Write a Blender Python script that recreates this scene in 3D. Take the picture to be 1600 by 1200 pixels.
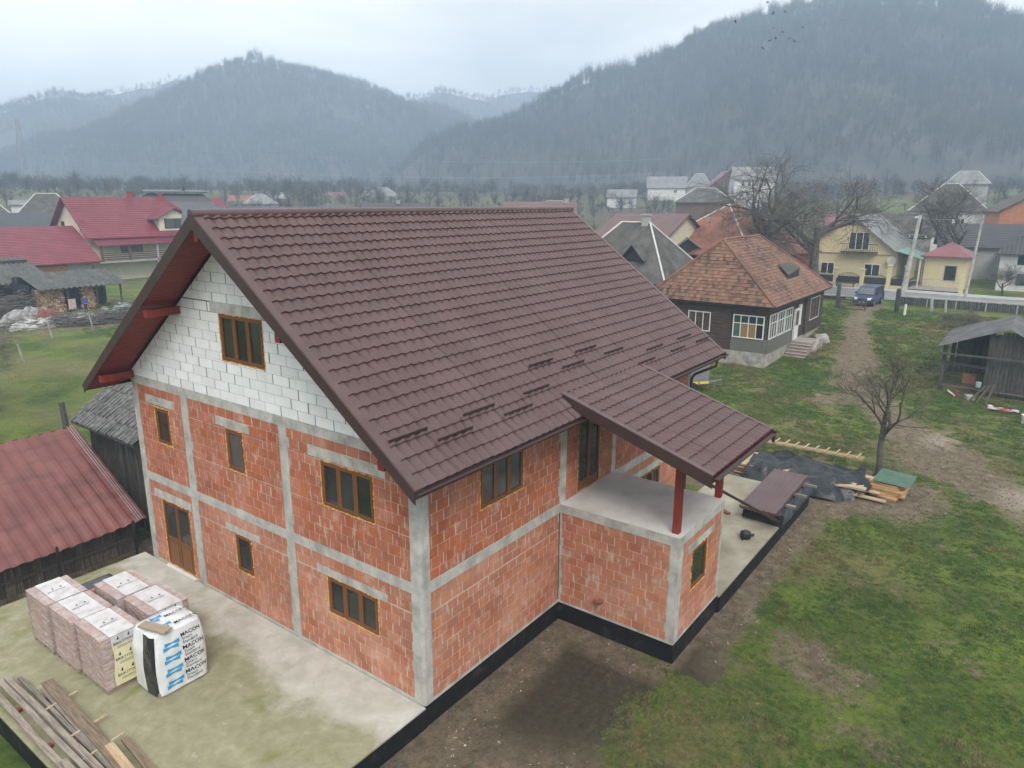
import bpy, bmesh, math, random
import numpy as np
from mathutils import Vector, Matrix
R = math.radians
scene = bpy.context.scene
for o in list(bpy.data.objects): bpy.data.objects.remove(o)
COL = scene.collection

# ------------------------------------------------------------------ camera
CAM = (-9.858, -9.627, 10.882)
def make_camera():
    yaw, pit, rol, f = 0.6358, 0.2506, 0.0043, 1124.74
    fw = Vector((math.cos(yaw)*math.cos(pit), math.sin(yaw)*math.cos(pit), -math.sin(pit)))
    rt = Vector((math.sin(yaw), -math.cos(yaw), 0)); up = rt.cross(fw)
    r2 = math.cos(rol)*rt + math.sin(rol)*up; u2 = -math.sin(rol)*rt + math.cos(rol)*up
    cd = bpy.data.cameras.new('camera'); cd.sensor_width = 36; cd.lens = f/1600*36
    cd.clip_start = .1; cd.clip_end = 8000
    co = bpy.data.objects.new('camera', cd); COL.objects.link(co)
    m = Matrix((r2, u2, -fw)).transposed().to_4x4(); m.translation = Vector(CAM)
    co.matrix_world = m; scene.camera = co
make_camera()

# ------------------------------------------------------------------ sky, sun, exposure
SUN_EL, SUN_AZ = R(48), R(228)      # light comes from behind the camera, thick overcast
def make_world():
    w = bpy.data.worlds.new('World'); scene.world = w; w.use_nodes = True
    nt = w.node_tree; N = nt.nodes; L = nt.links; N.clear()
    out = N.new('ShaderNodeOutputWorld'); bg = N.new('ShaderNodeBackground')
    sky = N.new('ShaderNodeTexSky'); sky.sky_type = 'NISHITA'; sky.sun_disc = False
    sky.sun_elevation = SUN_EL; sky.sun_rotation = R(90) - SUN_AZ
    sky.air_density = 2.0; sky.dust_density = 4.0
    tc = N.new('ShaderNodeTexCoord'); mp = N.new('ShaderNodeMapping'); mp.inputs['Scale'].default_value = (1, 1, 3.2)
    n1 = N.new('ShaderNodeTexNoise'); n1.inputs['Scale'].default_value = 1.7; n1.inputs['Detail'].default_value = 5; n1.inputs['Roughness'].default_value = .5
    n1.inputs['Distortion'].default_value = .6
    rp = N.new('ShaderNodeValToRGB'); e = rp.color_ramp.elements
    e[0].position = .34; e[0].color = (6.0, 6.05, 6.0, 1); e[1].position = .64; e[1].color = (10.2, 9.9, 9.5, 1)
    mx = N.new('ShaderNodeMix'); mx.data_type = 'RGBA'; mx.inputs[0].default_value = .97
    L.new(tc.outputs['Generated'], mp.inputs['Vector']); L.new(mp.outputs[0], n1.inputs['Vector'])
    L.new(n1.outputs['Fac'], rp.inputs[0]); L.new(sky.outputs[0], mx.inputs[6]); L.new(rp.outputs[0], mx.inputs[7])
    L.new(mx.outputs[2], bg.inputs[0]); bg.inputs[1].default_value = .1; L.new(bg.outputs[0], out.inputs[0])
make_world()
def make_sun():
    s = bpy.data.lights.new('sun', 'SUN'); s.energy = 1.5; s.angle = R(25); s.color = (1, .94, .86)
    o = bpy.data.objects.new('sun', s); COL.objects.link(o)
    d = Vector((math.cos(SUN_AZ)*math.cos(SUN_EL), math.sin(SUN_AZ)*math.cos(SUN_EL), math.sin(SUN_EL)))
    o.rotation_euler = d.to_track_quat('Z', 'Y').to_euler(); o.location = (0, 0, 300)
make_sun()
scene.view_settings.view_transform = 'Standard'; scene.view_settings.look = 'None'
scene.view_settings.gamma = 1; scene.view_settings.use_curve_mapping = False; scene.view_settings.exposure = 0.88
scene.render.engine = 'CYCLES'
scene.cycles.max_bounces = 6; scene.cycles.diffuse_bounces = 3; scene.cycles.glossy_bounces = 2
scene.cycles.transparent_max_bounces = 10; scene.cycles.volume_bounces = 1; scene.cycles.use_denoising = True

# ------------------------------------------------------------------ helpers
class MB:
    """collects geometry; build() links it as one mesh object"""
    def __init__(s): s.v = []; s.f = []; s.m = []
    def add(s, vs, fs, m=0):
        b = len(s.v); s.v += [tuple(p) for p in vs]; s.f += [tuple(b+i for i in f) for f in fs]; s.m += [m]*len(fs)
    def poly(s, pts, m=0): s.add(pts, [tuple(range(len(pts)))], m)
    def hexa(s, p, m=0):  # p: 4 bottom (ccw) + 4 top
        s.add(p, [(3,2,1,0),(4,5,6,7),(0,1,5,4),(1,2,6,5),(2,3,7,6),(3,0,4,7)], m)
    def box(s, x0, x1, y0, y1, z0, z1, m=0):
        s.hexa([(x0,y0,z0),(x1,y0,z0),(x1,y1,z0),(x0,y1,z0),(x0,y0,z1),(x1,y0,z1),(x1,y1,z1),(x0,y1,z1)], m)
    def bar(s, a, b, w, h, m=0, up=(0,0,1)):
        a = Vector(a); b = Vector(b); d = (b-a).normalized(); u = Vector(up)
        r = d.cross(u)
        if r.length < 1e-4: r = d.cross(Vector((1,0,0)))
        r.normalize(); u = r.cross(d); r = r*w/2; u = u*h/2
        s.hexa([a-r-u, a+r-u, b+r-u, b-r-u, a-r+u, a+r+u, b+r+u, b-r+u], m)
    def prism(s, pts, ext, m=0):  # polygon pts extruded by vector ext
        n = len(pts); e = Vector(ext); q = [Vector(p)+e for p in pts]
        s.add([*pts, *q], [tuple(range(n))[::-1], tuple(range(n, 2*n))]+[(i, (i+1) % n, n+(i+1) % n, n+i) for i in range(n)], m)
    def tube(s, pts, rad, n=6, m=0, cap=True):
        pts = [Vector(p) for p in pts]
        if not hasattr(rad, '__len__'): rad = [rad]*len(pts)
        b = len(s.v); pr = None
        for i, p in enumerate(pts):
            d = (pts[min(i+1, len(pts)-1)]-pts[max(i-1, 0)])
            d = d.normalized() if d.length > 1e-9 else Vector((0,0,1))
            if pr is None: pr = d.orthogonal().normalized()
            else:
                pr = pr - d*pr.dot(d)
                pr = pr.normalized() if pr.length > 1e-6 else d.orthogonal().normalized()
            q = d.cross(pr)
            for k in range(n):
                a = 2*math.pi*k/n
                s.v.append(tuple(p+(pr*math.cos(a)+q*math.sin(a))*rad[i]))
        for i in range(len(pts)-1):
            for k in range(n):
                k2 = (k+1) % n
                s.f.append((b+i*n+k, b+i*n+k2, b+(i+1)*n+k2, b+(i+1)*n+k)); s.m.append(m)
        if cap:
            s.f.append(tuple(b+k for k in range(n))[::-1]); s.m.append(m)
            e = b+(len(pts)-1)*n; s.f.append(tuple(e+k for k in range(n))); s.m.append(m)
    def grid(s, P, m=0):  # P[i][j] points
        ni, nj = len(P), len(P[0]); b = len(s.v)
        for r in P: s.v += [tuple(p) for p in r]
        for i in range(ni-1):
            for j in range(nj-1):
                s.f.append((b+i*nj+j, b+(i+1)*nj+j, b+(i+1)*nj+j+1, b+i*nj+j+1)); s.m.append(m)
    def mesh(s, name, mats, smooth=False):
        me = bpy.data.meshes.new(name); me.from_pydata(s.v, [], s.f)
        mats = mats if isinstance(mats, (list, tuple)) else [mats]
        for mt in mats: me.materials.append(mt)
        if len(mats) > 1: me.polygons.foreach_set('material_index', s.m)
        if smooth: me.polygons.foreach_set('use_smooth', [True]*len(me.polygons))
        me.update(); return me
    def build(s, name, mats, parent=None, smooth=False, loc=None, rot=None):
        return link(name, s.mesh(name, mats, smooth), parent, loc, rot)
def link(name, me, parent=None, loc=None, rot=None):
    o = bpy.data.objects.new(name, me); COL.objects.link(o)
    if parent: o.parent = parent
    if loc is not None: o.location = loc
    if rot is not None: o.rotation_euler = (0, 0, rot) if not hasattr(rot, '__len__') else rot
    return o
def tag(o, label=None, cat=None, group=None, kind=None):
    if label: o['label'] = label
    if cat: o['category'] = cat
    if group: o['group'] = group
    if kind: o['kind'] = kind
    return o
def thing(name, label, cat, loc=(0,0,0), rot=0, group=None):
    o = bpy.data.objects.new(name, None); COL.objects.link(o); o.location = loc
    o.rotation_euler = (0, 0, rot) if not hasattr(rot, '__len__') else rot
    o.empty_display_size = .3
    return tag(o, label, cat, group)
def copy_tree(o, parent=None):
    c = o.copy(); COL.objects.link(c); c.parent = parent
    for ch in o.children: copy_tree(ch, c)
    return c
def smooth_by_angle(o):
    me = o.data; me.polygons.foreach_set('use_smooth', [True]*len(me.polygons))
    me.set_sharp_from_angle(angle=R(35)); return o
def sstep(a, b, x):
    t = np.clip((x-a)/(b-a), 0, 1); return t*t*(3-2*t)
def _h(ix, iy, seed):
    n = (ix.astype(np.int64)*374761393 + iy.astype(np.int64)*668265263 + seed*974634777) & 0xffffffff
    n = ((n ^ (n >> 13))*1274126177) & 0xffffffff
    return ((n ^ (n >> 16)) & 0xffff)/65535.
def vnoise(x, y, seed=0):
    x = np.asarray(x, float); y = np.asarray(y, float)
    ix = np.floor(x); iy = np.floor(y); fx = x-ix; fy = y-iy
    fx = fx*fx*(3-2*fx); fy = fy*fy*(3-2*fy)
    a = _h(ix, iy, seed); b = _h(ix+1, iy, seed); c = _h(ix, iy+1, seed); d = _h(ix+1, iy+1, seed)
    return (a*(1-fx)+b*fx)*(1-fy)+(c*(1-fx)+d*fx)*fy
def fbm(x, y, seed=0, oct=4):
    r = 0; a = .5
    for k in range(oct): r = r+a*vnoise(x, y, seed+k*17); x = x*2.03+5.1; y = y*2.03+3.7; a *= .5
    return r/(1-.5**oct)
def seg_dist(x, y, pts):
    d = np.full(np.shape(x), 1e9)
    for (ax, ay), (bx, by) in zip(pts[:-1], pts[1:]):
        vx, vy = bx-ax, by-ay; t = np.clip(((x-ax)*vx+(y-ay)*vy)/(vx*vx+vy*vy), 0, 1)
        d = np.minimum(d, np.hypot(x-ax-t*vx, y-ay-t*vy))
    return d
def clip_poly(poly, a, b, c):  # keep a*u+b*v<=c
    out = []
    for i, p in enumerate(poly):
        q = poly[(i+1) % len(poly)]; dp = a*p[0]+b*p[1]-c; dq = a*q[0]+b*q[1]-c
        if dp <= 0: out.append(p)
        if dp*dq < 0:
            t = dp/(dp-dq); out.append((p[0]+t*(q[0]-p[0]), p[1]+t*(q[1]-p[1])))
    return out

# ------------------------------------------------------------------ materials
def mat(name, cols, rough=.8, scale=3., bump=0., bscale=30., stretch=(1,1,1), coord='P', rnd=None, rndamt=.35, metal=0., spec=.5,
        detail=6., pos=None, streak=None, stain=None, bstretch=None, wave=None):
    """noise ramp over cols; rnd 'O' = per object, 'A' = attribute rnd; streak=(colour, amount); wave=(scale, dirvec, depth)"""
    m = bpy.data.materials.new(name); m.use_nodes = True; nt = m.node_tree; N = nt.nodes; L = nt.links
    b = N['Principled BSDF']; b.inputs['Roughness'].default_value = rough; b.inputs['Metallic'].default_value = metal
    b.inputs['Specular IOR Level'].default_value = spec
    cols = [c if len(c) == 4 else (*c, 1) for c in cols]
    if coord == 'P': src = N.new('ShaderNodeNewGeometry').outputs['Position']
    else: src = N.new('ShaderNodeTexCoord').outputs['Object' if coord == 'O' else 'Generated']
    mp = N.new('ShaderNodeMapping'); mp.inputs['Scale'].default_value = stretch; L.new(src, mp.inputs['Vector'])
    if coord == 'O':
        oi = N.new('ShaderNodeObjectInfo'); ad = N.new('ShaderNodeVectorMath'); ad.operation = 'MULTIPLY_ADD'
        L.new(oi.outputs['Random'], ad.inputs[0]); ad.inputs[1].default_value = (37, 11, 23); L.new(mp.outputs[0], ad.inputs[2]); vec = ad.outputs[0]
    else: vec = mp.outputs[0]
    n = N.new('ShaderNodeTexNoise'); n.inputs['Scale'].default_value = scale; n.inputs['Detail'].default_value = detail; n.inputs['Roughness'].default_value = .62
    L.new(vec, n.inputs['Vector'])
    rp = N.new('ShaderNodeValToRGB'); L.new(n.outputs['Fac'], rp.inputs[0]); e = rp.color_ramp.elements
    k = len(cols)
    ps = pos or ([.5] if k == 1 else [.33+.34*i/(k-1) for i in range(k)])
    e[0].position = ps[0]; e[0].color = cols[0]; e[1].position = ps[-1]+(.001 if k == 1 else 0); e[1].color = cols[-1]
    for i in range(1, k-1): q = e.new(ps[i]); q.color = cols[i]
    c = rp.outputs[0]
    if rnd:
        if rnd == 'O': r = N.new('ShaderNodeObjectInfo').outputs['Random']
        else: a = N.new('ShaderNodeAttribute'); a.attribute_name = 'rnd'; r = a.outputs['Fac']
        mr = N.new('ShaderNodeMapRange'); mr.inputs['To Min'].default_value = 1-rndamt; mr.inputs['To Max'].default_value = 1+rndamt
        L.new(r, mr.inputs[0]); hs = N.new('ShaderNodeHueSaturation'); L.new(mr.outputs[0], hs.inputs['Value']); L.new(c, hs.inputs['Color'])
        m2 = N.new('ShaderNodeMath'); m2.operation = 'MULTIPLY'; m2.inputs[1].default_value = 7.31; fr = N.new('ShaderNodeMath'); fr.operation = 'FRACT'
        L.new(r, m2.inputs[0]); L.new(m2.outputs[0], fr.inputs[0])
        m3 = N.new('ShaderNodeMapRange'); m3.inputs['To Min'].default_value = 1-rndamt*.7; m3.inputs['To Max'].default_value = 1+rndamt*.3
        L.new(fr.outputs[0], m3.inputs[0]); L.new(m3.outputs[0], hs.inputs['Saturation']); c = hs.outputs[0]
    for ex in ([streak] if streak else []) + (stain or []):  # (colour, amount, scale, stretch, lo, hi)
        sc, am, ss, st, lo, hi = ex
        mp2 = N.new('ShaderNodeMapping'); mp2.inputs['Scale'].default_value = st; L.new(src, mp2.inputs['Vector'])
        n2 = N.new('ShaderNodeTexNoise'); n2.inputs['Scale'].default_value = ss; n2.inputs['Detail'].default_value = 5; n2.inputs['Roughness'].default_value = .6
        L.new(mp2.outputs[0], n2.inputs['Vector'])
        mr = N.new('ShaderNodeMapRange'); mr.inputs['From Min'].default_value = lo; mr.inputs['From Max'].default_value = hi; mr.inputs['To Max'].default_value = am
        L.new(n2.outputs['Fac'], mr.inputs[0])
        mx = N.new('ShaderNodeMix'); mx.data_type = 'RGBA'; L.new(mr.outputs[0], mx.inputs[0]); L.new(c, mx.inputs[6]); mx.inputs[7].default_value = (*sc, 1); c = mx.outputs[2]
    L.new(c, b.inputs['Base Color'])
    h = None
    if bump:
        n3 = N.new('ShaderNodeTexNoise'); n3.inputs['Scale'].default_value = bscale; n3.inputs['Detail'].default_value = 4
        if bstretch:
            mp3 = N.new('ShaderNodeMapping'); mp3.inputs['Scale'].default_value = bstretch; L.new(src, mp3.inputs['Vector']); L.new(mp3.outputs[0], n3.inputs['Vector'])
        else: L.new(vec, n3.inputs['Vector'])
        bp = N.new('ShaderNodeBump'); bp.inputs['Strength'].default_value = 1; bp.inputs['Distance'].default_value = bump; L.new(n3.outputs['Fac'], bp.inputs['Height']); h = bp
    if wave:
        ws, wd, dep = wave
        dp = N.new('ShaderNodeVectorMath'); dp.operation = 'DOT_PRODUCT'; L.new(src, dp.inputs[0]); dp.inputs[1].default_value = tuple(Vector(wd).normalized()*ws*2*math.pi)
        sn = N.new('ShaderNodeMath'); sn.operation = 'SINE'; L.new(dp.outputs['Value'], sn.inputs[0])
        bp = N.new('ShaderNodeBump'); bp.inputs['Strength'].default_value = 1; bp.inputs['Distance'].default_value = dep; L.new(sn.outputs[0], bp.inputs['Height'])
        if h: L.new(h.outputs[0], bp.inputs['Normal'])
        h = bp
    if h: L.new(h.outputs[0], b.inputs['Normal'])
    return m
def glass_mat(name, col=(.02,.025,.025), rough=.04):
    m = mat(name, [col, tuple(c*1.8+.004 for c in col)], rough=rough, scale=1.2, spec=.6); return m
M = {}
M['concrete'] = mat('concrete', [(.30,.295,.27),(.44,.435,.405),(.55,.54,.51)], .9, 2.2, .004, 25, stain=[((.16,.16,.15), .55, 1.4, (1,1,.5), .52, .72), ((.58,.57,.54), .5, 5, (1,1,.3), .58, .7)])
def slab_mat():
    m = bpy.data.materials.new('terrace_concrete'); m.use_nodes = True; nt = m.node_tree; N = nt.nodes; L = nt.links; b = N['Principled BSDF']; b.inputs['Roughness'].default_value = .7
    ps = N.new('ShaderNodeNewGeometry').outputs['Position']
    def noise(s, d=7, r=.6, st=None):
        n = N.new('ShaderNodeTexNoise'); n.inputs['Scale'].default_value = s; n.inputs['Detail'].default_value = d; n.inputs['Roughness'].default_value = r; n.inputs['Distortion'].default_value = .4
        if st:
            mp = N.new('ShaderNodeMapping'); mp.inputs['Scale'].default_value = st; L.new(ps, mp.inputs[0]); L.new(mp.outputs[0], n.inputs['Vector'])
        else: L.new(ps, n.inputs['Vector'])
        return n.outputs['Fac']
    def mth(op, a, c):
        x = N.new('ShaderNodeMath'); x.operation = op
        for i, q in ((0, a), (1, c)):
            if isinstance(q, (int, float)): x.inputs[i].default_value = q
            else: L.new(q, x.inputs[i])
        return x.outputs[0]
    def ramp(fac, st):
        r = N.new('ShaderNodeValToRGB'); e = r.color_ramp.elements; e[0].position, e[0].color = st[0][0], (*st[0][1], 1); e[1].position, e[1].color = st[-1][0], (*st[-1][1], 1)
        for p, c in st[1:-1]: q = e.new(p); q.color = (*c, 1)
        L.new(fac, r.inputs[0]); return r.outputs[0]
    def mix(f, a, c):
        x = N.new('ShaderNodeMix'); x.data_type = 'RGBA'; L.new(f, x.inputs[0])
        for i, q in ((6, a), (7, c)):
            if isinstance(q, tuple): x.inputs[i].default_value = (*q, 1)
            else: L.new(q, x.inputs[i])
        return x.outputs[2]
    def span(f, lo, hi, a=0., c=1.):
        r = N.new('ShaderNodeMapRange'); r.inputs['From Min'].default_value = lo; r.inputs['From Max'].default_value = hi; r.inputs['To Min'].default_value = a; r.inputs['To Max'].default_value = c; L.new(f, r.inputs[0]); return r.outputs[0]
    sx = N.new('ShaderNodeSeparateXYZ'); L.new(ps, sx.inputs[0])
    base = ramp(noise(1.3, 9, .68), [(.3, (.36,.35,.30)), (.5, (.46,.45,.40)), (.68, (.56,.55,.50))])
    # algae and silt gather on the low outer side of the slab, the strip by the wall stays clean
    low = mth('ADD', span(sx.outputs[0], -2.2, -.6, .30, -.16), span(sx.outputs[1], 1.5, 8.5, -.05, .12))
    f = mth('ADD', noise(.55, 7, .62), low)
    base = mix(span(f, .46, .64, 0, .9), base, ramp(noise(2.6, 8, .7), [(.3, (.19,.185,.10)), (.55, (.275,.265,.155)), (.75, (.38,.365,.26))]))
    base = mix(span(mth('ADD', noise(.8, 6, .62, (1,1.4,1)), mth('MULTIPLY', low, .35)), .66, .78, 0, .8), base, (.17,.19,.045))
    base = mix(span(noise(2.2, 9, .75), .60, .70, 0, .55), base, (.52,.49,.40))
    base = mix(span(noise(11, 4, .7), .63, .72, 0, .4), base, (.17,.16,.12))
    L.new(base, b.inputs['Base Color']); bp = N.new('ShaderNodeBump'); bp.inputs['Distance'].default_value = .004; L.new(noise(22, 5), bp.inputs['Height']); L.new(bp.outputs[0], b.inputs['Normal'])
    return m
M['slabtop'] = slab_mat()
M['slab2'] = mat('damp_concrete', [(.22,.205,.145),(.31,.29,.22),(.40,.38,.31)], .75, .7, .003, 20, stain=[((.17,.16,.11), .6, .5, (1,1,1), .5, .65)])
M['porchslab'] = mat('porch_concrete', [(.46,.44,.41),(.56,.54,.52),(.62,.60,.58)], .85, .9, .002, 20, stain=[((.42,.33,.24), .5, 1.3, (1,1,1), .64, .74)])
M['mortar'] = mat('mortar', [(.42,.38,.32),(.55,.51,.45)], .95, 6, .006, 40)
M['aacmortar'] = mat('grey_mortar', [(.12,.12,.12),(.21,.21,.205)], .95, 8, .004, 40)
for nm, rn, bc, du in (('brick', 'O', [(.37,.13,.066),(.43,.165,.088),(.48,.205,.118)], .5), ('brick_mass', 'A', [(.37,.13,.066),(.43,.165,.088),(.48,.205,.118)], .5), ('brick_up', 'O', [(.34,.095,.04),(.40,.12,.054),(.45,.15,.074)], .3), ('brick_up_mass', 'A', [(.34,.095,.04),(.40,.12,.054),(.45,.15,.074)], .3)):
    M[nm] = mat('fired_clay_'+nm, bc, .85, 1.1, .004, 30, rnd=rn, rndamt=.12,
        stain=[((.58,.31,.21), du, .5, (1,1,1), .50, .68), ((.60,.51,.45), .7, 7, (1,1,.25), .57, .72), ((.56,.46,.39), .5, 2.2, (1,1,1), .58, .72), ((.30,.085,.045), .4, 1.6, (1,1,1), .60, .72)])
M['aac'] = mat('white_aerated_concrete', [(.74,.75,.76),(.83,.84,.85)], .95, 1.5, .002, 60, rnd='O', rndamt=.06, stain=[((.5,.5,.5), .35, 2.5, (1,1,.6), .60, .75)])
M['roof'] = mat('brown_metal_tile', [(.082,.043,.043),(.104,.058,.058)], .35, 1.2, .0006, 60, spec=.48, rnd='O', rndamt=.035, stain=[((.105,.07,.068), .5, .8, (1.6,.35,.35), .5, .75)])
M['trim'] = mat('dark_brown_metal_trim', [(.047,.025,.024),(.06,.033,.031)], .42, 2, spec=.45)
M['redwood'] = mat('red_stained_wood', [(.13,.014,.009),(.21,.024,.014),(.27,.035,.02)], .6, 3, .002, 30, stretch=(1,8,8), coord='P')
M['redpost'] = mat('red_stained_post', [(.17,.016,.01),(.26,.03,.018)], .55, 4, .002, 30, stretch=(6,6,.7))
M['frame'] = mat('golden_oak_frame', [(.13,.048,.014),(.20,.078,.022),(.15,.055,.016)], .42, 6, 0, 30, stretch=(6,6,1))
M['foam'] = mat('orange_mounting_foam', [(.50,.24,.05),(.72,.45,.14)], .9, 12, .01, 40)
M['glass'] = mat('window_glass', [(.014,.017,.016),(.035,.04,.038)], .03, .7, spec=.7, rnd='O', rndamt=.5); M['glass2'] = mat('pale_window_glass', [(.045,.05,.05),(.085,.09,.09)], .05, .7, spec=.65, rnd='O', rndamt=.4)
M['bitumen'] = mat('black_bitumen', [(.006,.006,.007),(.011,.011,.012)], .6, 3, .004, 15, spec=.3, stain=[((.12,.10,.08), .45, 3, (1,1,1), .58, .75)])
M['black'] = mat('black_plastic', [(.012,.013,.015),(.02,.021,.024)], .5, 4)
M['white'] = mat('white_paint', [(.62,.62,.60),(.76,.76,.74)], .6, 4)
M['zinc'] = mat('grey_metal', [(.28,.29,.30),(.38,.39,.40)], .4, 4, metal=.5)
# ------------------------------------------------------------------ the brick house
W, H1, H2 = 11.554, 2.95, 5.90
OF, RL, HR, OE, HE = .955, 14.82, 10.517, .823, 5.628
XE = 13.9
SL = (HR-HE)/(W/2+OE)
PX0, PX1, PY = 5.41, 8.37, -3.43
rng = random.Random(7)
hs = thing('brick_house', 'unfinished red brick house with a brown metal tile roof', 'house')

def wall_map(kind, c):
    # local (u, depth inward, z) -> world
    return (lambda u, d, z: (c+d, u, z)) if kind == 'x' else (lambda u, d, z: (u, c+d, z))
def lbox(mb, mp, u0, u1, d0, d1, z0, z1, m=0):
    mb.hexa([mp(u0,d0,z0), mp(u1,d0,z0), mp(u1,d1,z0), mp(u0,d1,z0), mp(u0,d0,z1), mp(u1,d0,z1), mp(u1,d1,z1), mp(u0,d1,z1)], m)

# solid core behind the facing bricks
mb = MB()
mb.box(.075, XE-.03, .075, W-.02, -.5, H2-.05)
mb.box(PX0+.075, PX1-.03, PY+.075, .0, -.5, H1-.26)
mb.prism([(.078, .09, H2-.06), (.078, W-.05, H2-.06), (.078, W-.05, 5.95+.02), (.078, W/2, HR-.42), (.078, .09, 5.95+.02)], (XE-.1, 0, 0))
mb.build('wall_core', M['mortar'], hs)

BRICKS = []   # (kind, plane, u0, u1, z0, z1)
FRAME = []    # concrete pieces
def panel(kind, c, u0, u1, z0, z1, holes, off=0., mortar=None):
    """courses of clay blocks in a rectangle, cut around holes (u0,u1,z0,z1)"""
    mp = wall_map(kind, c); us = sorted({u0, u1, *[max(u0, min(u1, h[0])) for h in holes], *[max(u0, min(u1, h[1])) for h in holes]})
    zs = sorted({z0, z1, *[max(z0, min(z1, h[2])) for h in holes], *[max(z0, min(z1, h[3])) for h in holes]})
    for a, b in zip(us[:-1], us[1:]):
        for p, q in zip(zs[:-1], zs[1:]):
            if not any(h[0]-1e-4 <= a and b <= h[1]+1e-4 and h[2]-1e-4 <= p and q <= h[3]+1e-4 for h in holes):
                lbox(mortar, mp, a, b, .010, .075, p, q)
    n = max(1, round((z1-z0)/.249)); ch = (z1-z0)/n; bl = .382; j = .013
    for k in range(n):
        a, b = z0+k*ch+j*.33, z0+(k+1)*ch-j*.33
        cuts = sorted({a, b, *[h[2]-.004 for h in holes if a+.02 < h[2] < b-.02], *[h[3]+.004 for h in holes if a+.02 < h[3] < b-.02]})
        u = u0-(bl*.5 if k % 2 else 0)-off*bl-rng.random()*.05
        while u < u1:
            w = bl+rng.uniform(-.012, .012); g = j/2+.002+(rng.random()**2)*.012
            lo, hi = max(u+g, u0+.004), min(u+w-g, u1-.004)
            for p, q in zip(cuts[:-1], cuts[1:]):
                iv = [(lo, hi)]
                for h in holes:
                    if h[2] < (p+q)/2 < h[3]:
                        nv = []
                        for s, t in iv:
                            if h[1] <= s or h[0] >= t: nv.append((s, t)); continue
                            if s < h[0]: nv.append((s, h[0]-.004))
                            if t > h[1]: nv.append((h[1]+.004, t))
                        iv = nv
                for s, t in iv:
                    if t-s > .035 and q-p > .03: BRICKS.append((kind, c, s, t, p, q))
            u += w
def conc(kind, c, u0, u1, z0, z1, name='column', proud=.004):
    mp = wall_map(kind, c); mb = MB()
    n = 1 if max(u1-u0, z1-z0) < 1 else 6
    lbox(mb, mp, u0, u1, -proud, .07, z0, z1); mb.build(name, M['concrete'], hs)

def window(kind, c, u0, u1, z0, z1, panes, parent=hs, foam=True, glass='glass', door=False):
    mp = wall_map(kind, c); mb = MB(); fw = .062; d0, d1 = .012, .07
    lbox(mb, mp, u0, u1, d0, d1, z0, z0+fw); lbox(mb, mp, u0, u1, d0, d1, z1-fw, z1)
    lbox(mb, mp, u0, u0+fw, d0, d1, z0+fw, z1-fw); lbox(mb, mp, u1-fw, u1, d0, d1, z0+fw, z1-fw)
    pw = (u1-u0-2*fw)/panes
    zb = z0+fw
    if door: zb = z0+(z1-z0)*door
    for k in range(panes):
        a = u0+fw+k*pw; b = a+pw; s = .045
        if k: lbox(mb, mp, a-.02, a+.02, d0-.006, d1, z0+fw, z1-fw)
        a2, b2 = a+(.022 if k else .003), b-(.022 if k < panes-1 else .003)
        lbox(mb, mp, a2, b2, d0-.010, d1, zb, zb+s); lbox(mb, mp, a2, b2, d0-.010, d1, z1-fw-s, z1-fw)
        lbox(mb, mp, a2, a2+s, d0-.010, d1, zb+s, z1-fw-s); lbox(mb, mp, b2-s, b2, d0-.010, d1, zb+s, z1-fw-s)
    wo = mb.build('window', M['frame'], parent)
    if door:
        wo.name = 'door'
        for k in range(panes):
            a = u0+fw+k*pw+.03; b = a+pw-.06; q = MB(); lbox(q, mp, a, b, .02, .07, z0+fw, zb-.01); q.build('panel', M['frame'], wo)
            q = MB(); lbox(q, mp, a+.08, b-.08, .008, .02, z0+fw+.09, zb-.1); q.build('panel', M['frame'], wo)
    for k in range(panes):
        a = u0+fw+k*pw; q = MB(); lbox(q, mp, a+.03, a+pw-.03, .035, .045, zb+.03, z1-fw-.03); q.build('pane', M[glass], wo)
    if foam:
        q = MB(); loop = []
        for (ua, za), (ub, zb_) in (((u0,z0),(u1,z0)), ((u1,z0),(u1,z1)), ((u1,z1),(u0,z1)), ((u0,z1),(u0,z0))):
            nn = max(6, int(math.hypot(ub-ua, zb_-za)/.05))
            pts = []; rr = []
            for t in range(nn+1):
                f = t/nn; pts.append(mp(ua+(ub-ua)*f+rng.uniform(-.008,.008), .004+rng.uniform(-.008,.008), za+(zb_-za)*f+rng.uniform(-.008,.008)))
                rr.append(.006+rng.random()**2*.026)
            q.tube(pts, rr, 5)
        q.build('foam_seal', M['foam'], wo)
    return wo

mort = MB()
# gable wall, plane x = 0
G = dict(door=(9.13,10.62,.10,2.21), w1=(9.62,10.40,4.02,5.10), w2=(6.10,6.86,4.02,5.15), w3=(1.34,3.09,4.0,5.12), w4=(6.13,6.88,1.10,2.19), w5=(1.36,3.10,1.22,2.19))
LG = dict(door=(9.0,11.0,2.215,2.44), w1=(9.3,10.85,5.17,5.40), w2=(5.8,7.27,5.18,5.39), w3=(.96,3.51,5.15,5.39), w4=(5.75,7.26,2.2,2.4), w5=(1.04,3.46,2.2,2.4))
cols = [(0,.30),(4.27,4.58),(8.58,8.92),(11.25,W)]
hol = list(G.values())+list(LG.values())
for (a, b) in zip(cols[:-1], cols[1:]):
    panel('x', 0, a[1], b[0], .07, 2.70, hol, .3, mort); panel('x', 0, a[1], b[0], 2.95, 5.66, hol, .1, mort)
for a, b in cols[1:]: conc('x', 0, a, b, 0, 2.70); conc('x', 0, a, b, 2.95, 5.66)
for a, b in zip(cols[:-1], cols[1:]): conc('x', 0, a[1], b[0], 0, .07, 'beam')
conc('x', 0, .302, W, 2.70, 2.95, 'beam', .008); conc('x', 0, .0, W, 5.66, 5.90, 'beam', .008)
for h in LG.values(): conc('x', 0, *h, 'lintel', .006)
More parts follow.
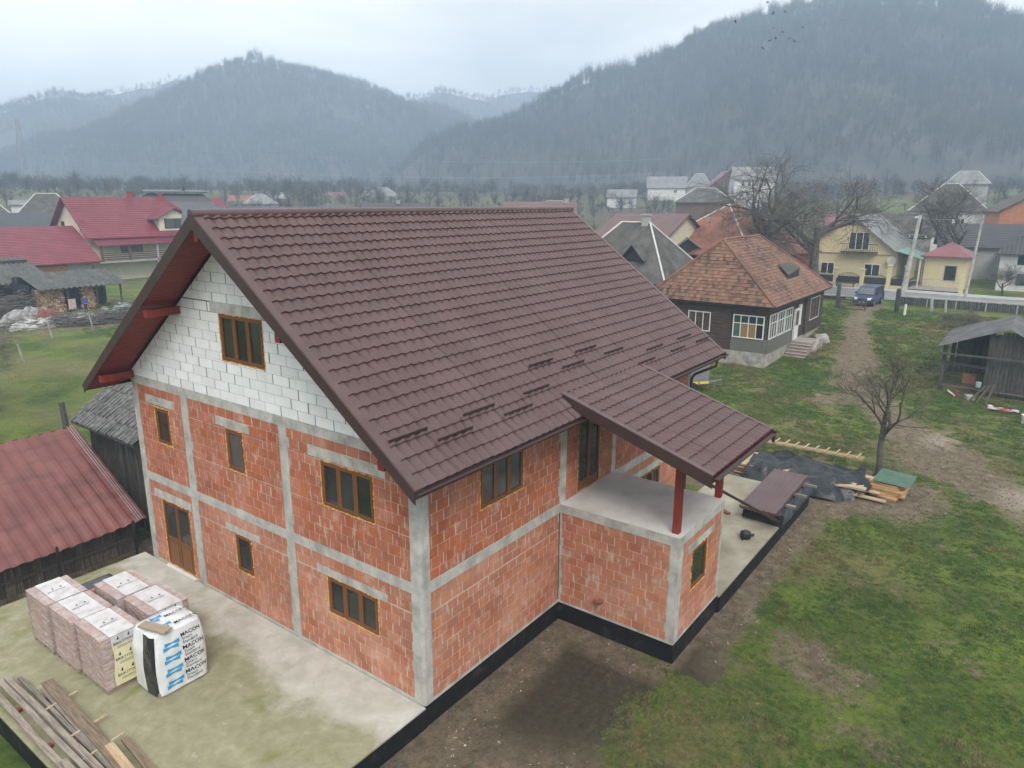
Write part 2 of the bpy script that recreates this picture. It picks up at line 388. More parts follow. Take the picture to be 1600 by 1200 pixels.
# corner column wraps both faces
mb = MB(); mb.prism([(-.006,.06,0),(.05,-.006,0),(.27,-.006,0),(.27,.06,0),(.06,.06,0),(.06,.30,0),(-.006,.30,0)][::-1], (0,0,6.0)); mb.build('column', M['concrete'], hs)
window('x', 0, *G['door'], 2, door=.42, glass='glass2')
window('x', 0, *G['w1'], 1); window('x', 0, *G['w2'], 1, glass='glass2'); window('x', 0, *G['w3'], 3); window('x', 0, *G['w4'], 1); window('x', 0, *G['w5'], 3)
mb = MB(); lbox(mb, wall_map('x', 0), 9.08, 10.66, -.10, .0, .02, .07); mb.build('sill', M['white'], hs)
# side wall, plane y = 0
S = dict(w=(1.98,3.69,3.98,5.42), bd=(6.25,7.48,2.975,5.45), lw=(9.6,11.70,1.10,2.19))
LS = dict(lw=(9.2,12.1,2.2,2.42))
hol = list(S.values())+list(LS.values())
scol = [(.27,.27),(5.36,5.66),(8.22,8.43),(13.62,XE)]
for a, b in zip(scol[:-1], scol[1:]):
    if a[1] < 5 or a[1] > 8: panel('y', 0, a[1], b[0], .07, 2.70, hol, .6, mort)
    panel('y', 0, a[1], b[0], 2.95, 5.75, hol, .2, mort)
for a, b in scol[1:]: conc('y', 0, a, b, 2.95, 5.75)
conc('y', 0, 13.62, XE, 0, 2.70); conc('y', 0, 8.40, 8.46, 0, 2.70)
conc('y', 0, .272, PX0-.01, 2.70, 2.95, 'beam', .008); conc('y', 0, PX1+.01, XE, 2.70, 2.95, 'beam', .008)
conc('y', 0, .272, PX0-.01, 0, .07, 'beam', .006); conc('y', 0, PX1+.01, XE, 0, .07, 'beam', .006)
conc('y', 0, .0, XE, 5.75, 6.02, 'beam', .004)
for h in LS.values(): conc('y', 0, *h, 'lintel', .006)
window('y', 0, *S['w'], 3, glass='glass2'); window('y', 0, *S['bd'], 2, door=.10, glass='glass'); window('y', 0, *S['lw'], 4)
# porch block: front x = PX0 (faces -x), side y = PY (faces -y)
panel('x', PX0, PY+.22, -.06, .06, 2.70, [], .4, mort)
conc('x', PX0, -.06, 0, 0, 2.70); conc('x', PX0, PY+.22, 0, 0, .06, 'beam', .006)
PW = (6.28,7.33,1.10,2.26); PL = (6.02,7.75,2.27,2.48)
panel('y', PY, PX0+.26, PX1-.13, .06, 2.70, [PW, PL], .2, mort)
conc('y', PY, PX1-.13, PX1, 0, 2.70); conc('y', PY, *PL, 'lintel', .006); conc('y', PY, PX0+.26, PX1-.13, 0, .06, 'beam', .006)
window('y', PY, *PW, 1)
mb = MB(); mb.prism([(PX0-.006,PY-.006,0),(PX0+.26,PY-.006,0),(PX0+.26,PY+.06,0),(PX0+.06,PY+.06,0),(PX0+.06,PY+.22,0),(PX0-.006,PY+.22,0)], (0,0,2.70)); mb.build('column', M['concrete'], hs)
mb = MB(); mb.box(PX0-.012, PX1+.012, PY-.012, -.01, 2.70, 2.94); mb.build('beam', M['concrete'], hs)
mb = MB(); mb.box(PX0-.016, PX1+.016, PY-.016, -.006, 2.94, 2.958); mb.build('balcony_floor', M['porchslab'], hs)
mb = MB(); mb.box(PX1-.03, PX1+.0, PY+.01, -.01, -.4, 2.70); mb.build('wall', M['concrete'], hs)
# broken pipe hole in the porch wall
mb = MB(); mb.tube([(PX0-.06,-1.30,.47),(PX0-.02,-1.36,.52),(PX0+.05,-1.36,.56)], [.07,.075,.07], 10); mb.tube([(PX0-.03,-1.15,.44),(PX0-.075,-1.30,.45)], [.05,.07], 10)
mb.build('pipe_stub', mat('rust_pipe', [(.16,.055,.03),(.3,.11,.07)], .7, 8), hs)

# plinth (black coating)
mb = MB()
for a, b, c, d in ((-.0,PX0-.02,-.022,.05), (PX0-.022,PX0+.05,PY-.022,-.022), (PX0+.05,PX1,PY-.022,PY+.05)):
    mb.box(a, b, c, d, -.75, -.045)
mb.build('plinth', M['bitumen'], hs)
# AAC gable
und = lambda y: 5.985+SL*y
def in_gable(u0, u1, z0, z1):
    p = [(u0,z0),(u1,z0),(u1,z1),(u0,z1)]
    p = clip_poly(p, -SL, 1, 5.985-.02); p = clip_poly(p, SL, 1, 5.985+SL*W-.02) if p else p
    return p
GW = (4.88,6.66,6.95,8.15); GL = (4.45,7.0,8.155,8.42)
window('x', 0, *GW, 3); conc('x', 0, *GL, 'lintel', .006)
mpx = wall_map('x', 0); gm = MB(); k = 0; z = 5.905
unit = MB(); unit.box(0,1,0,1,0,1)
def aac_piece(p):
    mb = MB(); o = rng.uniform(-.002,.003)
    mb.prism([(o, u, zz) for u, zz in p], (.08, 0, 0)); mb.build('block', M['aac'], hs)
while z < HR-.3:
    u = .02-(.31 if k % 2 else 0)-rng.random()*.12
    z1 = z+.247
    for a, b in ((.02, GL[0]), (GL[0], GW[0]), (GW[0], GW[1]), (GW[1], GL[1]), (GL[1], W-.02)):
        cs = sorted({z, z1, *[q for q in (GW[2], GL[2], GL[3]) if z < q < z1]})
        for p, q in zip(cs[:-1], cs[1:]):
            mid = (p+q)/2; um = (a+b)/2
            if any(h[0] < um < h[1] and h[2] < mid < h[3] for h in (GW, GL)): continue
            pl = in_gable(a, b, p, q)
            if len(pl) > 2: gm.prism([(.006, s, t) for s, t in pl], (.07, 0, 0))
    while u < W:
        w = .625; g = rng.choice((.014, .026, .036, .046))
        lo, hi = max(u+g, .01), min(u+w, W-.01)
        for p, q in zip(cs[:-1], cs[1:]):
            iv = [(lo, hi)]
            for h in (GW, GL):
                if h[2] < (p+q)/2 < h[3]:
                    nv = []
                    for s, t in iv:
                        if h[1] <= s or h[0] >= t: nv.append((s, t)); continue
                        if s < h[0]: nv.append((s, h[0]-.012))
                        if t > h[1]: nv.append((h[1]+.012, t))
                    iv = nv
            for s, t in iv:
                if t-s > .05 and q-p > .03:
                    pl = in_gable(s, t, p+.003, q-.003)
                    if len(pl) > 2: aac_piece(pl)
        u += w
    z = z1+.002; k += 1
gm.build('block_mortar', M['aacmortar'], hs)
mort.build('mortar', M['mortar'], hs)
# bricks: the largest in view one by one, the rest as one part
def brick_proto():
    mb = MB(); c = .03; cz = .035
    mb.add([(-.5,.12,-.5),(.5,.12,-.5),(.5,.12,.5),(-.5,.12,.5),(-.5+c,0,-.5+cz),(.5-c,0,-.5+cz),(.5-c,0,.5-cz),(-.5+c,0,.5-cz),(-.5,1,-.5),(.5,1,-.5),(.5,1,.5),(-.5,1,.5)],
           [(4,5,6,7),(0,1,5,4),(1,2,6,5),(2,3,7,6),(3,0,4,7),(8,9,1,0),(9,10,2,1),(10,11,3,2),(11,8,0,3)])
    return mb
bp = brick_proto(); bme = bp.mesh('brick', M['brick']); bmu = bp.mesh('brick', M['brick_up']); bv = np.array(bp.v)
cam = np.array(CAM)
def vis_size(b):
    kind, c, s, t, p, q = b
    ctr = np.array((c, (s+t)/2, (p+q)/2) if kind == 'x' else ((s+t)/2, c, (p+q)/2)); d = ctr-cam; r = np.linalg.norm(d)
    cosn = abs(d[0 if kind == 'x' else 1])/r
    if kind == 'y' and c == 0 and s > 5.3 and q < 3: return 0
    return (t-s)*(q-p)*cosn/r**2
BRICKS.sort(key=vis_size, reverse=True)
mass = {0: ([], [], []), 1: ([], [], [])}
for i, (kind, c, s, t, p, q) in enumerate(BRICKS):
    mv, mf, ma = mass[p > 2.8]
    o = rng.uniform(-.005, .003)
    L_ = ((c+o, (s+t)/2, (p+q)/2) if kind == 'x' else ((s+t)/2, c+o, (p+q)/2)); S_ = (t-s, .065, q-p)
    if i < 300:
        ob = link('brick', bmu if p > 2.8 else bme, hs, L_, -math.pi/2 if kind == 'x' else 0); ob.scale = S_
    else:
        v = bv*np.array(S_)
        if kind == 'x': v = np.stack([v[:,1], -v[:,0], v[:,2]], 1)
        b0 = len(mv); mv += [tuple(x) for x in v+np.array(L_)]; mf += [tuple(b0+j for j in f) for f in bp.f]; ma += [rng.random()]*len(bp.f)
for up_, (mv, mf, ma) in mass.items():
    me = bpy.data.meshes.new('brick'); me.from_pydata(mv, [], mf); me.materials.append(M['brick_up_mass' if up_ else 'brick_mass'])
    at = me.attributes.new('rnd', 'FLOAT', 'FACE'); at.data.foreach_set('value', ma)
    tag(link('brick', me, hs), kind='stuff')

# ------------------------------------------------------------------ metal tile roofs
def tile_sheet(nw, per, nrows, first=0., seg=6, mod=.35, amp=.046, step=.040):
    """u along x from 0, v up the slope from 0 (eave); heights along z"""
    mb = MB(); us = [i*per/seg for i in range(nw*seg+1)]
    hu = [amp*(.5-.5*math.cos(2*math.pi*u/per))**1.4 for u in us]
    rows = []
    for k in range(nrows):
        v0 = k*mod; v1 = (k+1)*mod
        if first and k == nrows-1: v1 = v0+first
        rows.append([(u, v0, h+.004) for u, h in zip(us, hu)]) if k == 0 else None
        rows.append([(u, v0+.004*math.cos(2*math.pi*u/per), h+step) for u, h in zip(us, hu)])
        rows.append([(u, v0+.06, h+step*.96) for u, h in zip(us, hu)])
        rows.append([(u, v1-.005, h+.002) for u, h in zip(us, hu)])
    mb.grid(rows); return mb
def slope_matrix(org, ux, vup):
    ux = Vector(ux).normalized(); vv = Vector(vup).normalized(); nn = ux.cross(vv)
    m = Matrix((ux, vv, nn)).transposed().to_4x4(); m.translation = Vector(org); return m
def tiled_slope(parent, org, ux, vup, length, slope_len, nsheet, nw=4, name='roof_sheet', material='roof'):
    per = length/(nsheet*nw); nr = math.ceil(slope_len/.35); me = tile_sheet(nw, per, nr, slope_len-(nr-1)*.35).mesh(name, M[material])
    me.polygons.foreach_set('use_smooth', [True]*len(me.polygons)); me.set_sharp_from_angle(angle=R(28))
    base = slope_matrix(org, ux, vup)
    for k in range(nsheet):
        o = link(name, me, parent); o.matrix_local = base @ Matrix.Translation((k*per*nw, rng.uniform(-.006,.006), .004*(k % 2)+rng.uniform(0,.003))) @ Matrix.Rotation(rng.uniform(-.0007,.0007), 4, 'Z')
slen = math.hypot(W/2+OE, HR-HE); vy, vz = (W/2+OE)/slen, (HR-HE)/slen
tiled_slope(hs, (-OF+.17, -OE, HE), (1,0,0), (0,vy,vz), RL+OF-.27, slen, 14)
tiled_slope(hs, (RL-.10, W+OE, HE), (-1,0,0), (0,-vy,vz), RL+OF-.27, slen, 14)
# roof body below the tiles
nrm = Vector((0,-vz,vy))
mb = MB()
for sg in (0, 1):
    f = (lambda y: y) if sg == 0 else (lambda y: W-y)
    mb.prism([(-OF+.02, f(-OE), HE-.012), (-OF+.02, f(W/2), HR-.012), (-OF+.02, f(W/2), HR-.15), (-OF+.02, f(-OE), HE-.15)], (RL+OF-.04, 0, 0))
mb.build('roof_deck', M['trim'], hs)
# verge flashing and barge boards
def verge(x0, x1, face):
    for sg in (0, 1):
        f = (lambda y: y) if sg == 0 else (lambda y: W-y)
        mb = MB()
        mb.prism([(x0, f(-OE-.02), HE+.045), (x0, f(W/2), HR+.055), (x0, f(W/2), HR+.0), (x0, f(-OE-.02), HE-.01)], (x1-x0, 0, 0)); mb.build('verge_flashing', M['roof'], hs)
        mb = MB()
        mb.prism([(face, f(-OE-.03), HE+.03), (face, f(W/2), HR+.045), (face, f(W/2), HR-.30), (face, f(-OE-.03), HE-.24)], (.03, 0, 0)); mb.build('barge_board', M['trim'], hs)
verge(-OF, -OF+.20, -OF-.03); verge(RL-.13, RL, RL)
# soffit boards (gable overhang)
sb = MB(); sb.box(0, OF-.06, 0, .128, -.018, 0); sme = sb.mesh('soffit_board', M['redwood'])
nb = int(slen/.135)
for sg in (0, 1):
    for k in range(nb):
        s = .06+k*.135; y = -OE+vy*s; z = HE+vz*s
        o = link('soffit_board', sme, hs)
        if sg == 0: o.matrix_local = slope_matrix((-OF+.035, y, z-.165), (1,0,0), (0,vy,vz))
        else: o.matrix_local = slope_matrix((-.025, W-y, z-.165), (-1,0,0), (0,-vy,vz))
for y, dz in ((W/2, -.42), (8.48, -.40), (W-8.48, -.40), (11.42, -.36), (.12, -.36)):
    zt = HR-SL*abs(y-W/2)+dz+.05; mb = MB(); mb.box(-OF+.06 if y != 11.42 else -OF+.04, .02, y-.085, y+.085, zt-.2, zt); mb.build('purlin', M['redpost'], hs)
# ridge cap
mb = MB(); n = 8
for k in range(n):
    x0 = -OF-.02+(RL+OF+.04)*k/n; x1 = -OF-.02+(RL+OF+.04)*(k+1)/n+.03
    mb = MB(); mb.tube([(x0, W/2, HR+.02), (x1, W/2, HR+.02)], [.115, .122], 14)
    smooth_by_angle(mb.build('ridge_cap', M['roof'], hs))
# gutters
def gutter(parent, x0, x1, y, z, r=.075, out=-1):
    mb = MB(); prof = [(r*math.cos(a), r*math.sin(a)) for a in [math.pi+math.pi*i/8 for i in range(9)]]
    mb.grid([[(x, y+out*-1*p[0]*1., z+p[1]) for p in prof] for x in (x0, x1)])
    mb.grid([[(x, y-p[0]*.94, z+p[1]*.94) for p in prof] for x in (x0, x1)])
    for x in (x0, x1): mb.poly([(x, y-p[0], z+p[1]) for p in prof])
    mb.tube([(x0, y-r, z), (x1, y-r, z)], .012, 6)
    return mb.build('gutter', M['trim'], parent)
gutter(hs, -OF-.02, RL, -OE-.06, HE-.02); gutter(hs, -OF-.02, RL, W+OE+.06, HE-.02)
mb = MB(); mb.box(-OF+.02, RL-.02, -OE+.02, -OE+.045, HE-.17, HE-.02); mb.box(-OF+.02, RL-.02, W+OE-.045, W+OE-.02, HE-.17, HE-.02); mb.build('fascia', M['trim'], hs)
mb = MB(); mb.tube([(13.95,-OE-.06,HE-.08),(13.95,-OE-.04,HE-.3),(13.72,-.2,4.98),(13.70,-.10,4.8),(13.70,-.10,0.1)], .05, 8); smooth_by_angle(mb.build('downpipe', M['trim'], hs))
for x in (.55, 2.9, 5.0, 11.2, 13.2): mb = MB(); mb.box(x-.05, x+.05, -.42, .0, 5.44, 5.60); mb.build('rafter_end', M['trim'], hs)
# snow guards
sg = MB(); sg.prism([(0,-.04,.02),(0,.03,.02),(0,.0,.095),(0,-.012,.095)], (1.05,0,0))
for k in range(4): sg.box(.1+k*.26, .16+k*.26, -.10, .05, .018, .028)
sgm = sg.mesh('snow_guard', M['trim'])
for x, y in ((-.72,.07),(1.5,.07),(3.73,.07),(.38,-.21),(2.6,-.21),(4.75,.63),(5.9,.35),(7.0,.63),(8.15,.35),(9.25,-.21),(10.35,.07),(11.5,-.21),(12.6,.07),(13.6,-.21)):
    o = link('snow_guard', sgm, hs); o.matrix_local = slope_matrix((x, y, HE+(y+OE)*SL+.062), (1,0,0), (0,vy,vz))
# porch roof
QX0, QX1, QY0, QZ0, QY1, QZ1 = 5.0, 9.36, -.20, 6.085, -4.25, 4.83
ql = math.hypot(QY0-QY1, QZ0-QZ1); qv = ((QY0-QY1)/ql, (QZ0-QZ1)/ql)
tiled_slope(hs, (QX0+.13, QY1, QZ1+.03), (1,0,0), (0,qv[0],qv[1]), QX1-QX0-.24, ql+.02, 4, 4)
mb = MB(); mb.prism([(QX0+.02,QY1,QZ1+.02),(QX0+.02,QY0,QZ0+.02),(QX0+.02,QY0,QZ0-.13),(QX0+.02,QY1,QZ1-.13)], (QX1-QX0-.04,0,0)); mb.build('porch_roof_deck', M['redwood'], hs)
for xa, xb, xf in ((QX0, QX0+.15, QX0-.02), (QX1-.12, QX1, QX1-.01)):
    mb = MB(); mb.prism([(xa,QY1-.02,QZ1+.075),(xa,QY0,QZ0+.085),(xa,QY0,QZ0+.03),(xa,QY1-.02,QZ1+.025)], (xb-xa,0,0)); mb.build('verge_flashing', M['roof'], hs)
    mb = MB(); mb.prism([(xf,QY1-.03,QZ1+.065),(xf,QY0-.02,QZ0+.07),(xf,QY0-.02,QZ0-.2),(xf,QY1-.03,QZ1-.24)], (.03,0,0)); mb.build('barge_board', M['trim'], hs)
gutter(hs, QX0+.05, QX1+.05, QY1-.08, QZ1-.02, .07)
mb = MB(); mb.box(QX0+.03, QX1-.02, QY1+.0, QY1+.02, QZ1-.15, QZ1+.01); mb.build('fascia', M['trim'], hs)
for x, y in ((5.64,-3.24),(8.42,-3.24)):
    mb = MB(); mb.box(x-.085, x+.085, y-.085, y+.085, 2.962, 4.78); mb.build('post', M['redpost'], hs)
    mb = MB(); mb.bar((x+.05,y,4.25),(x+.5,y,4.72),.09,.09); mb.build('brace', M['redpost'], hs)
mb = MB(); mb.box(5.25, 9.1, -3.33, -3.15, 4.785, 4.965); mb.build('beam', M['redpost'], hs)
mb = MB(); mb.tube([(QX1-.1,QY1-.08,QZ1-.1),(QX1-.1,QY1-.08,4.55)], .045, 8); mb.build('gutter_outlet', M['trim'], hs)

# terraces
mb = MB(); mb.box(-5.72, -.012, -.03, 12.1, -.16, 0); ta = tag(mb.build('terrace', M['slabtop']), kind='structure')
mb = MB(); mb.box(-5.735, -.0, -.045, 12.115, -.8, -.035); mb.build('plinth', M['bitumen'], ta)
mb = MB(); mb.box(PX1+.005, 17.75, PY-.08, -.012, -.16, -.003); tb = tag(mb.build('terrace', M['slab2']), kind='structure')
mb = MB(); mb.box(PX1+.0, 17.765, PY-.095, -.03, -.8, -.035); mb.build('plinth', M['bitumen'], tb)
# ------------------------------------------------------------------ ground
DRIVE = [(70,4.2),(60,3.4),(47.6,1.1),(39.5,-1.0),(32.7,-3.8),(29,-6),(26,-7.9),(20,-12),(10,-20)]
def terrain(x, y):
    x = np.asarray(x, float); y = np.asarray(y, float)
    z = -.52 + 1.55*sstep(36, 68, x)*(1-sstep(25, 60, y))
    d = np.hypot(x+10, y+10)
    z = z+sstep(115, 330, d)*14.5
    z = z+.10*(fbm(x*.25, y*.25, 3)-.5)*sstep(0, 3, np.maximum(np.maximum(-5.8-x, x-18), np.maximum(-3.6-y, y-12.2)))
    z = z+.02*(fbm(x*1.3, y*1.3, 9)-.5)
    z = z-.05*np.exp(-((seg_dist(x, y, DRIVE)-.85)/.35)**2)*(x > 15)
    return z
def ground_masks(x, y):
    n1 = fbm(x*.16, y*.16, 21); n2 = fbm(x*.7, y*.7, 22, 5); n3 = fbm(x*2.2, y*2.2, 23, 3)
    nn = n1*.35+n2*.45+n3*.2
    g = np.ones_like(nn)*.93
    # bare soil beside the walls, where builders walk
    rx = np.maximum(np.maximum(-1.5-x, x-5.4), 0); near = np.maximum(-y, 0)
    soil = np.clip(1.15-(np.hypot(np.maximum(x-4.6, 0), 0)*.55+np.maximum(-y-1.2, 0)*.42-np.clip(1.8-x, 0, 4)*.22), 0, 1)*((x < 7) & (y < .5) & (x > -12))
    side = np.clip(1.05-(-3.45-y)/1.15, 0, 1)*((x > 5.2) & (x < 18.5) & (y < -3))
    end = np.clip(1.2-np.maximum(x-17.6, 0)/2.2, 0, 1)*((x > 17) & (y > -5) & (y < 6))
    pile = np.clip(1.25-np.hypot((x-20.5)/2.9, (y+5.2)/3.0), 0, 1)*.9
    dd = seg_dist(x, y, DRIVE); drive = np.clip(1.0-dd/1.8, 0, 1)*.72*np.where(x < 24, .35+.65*sstep(12, 24, x), 1)
    wide = np.clip(1.2-np.hypot((x-27)/4.5, (y+6.3)/2.0), 0, 1)*.5
    yard = np.clip(1.1-np.hypot((x-36)/9., (y+1.2)/2.4), 0, 1)*.35
    lft = np.clip(1.2-np.abs(y-13.)/1.5, 0, 1)*(x < 4)*(x > -30)
    junk = np.clip(1.3-np.hypot((x-22)/10., (y-64)/4.), 0, 1)
    far = sstep(105, 150, np.hypot(x+10, y+10))
    dirt = np.maximum.reduce([soil, side*.95, end, pile, drive, wide, yard, lft*.7, junk*.8])
    g = g-1.7*np.clip(dirt+.9*(nn-.5), 0, 1)*(dirt > .03)
    g = g-np.clip((nn-.56)*4.2, 0, .75)*sstep(3.4, 8, np.abs(y)+x*.2)
    g = np.clip(g-.62*far+.5*far*np.clip((fbm(x/38., y/38., 61)-.5)*4, 0, 1), 0, 1)
    dry = np.clip((fbm(x*.22+9, y*.22, 31)-.50)*4.5, 0, 1)*(.4+.6*n3)
    dry = np.maximum(dry, np.clip(1.3-np.hypot((x-27)/2.6, (y+.6)/1.9), 0, 1)*.8)
    dry = np.maximum(dry, np.clip(1.2-seg_dist(x, y, [(4,46),(9,44),(14,41.5),(20,40)])/2.6, 0, 1)*1.1*(.5+n2))
    dry = np.maximum(dry, .35*far)
    dry = np.clip(dry+(x < 20)*(y < -6)*.25*n2, 0, 1)
    # wet soil out of the rain shadow of the eaves
    wd = np.minimum(np.where(x < 6, np.maximum(-y, 0), 9), np.where((y > -3.6) & (y < .2), np.maximum(PX0-x, 0), 9))
    wet = sstep(.75, 1.25, wd+.4*(n2-.5))*(1-sstep(2.4, 4.2, np.hypot(x-4.2, y+1.8)+.8*(n2-.5)))
    sand = np.clip(1.25-np.hypot((x-23.4)/1.9, (y+10.3)/1.3), 0, 1)+.9*np.clip(1.2-np.hypot((x-29.8)/1.6, (y+6.6)/1.0), 0, 1)+.7*np.clip(1.2-np.hypot((x-9.1)/.8, (y+4.6)/.55), 0, 1)*.7
    sand = np.clip(sand+.8*(n3-.5), 0, 1)*(sand > .05)
    wet = np.maximum(wet, .8*far)
    return g, dry, np.clip(wet, 0, 1), np.clip(sand, 0, 1)
def make_ground():
    def axis(lo, a, b, hi, st):
        v = list(np.arange(a, b, st)); s = st; t = b
        while t < hi: v.append(t); s *= 1.12; t += s
        v.append(hi); s = st; t = a-st; w = []
        while t > lo: w.append(t); s *= 1.12; t -= s
        w.append(lo); return np.array(sorted(w+v))
    xs = axis(-1295, -9, 48, 1645, .27); ys = axis(-1295, -17, 20, 1645, .27)
    X, Y = np.meshgrid(xs, ys, indexing='ij'); Z = terrain(X, Y); g, dry, wet, sand = ground_masks(X, Y)
    nx, ny = X.shape; idx = np.arange(nx*ny).reshape(nx, ny)
    fs = np.stack([idx[:-1,:-1], idx[1:,:-1], idx[1:,1:], idx[:-1,1:]], -1).reshape(-1, 4)
    me = bpy.data.meshes.new('ground'); me.vertices.add(nx*ny); me.vertices.foreach_set('co', np.stack([X, Y, Z], -1).reshape(-1))
    me.loops.add(fs.size); me.loops.foreach_set('vertex_index', fs.reshape(-1)); me.polygons.add(len(fs))
    me.polygons.foreach_set('loop_start', np.arange(0, fs.size, 4)); me.polygons.foreach_set('loop_total', np.full(len(fs), 4))
    me.polygons.foreach_set('use_smooth', np.ones(len(fs), bool)); me.update(); me.validate()
    ca = me.attributes.new('cover', 'FLOAT_COLOR', 'POINT'); ca.data.foreach_set('color', np.stack([g, dry, wet, sand], -1).reshape(-1))
    m = bpy.data.materials.new('grass_and_soil'); m.use_nodes = True; nt = m.node_tree; N = nt.nodes; L = nt.links; b = N['Principled BSDF']; b.inputs['Roughness'].default_value = .95
    b.inputs['Specular IOR Level'].default_value = .2
    at = N.new('ShaderNodeAttribute'); at.attribute_name = 'cover'; sp = N.new('ShaderNodeSeparateColor'); L.new(at.outputs['Color'], sp.inputs[0])
    ps = N.new('ShaderNodeNewGeometry').outputs['Position']
    def noise(s, d=6, r=.65):
        n = N.new('ShaderNodeTexNoise'); n.inputs['Scale'].default_value = s; n.inputs['Detail'].default_value = d; n.inputs['Roughness'].default_value = r; L.new(ps, n.inputs['Vector']); return n.outputs['Fac']
    def ramp(fac, st):
        r = N.new('ShaderNodeValToRGB'); e = r.color_ramp.elements; e[0].position, e[0].color = st[0][0], (*st[0][1], 1); e[1].position, e[1].color = st[-1][0], (*st[-1][1], 1)
        for p, c in st[1:-1]: q = e.new(p); q.color = (*c, 1)
        L.new(fac, r.inputs[0]); return r.outputs[0]
    def mix(f, a, c):
        x = N.new('ShaderNodeMix'); x.data_type = 'RGBA'
        if isinstance(f, float): x.inputs[0].default_value = f
        else: L.new(f, x.inputs[0])
        for i, s in ((6, a), (7, c)):
            if isinstance(s, tuple): x.inputs[i].default_value = (*s, 1)
            else: L.new(s, x.inputs[i])
        return x.outputs[2]
    def rng_(f, lo, hi, a=0., b_=1.):
        r = N.new('ShaderNodeMapRange'); r.inputs['From Min'].default_value = lo; r.inputs['From Max'].default_value = hi; r.inputs['To Min'].default_value = a; r.inputs['To Max'].default_value = b_; L.new(f, r.inputs[0]); return r.outputs[0]
    def mth(op, a, c):
        x = N.new('ShaderNodeMath'); x.operation = op
        for i, s in ((0, a), (1, c)):
            if isinstance(s, (int, float)): x.inputs[i].default_value = s
            else: L.new(s, x.inputs[i])
        return x.outputs[0]
    grass = ramp(noise(5, 8, .75), [(.3, (.022,.042,.010)), (.45, (.048,.09,.017)), (.58, (.085,.135,.026)), (.72, (.14,.16,.045))])
    grass = mix(rng_(noise(.35), .42, .6), grass, ramp(noise(7, 8, .75), [(.3, (.055,.10,.014)), (.5, (.135,.20,.026)), (.7, (.21,.25,.05))]))
    dryc = ramp(noise(9, 6, .7), [(.3, (.11,.095,.038)), (.55, (.21,.185,.085)), (.75, (.30,.26,.14))])
    grass = mix(mth('MULTIPLY', sp.outputs[1], .85), grass, dryc)
    soil = ramp(noise(3.2, 9, .7), [(.28, (.085,.064,.040)), (.46, (.17,.134,.088)), (.60, (.24,.193,.133)), (.76, (.33,.28,.21))])
    soil = mix(sp.outputs[2], soil, ramp(noise(6, 6, .7), [(.3, (.048,.040,.026)), (.6, (.082,.069,.046)), (.8, (.12,.10,.07))]))
    soil = mix(at.outputs['Alpha'], soil, ramp(noise(8), [(.3, (.30,.25,.19)), (.7, (.44,.38,.31))]))
    gf = mth('ADD', sp.outputs[0], rng_(noise(2.6, 9, .8), .3, .7, -.55, .55)); gf = mth('ADD', gf, rng_(noise(16, 5, .75), .3, .7, -.42, .42))
    gm = rng_(gf, .40, .66)
    L.new(mix(gm, soil, grass), b.inputs['Base Color'])
    bp = N.new('ShaderNodeBump'); bp.inputs['Distance'].default_value = .11; L.new(mth('ADD', noise(9, 8, .75), mth('MULTIPLY', noise(34, 3), .4)), bp.inputs['Height']); L.new(bp.outputs[0], b.inputs['Normal'])
    me.materials.append(m); tag(link('ground', me), kind='structure')
make_ground()

# ------------------------------------------------------------------ scattering of uncountable stuff
PROTO = bpy.data.collections.new('prototypes')
def scatter(name, label, cat, pts, rot, scl, idx, protos):
    pts = np.asarray(pts, float); n = len(pts)
    me = bpy.data.meshes.new(name); me.vertices.add(n); me.vertices.foreach_set('co', pts.reshape(-1))
    for nm, ty, dat in (('rotv', 'FLOAT_VECTOR', rot), ('scl', 'FLOAT_VECTOR', scl), ('idx', 'INT', idx)):
        a = me.attributes.new(nm, ty, 'POINT'); a.data.foreach_set('vector' if ty == 'FLOAT_VECTOR' else 'value', np.asarray(dat).reshape(-1))
    c = bpy.data.collections.new('proto_'+name)
    for i, p in enumerate(protos):
        o = bpy.data.objects.new('proto_%s_%02d' % (name, i), p); c.objects.link(o)
    o = link(name, me); tag(o, label, cat, kind='stuff')
    g = bpy.data.node_groups.new('scatter_'+name, 'GeometryNodeTree'); g.interface.new_socket('Geometry', in_out='INPUT', socket_type='NodeSocketGeometry'); g.interface.new_socket('Geometry', in_out='OUTPUT', socket_type='NodeSocketGeometry')
    N = g.nodes; L = g.links; gi = N.new('NodeGroupInput'); go = N.new('NodeGroupOutput'); ip = N.new('GeometryNodeInstanceOnPoints')
    ci = N.new('GeometryNodeCollectionInfo'); ci.inputs['Collection'].default_value = c; ci.inputs['Separate Children'].default_value = True; ci.inputs['Reset Children'].default_value = True
    L.new(gi.outputs[0], ip.inputs['Points']); L.new(ci.outputs[0], ip.inputs['Instance']); ip.inputs['Pick Instance'].default_value = True
    for nm, ty, sk in (('rotv', 'FLOAT_VECTOR', 'Rotation'), ('scl', 'FLOAT_VECTOR', 'Scale'), ('idx', 'INT', 'Instance Index')):
        na = N.new('GeometryNodeInputNamedAttribute'); na.data_type = ty; na.inputs[0].default_value = nm
        if sk == 'Rotation':
            er = N.new('FunctionNodeEulerToRotation'); L.new(na.outputs[0], er.inputs[0]); L.new(er.outputs[0], ip.inputs[sk])
        else: L.new(na.outputs[0], ip.inputs[sk])
    L.new(ip.outputs[0], go.inputs[0])
    md = o.modifiers.new('scatter', 'NODES'); md.node_group = g
    return o
NR = np.random.default_rng(5)
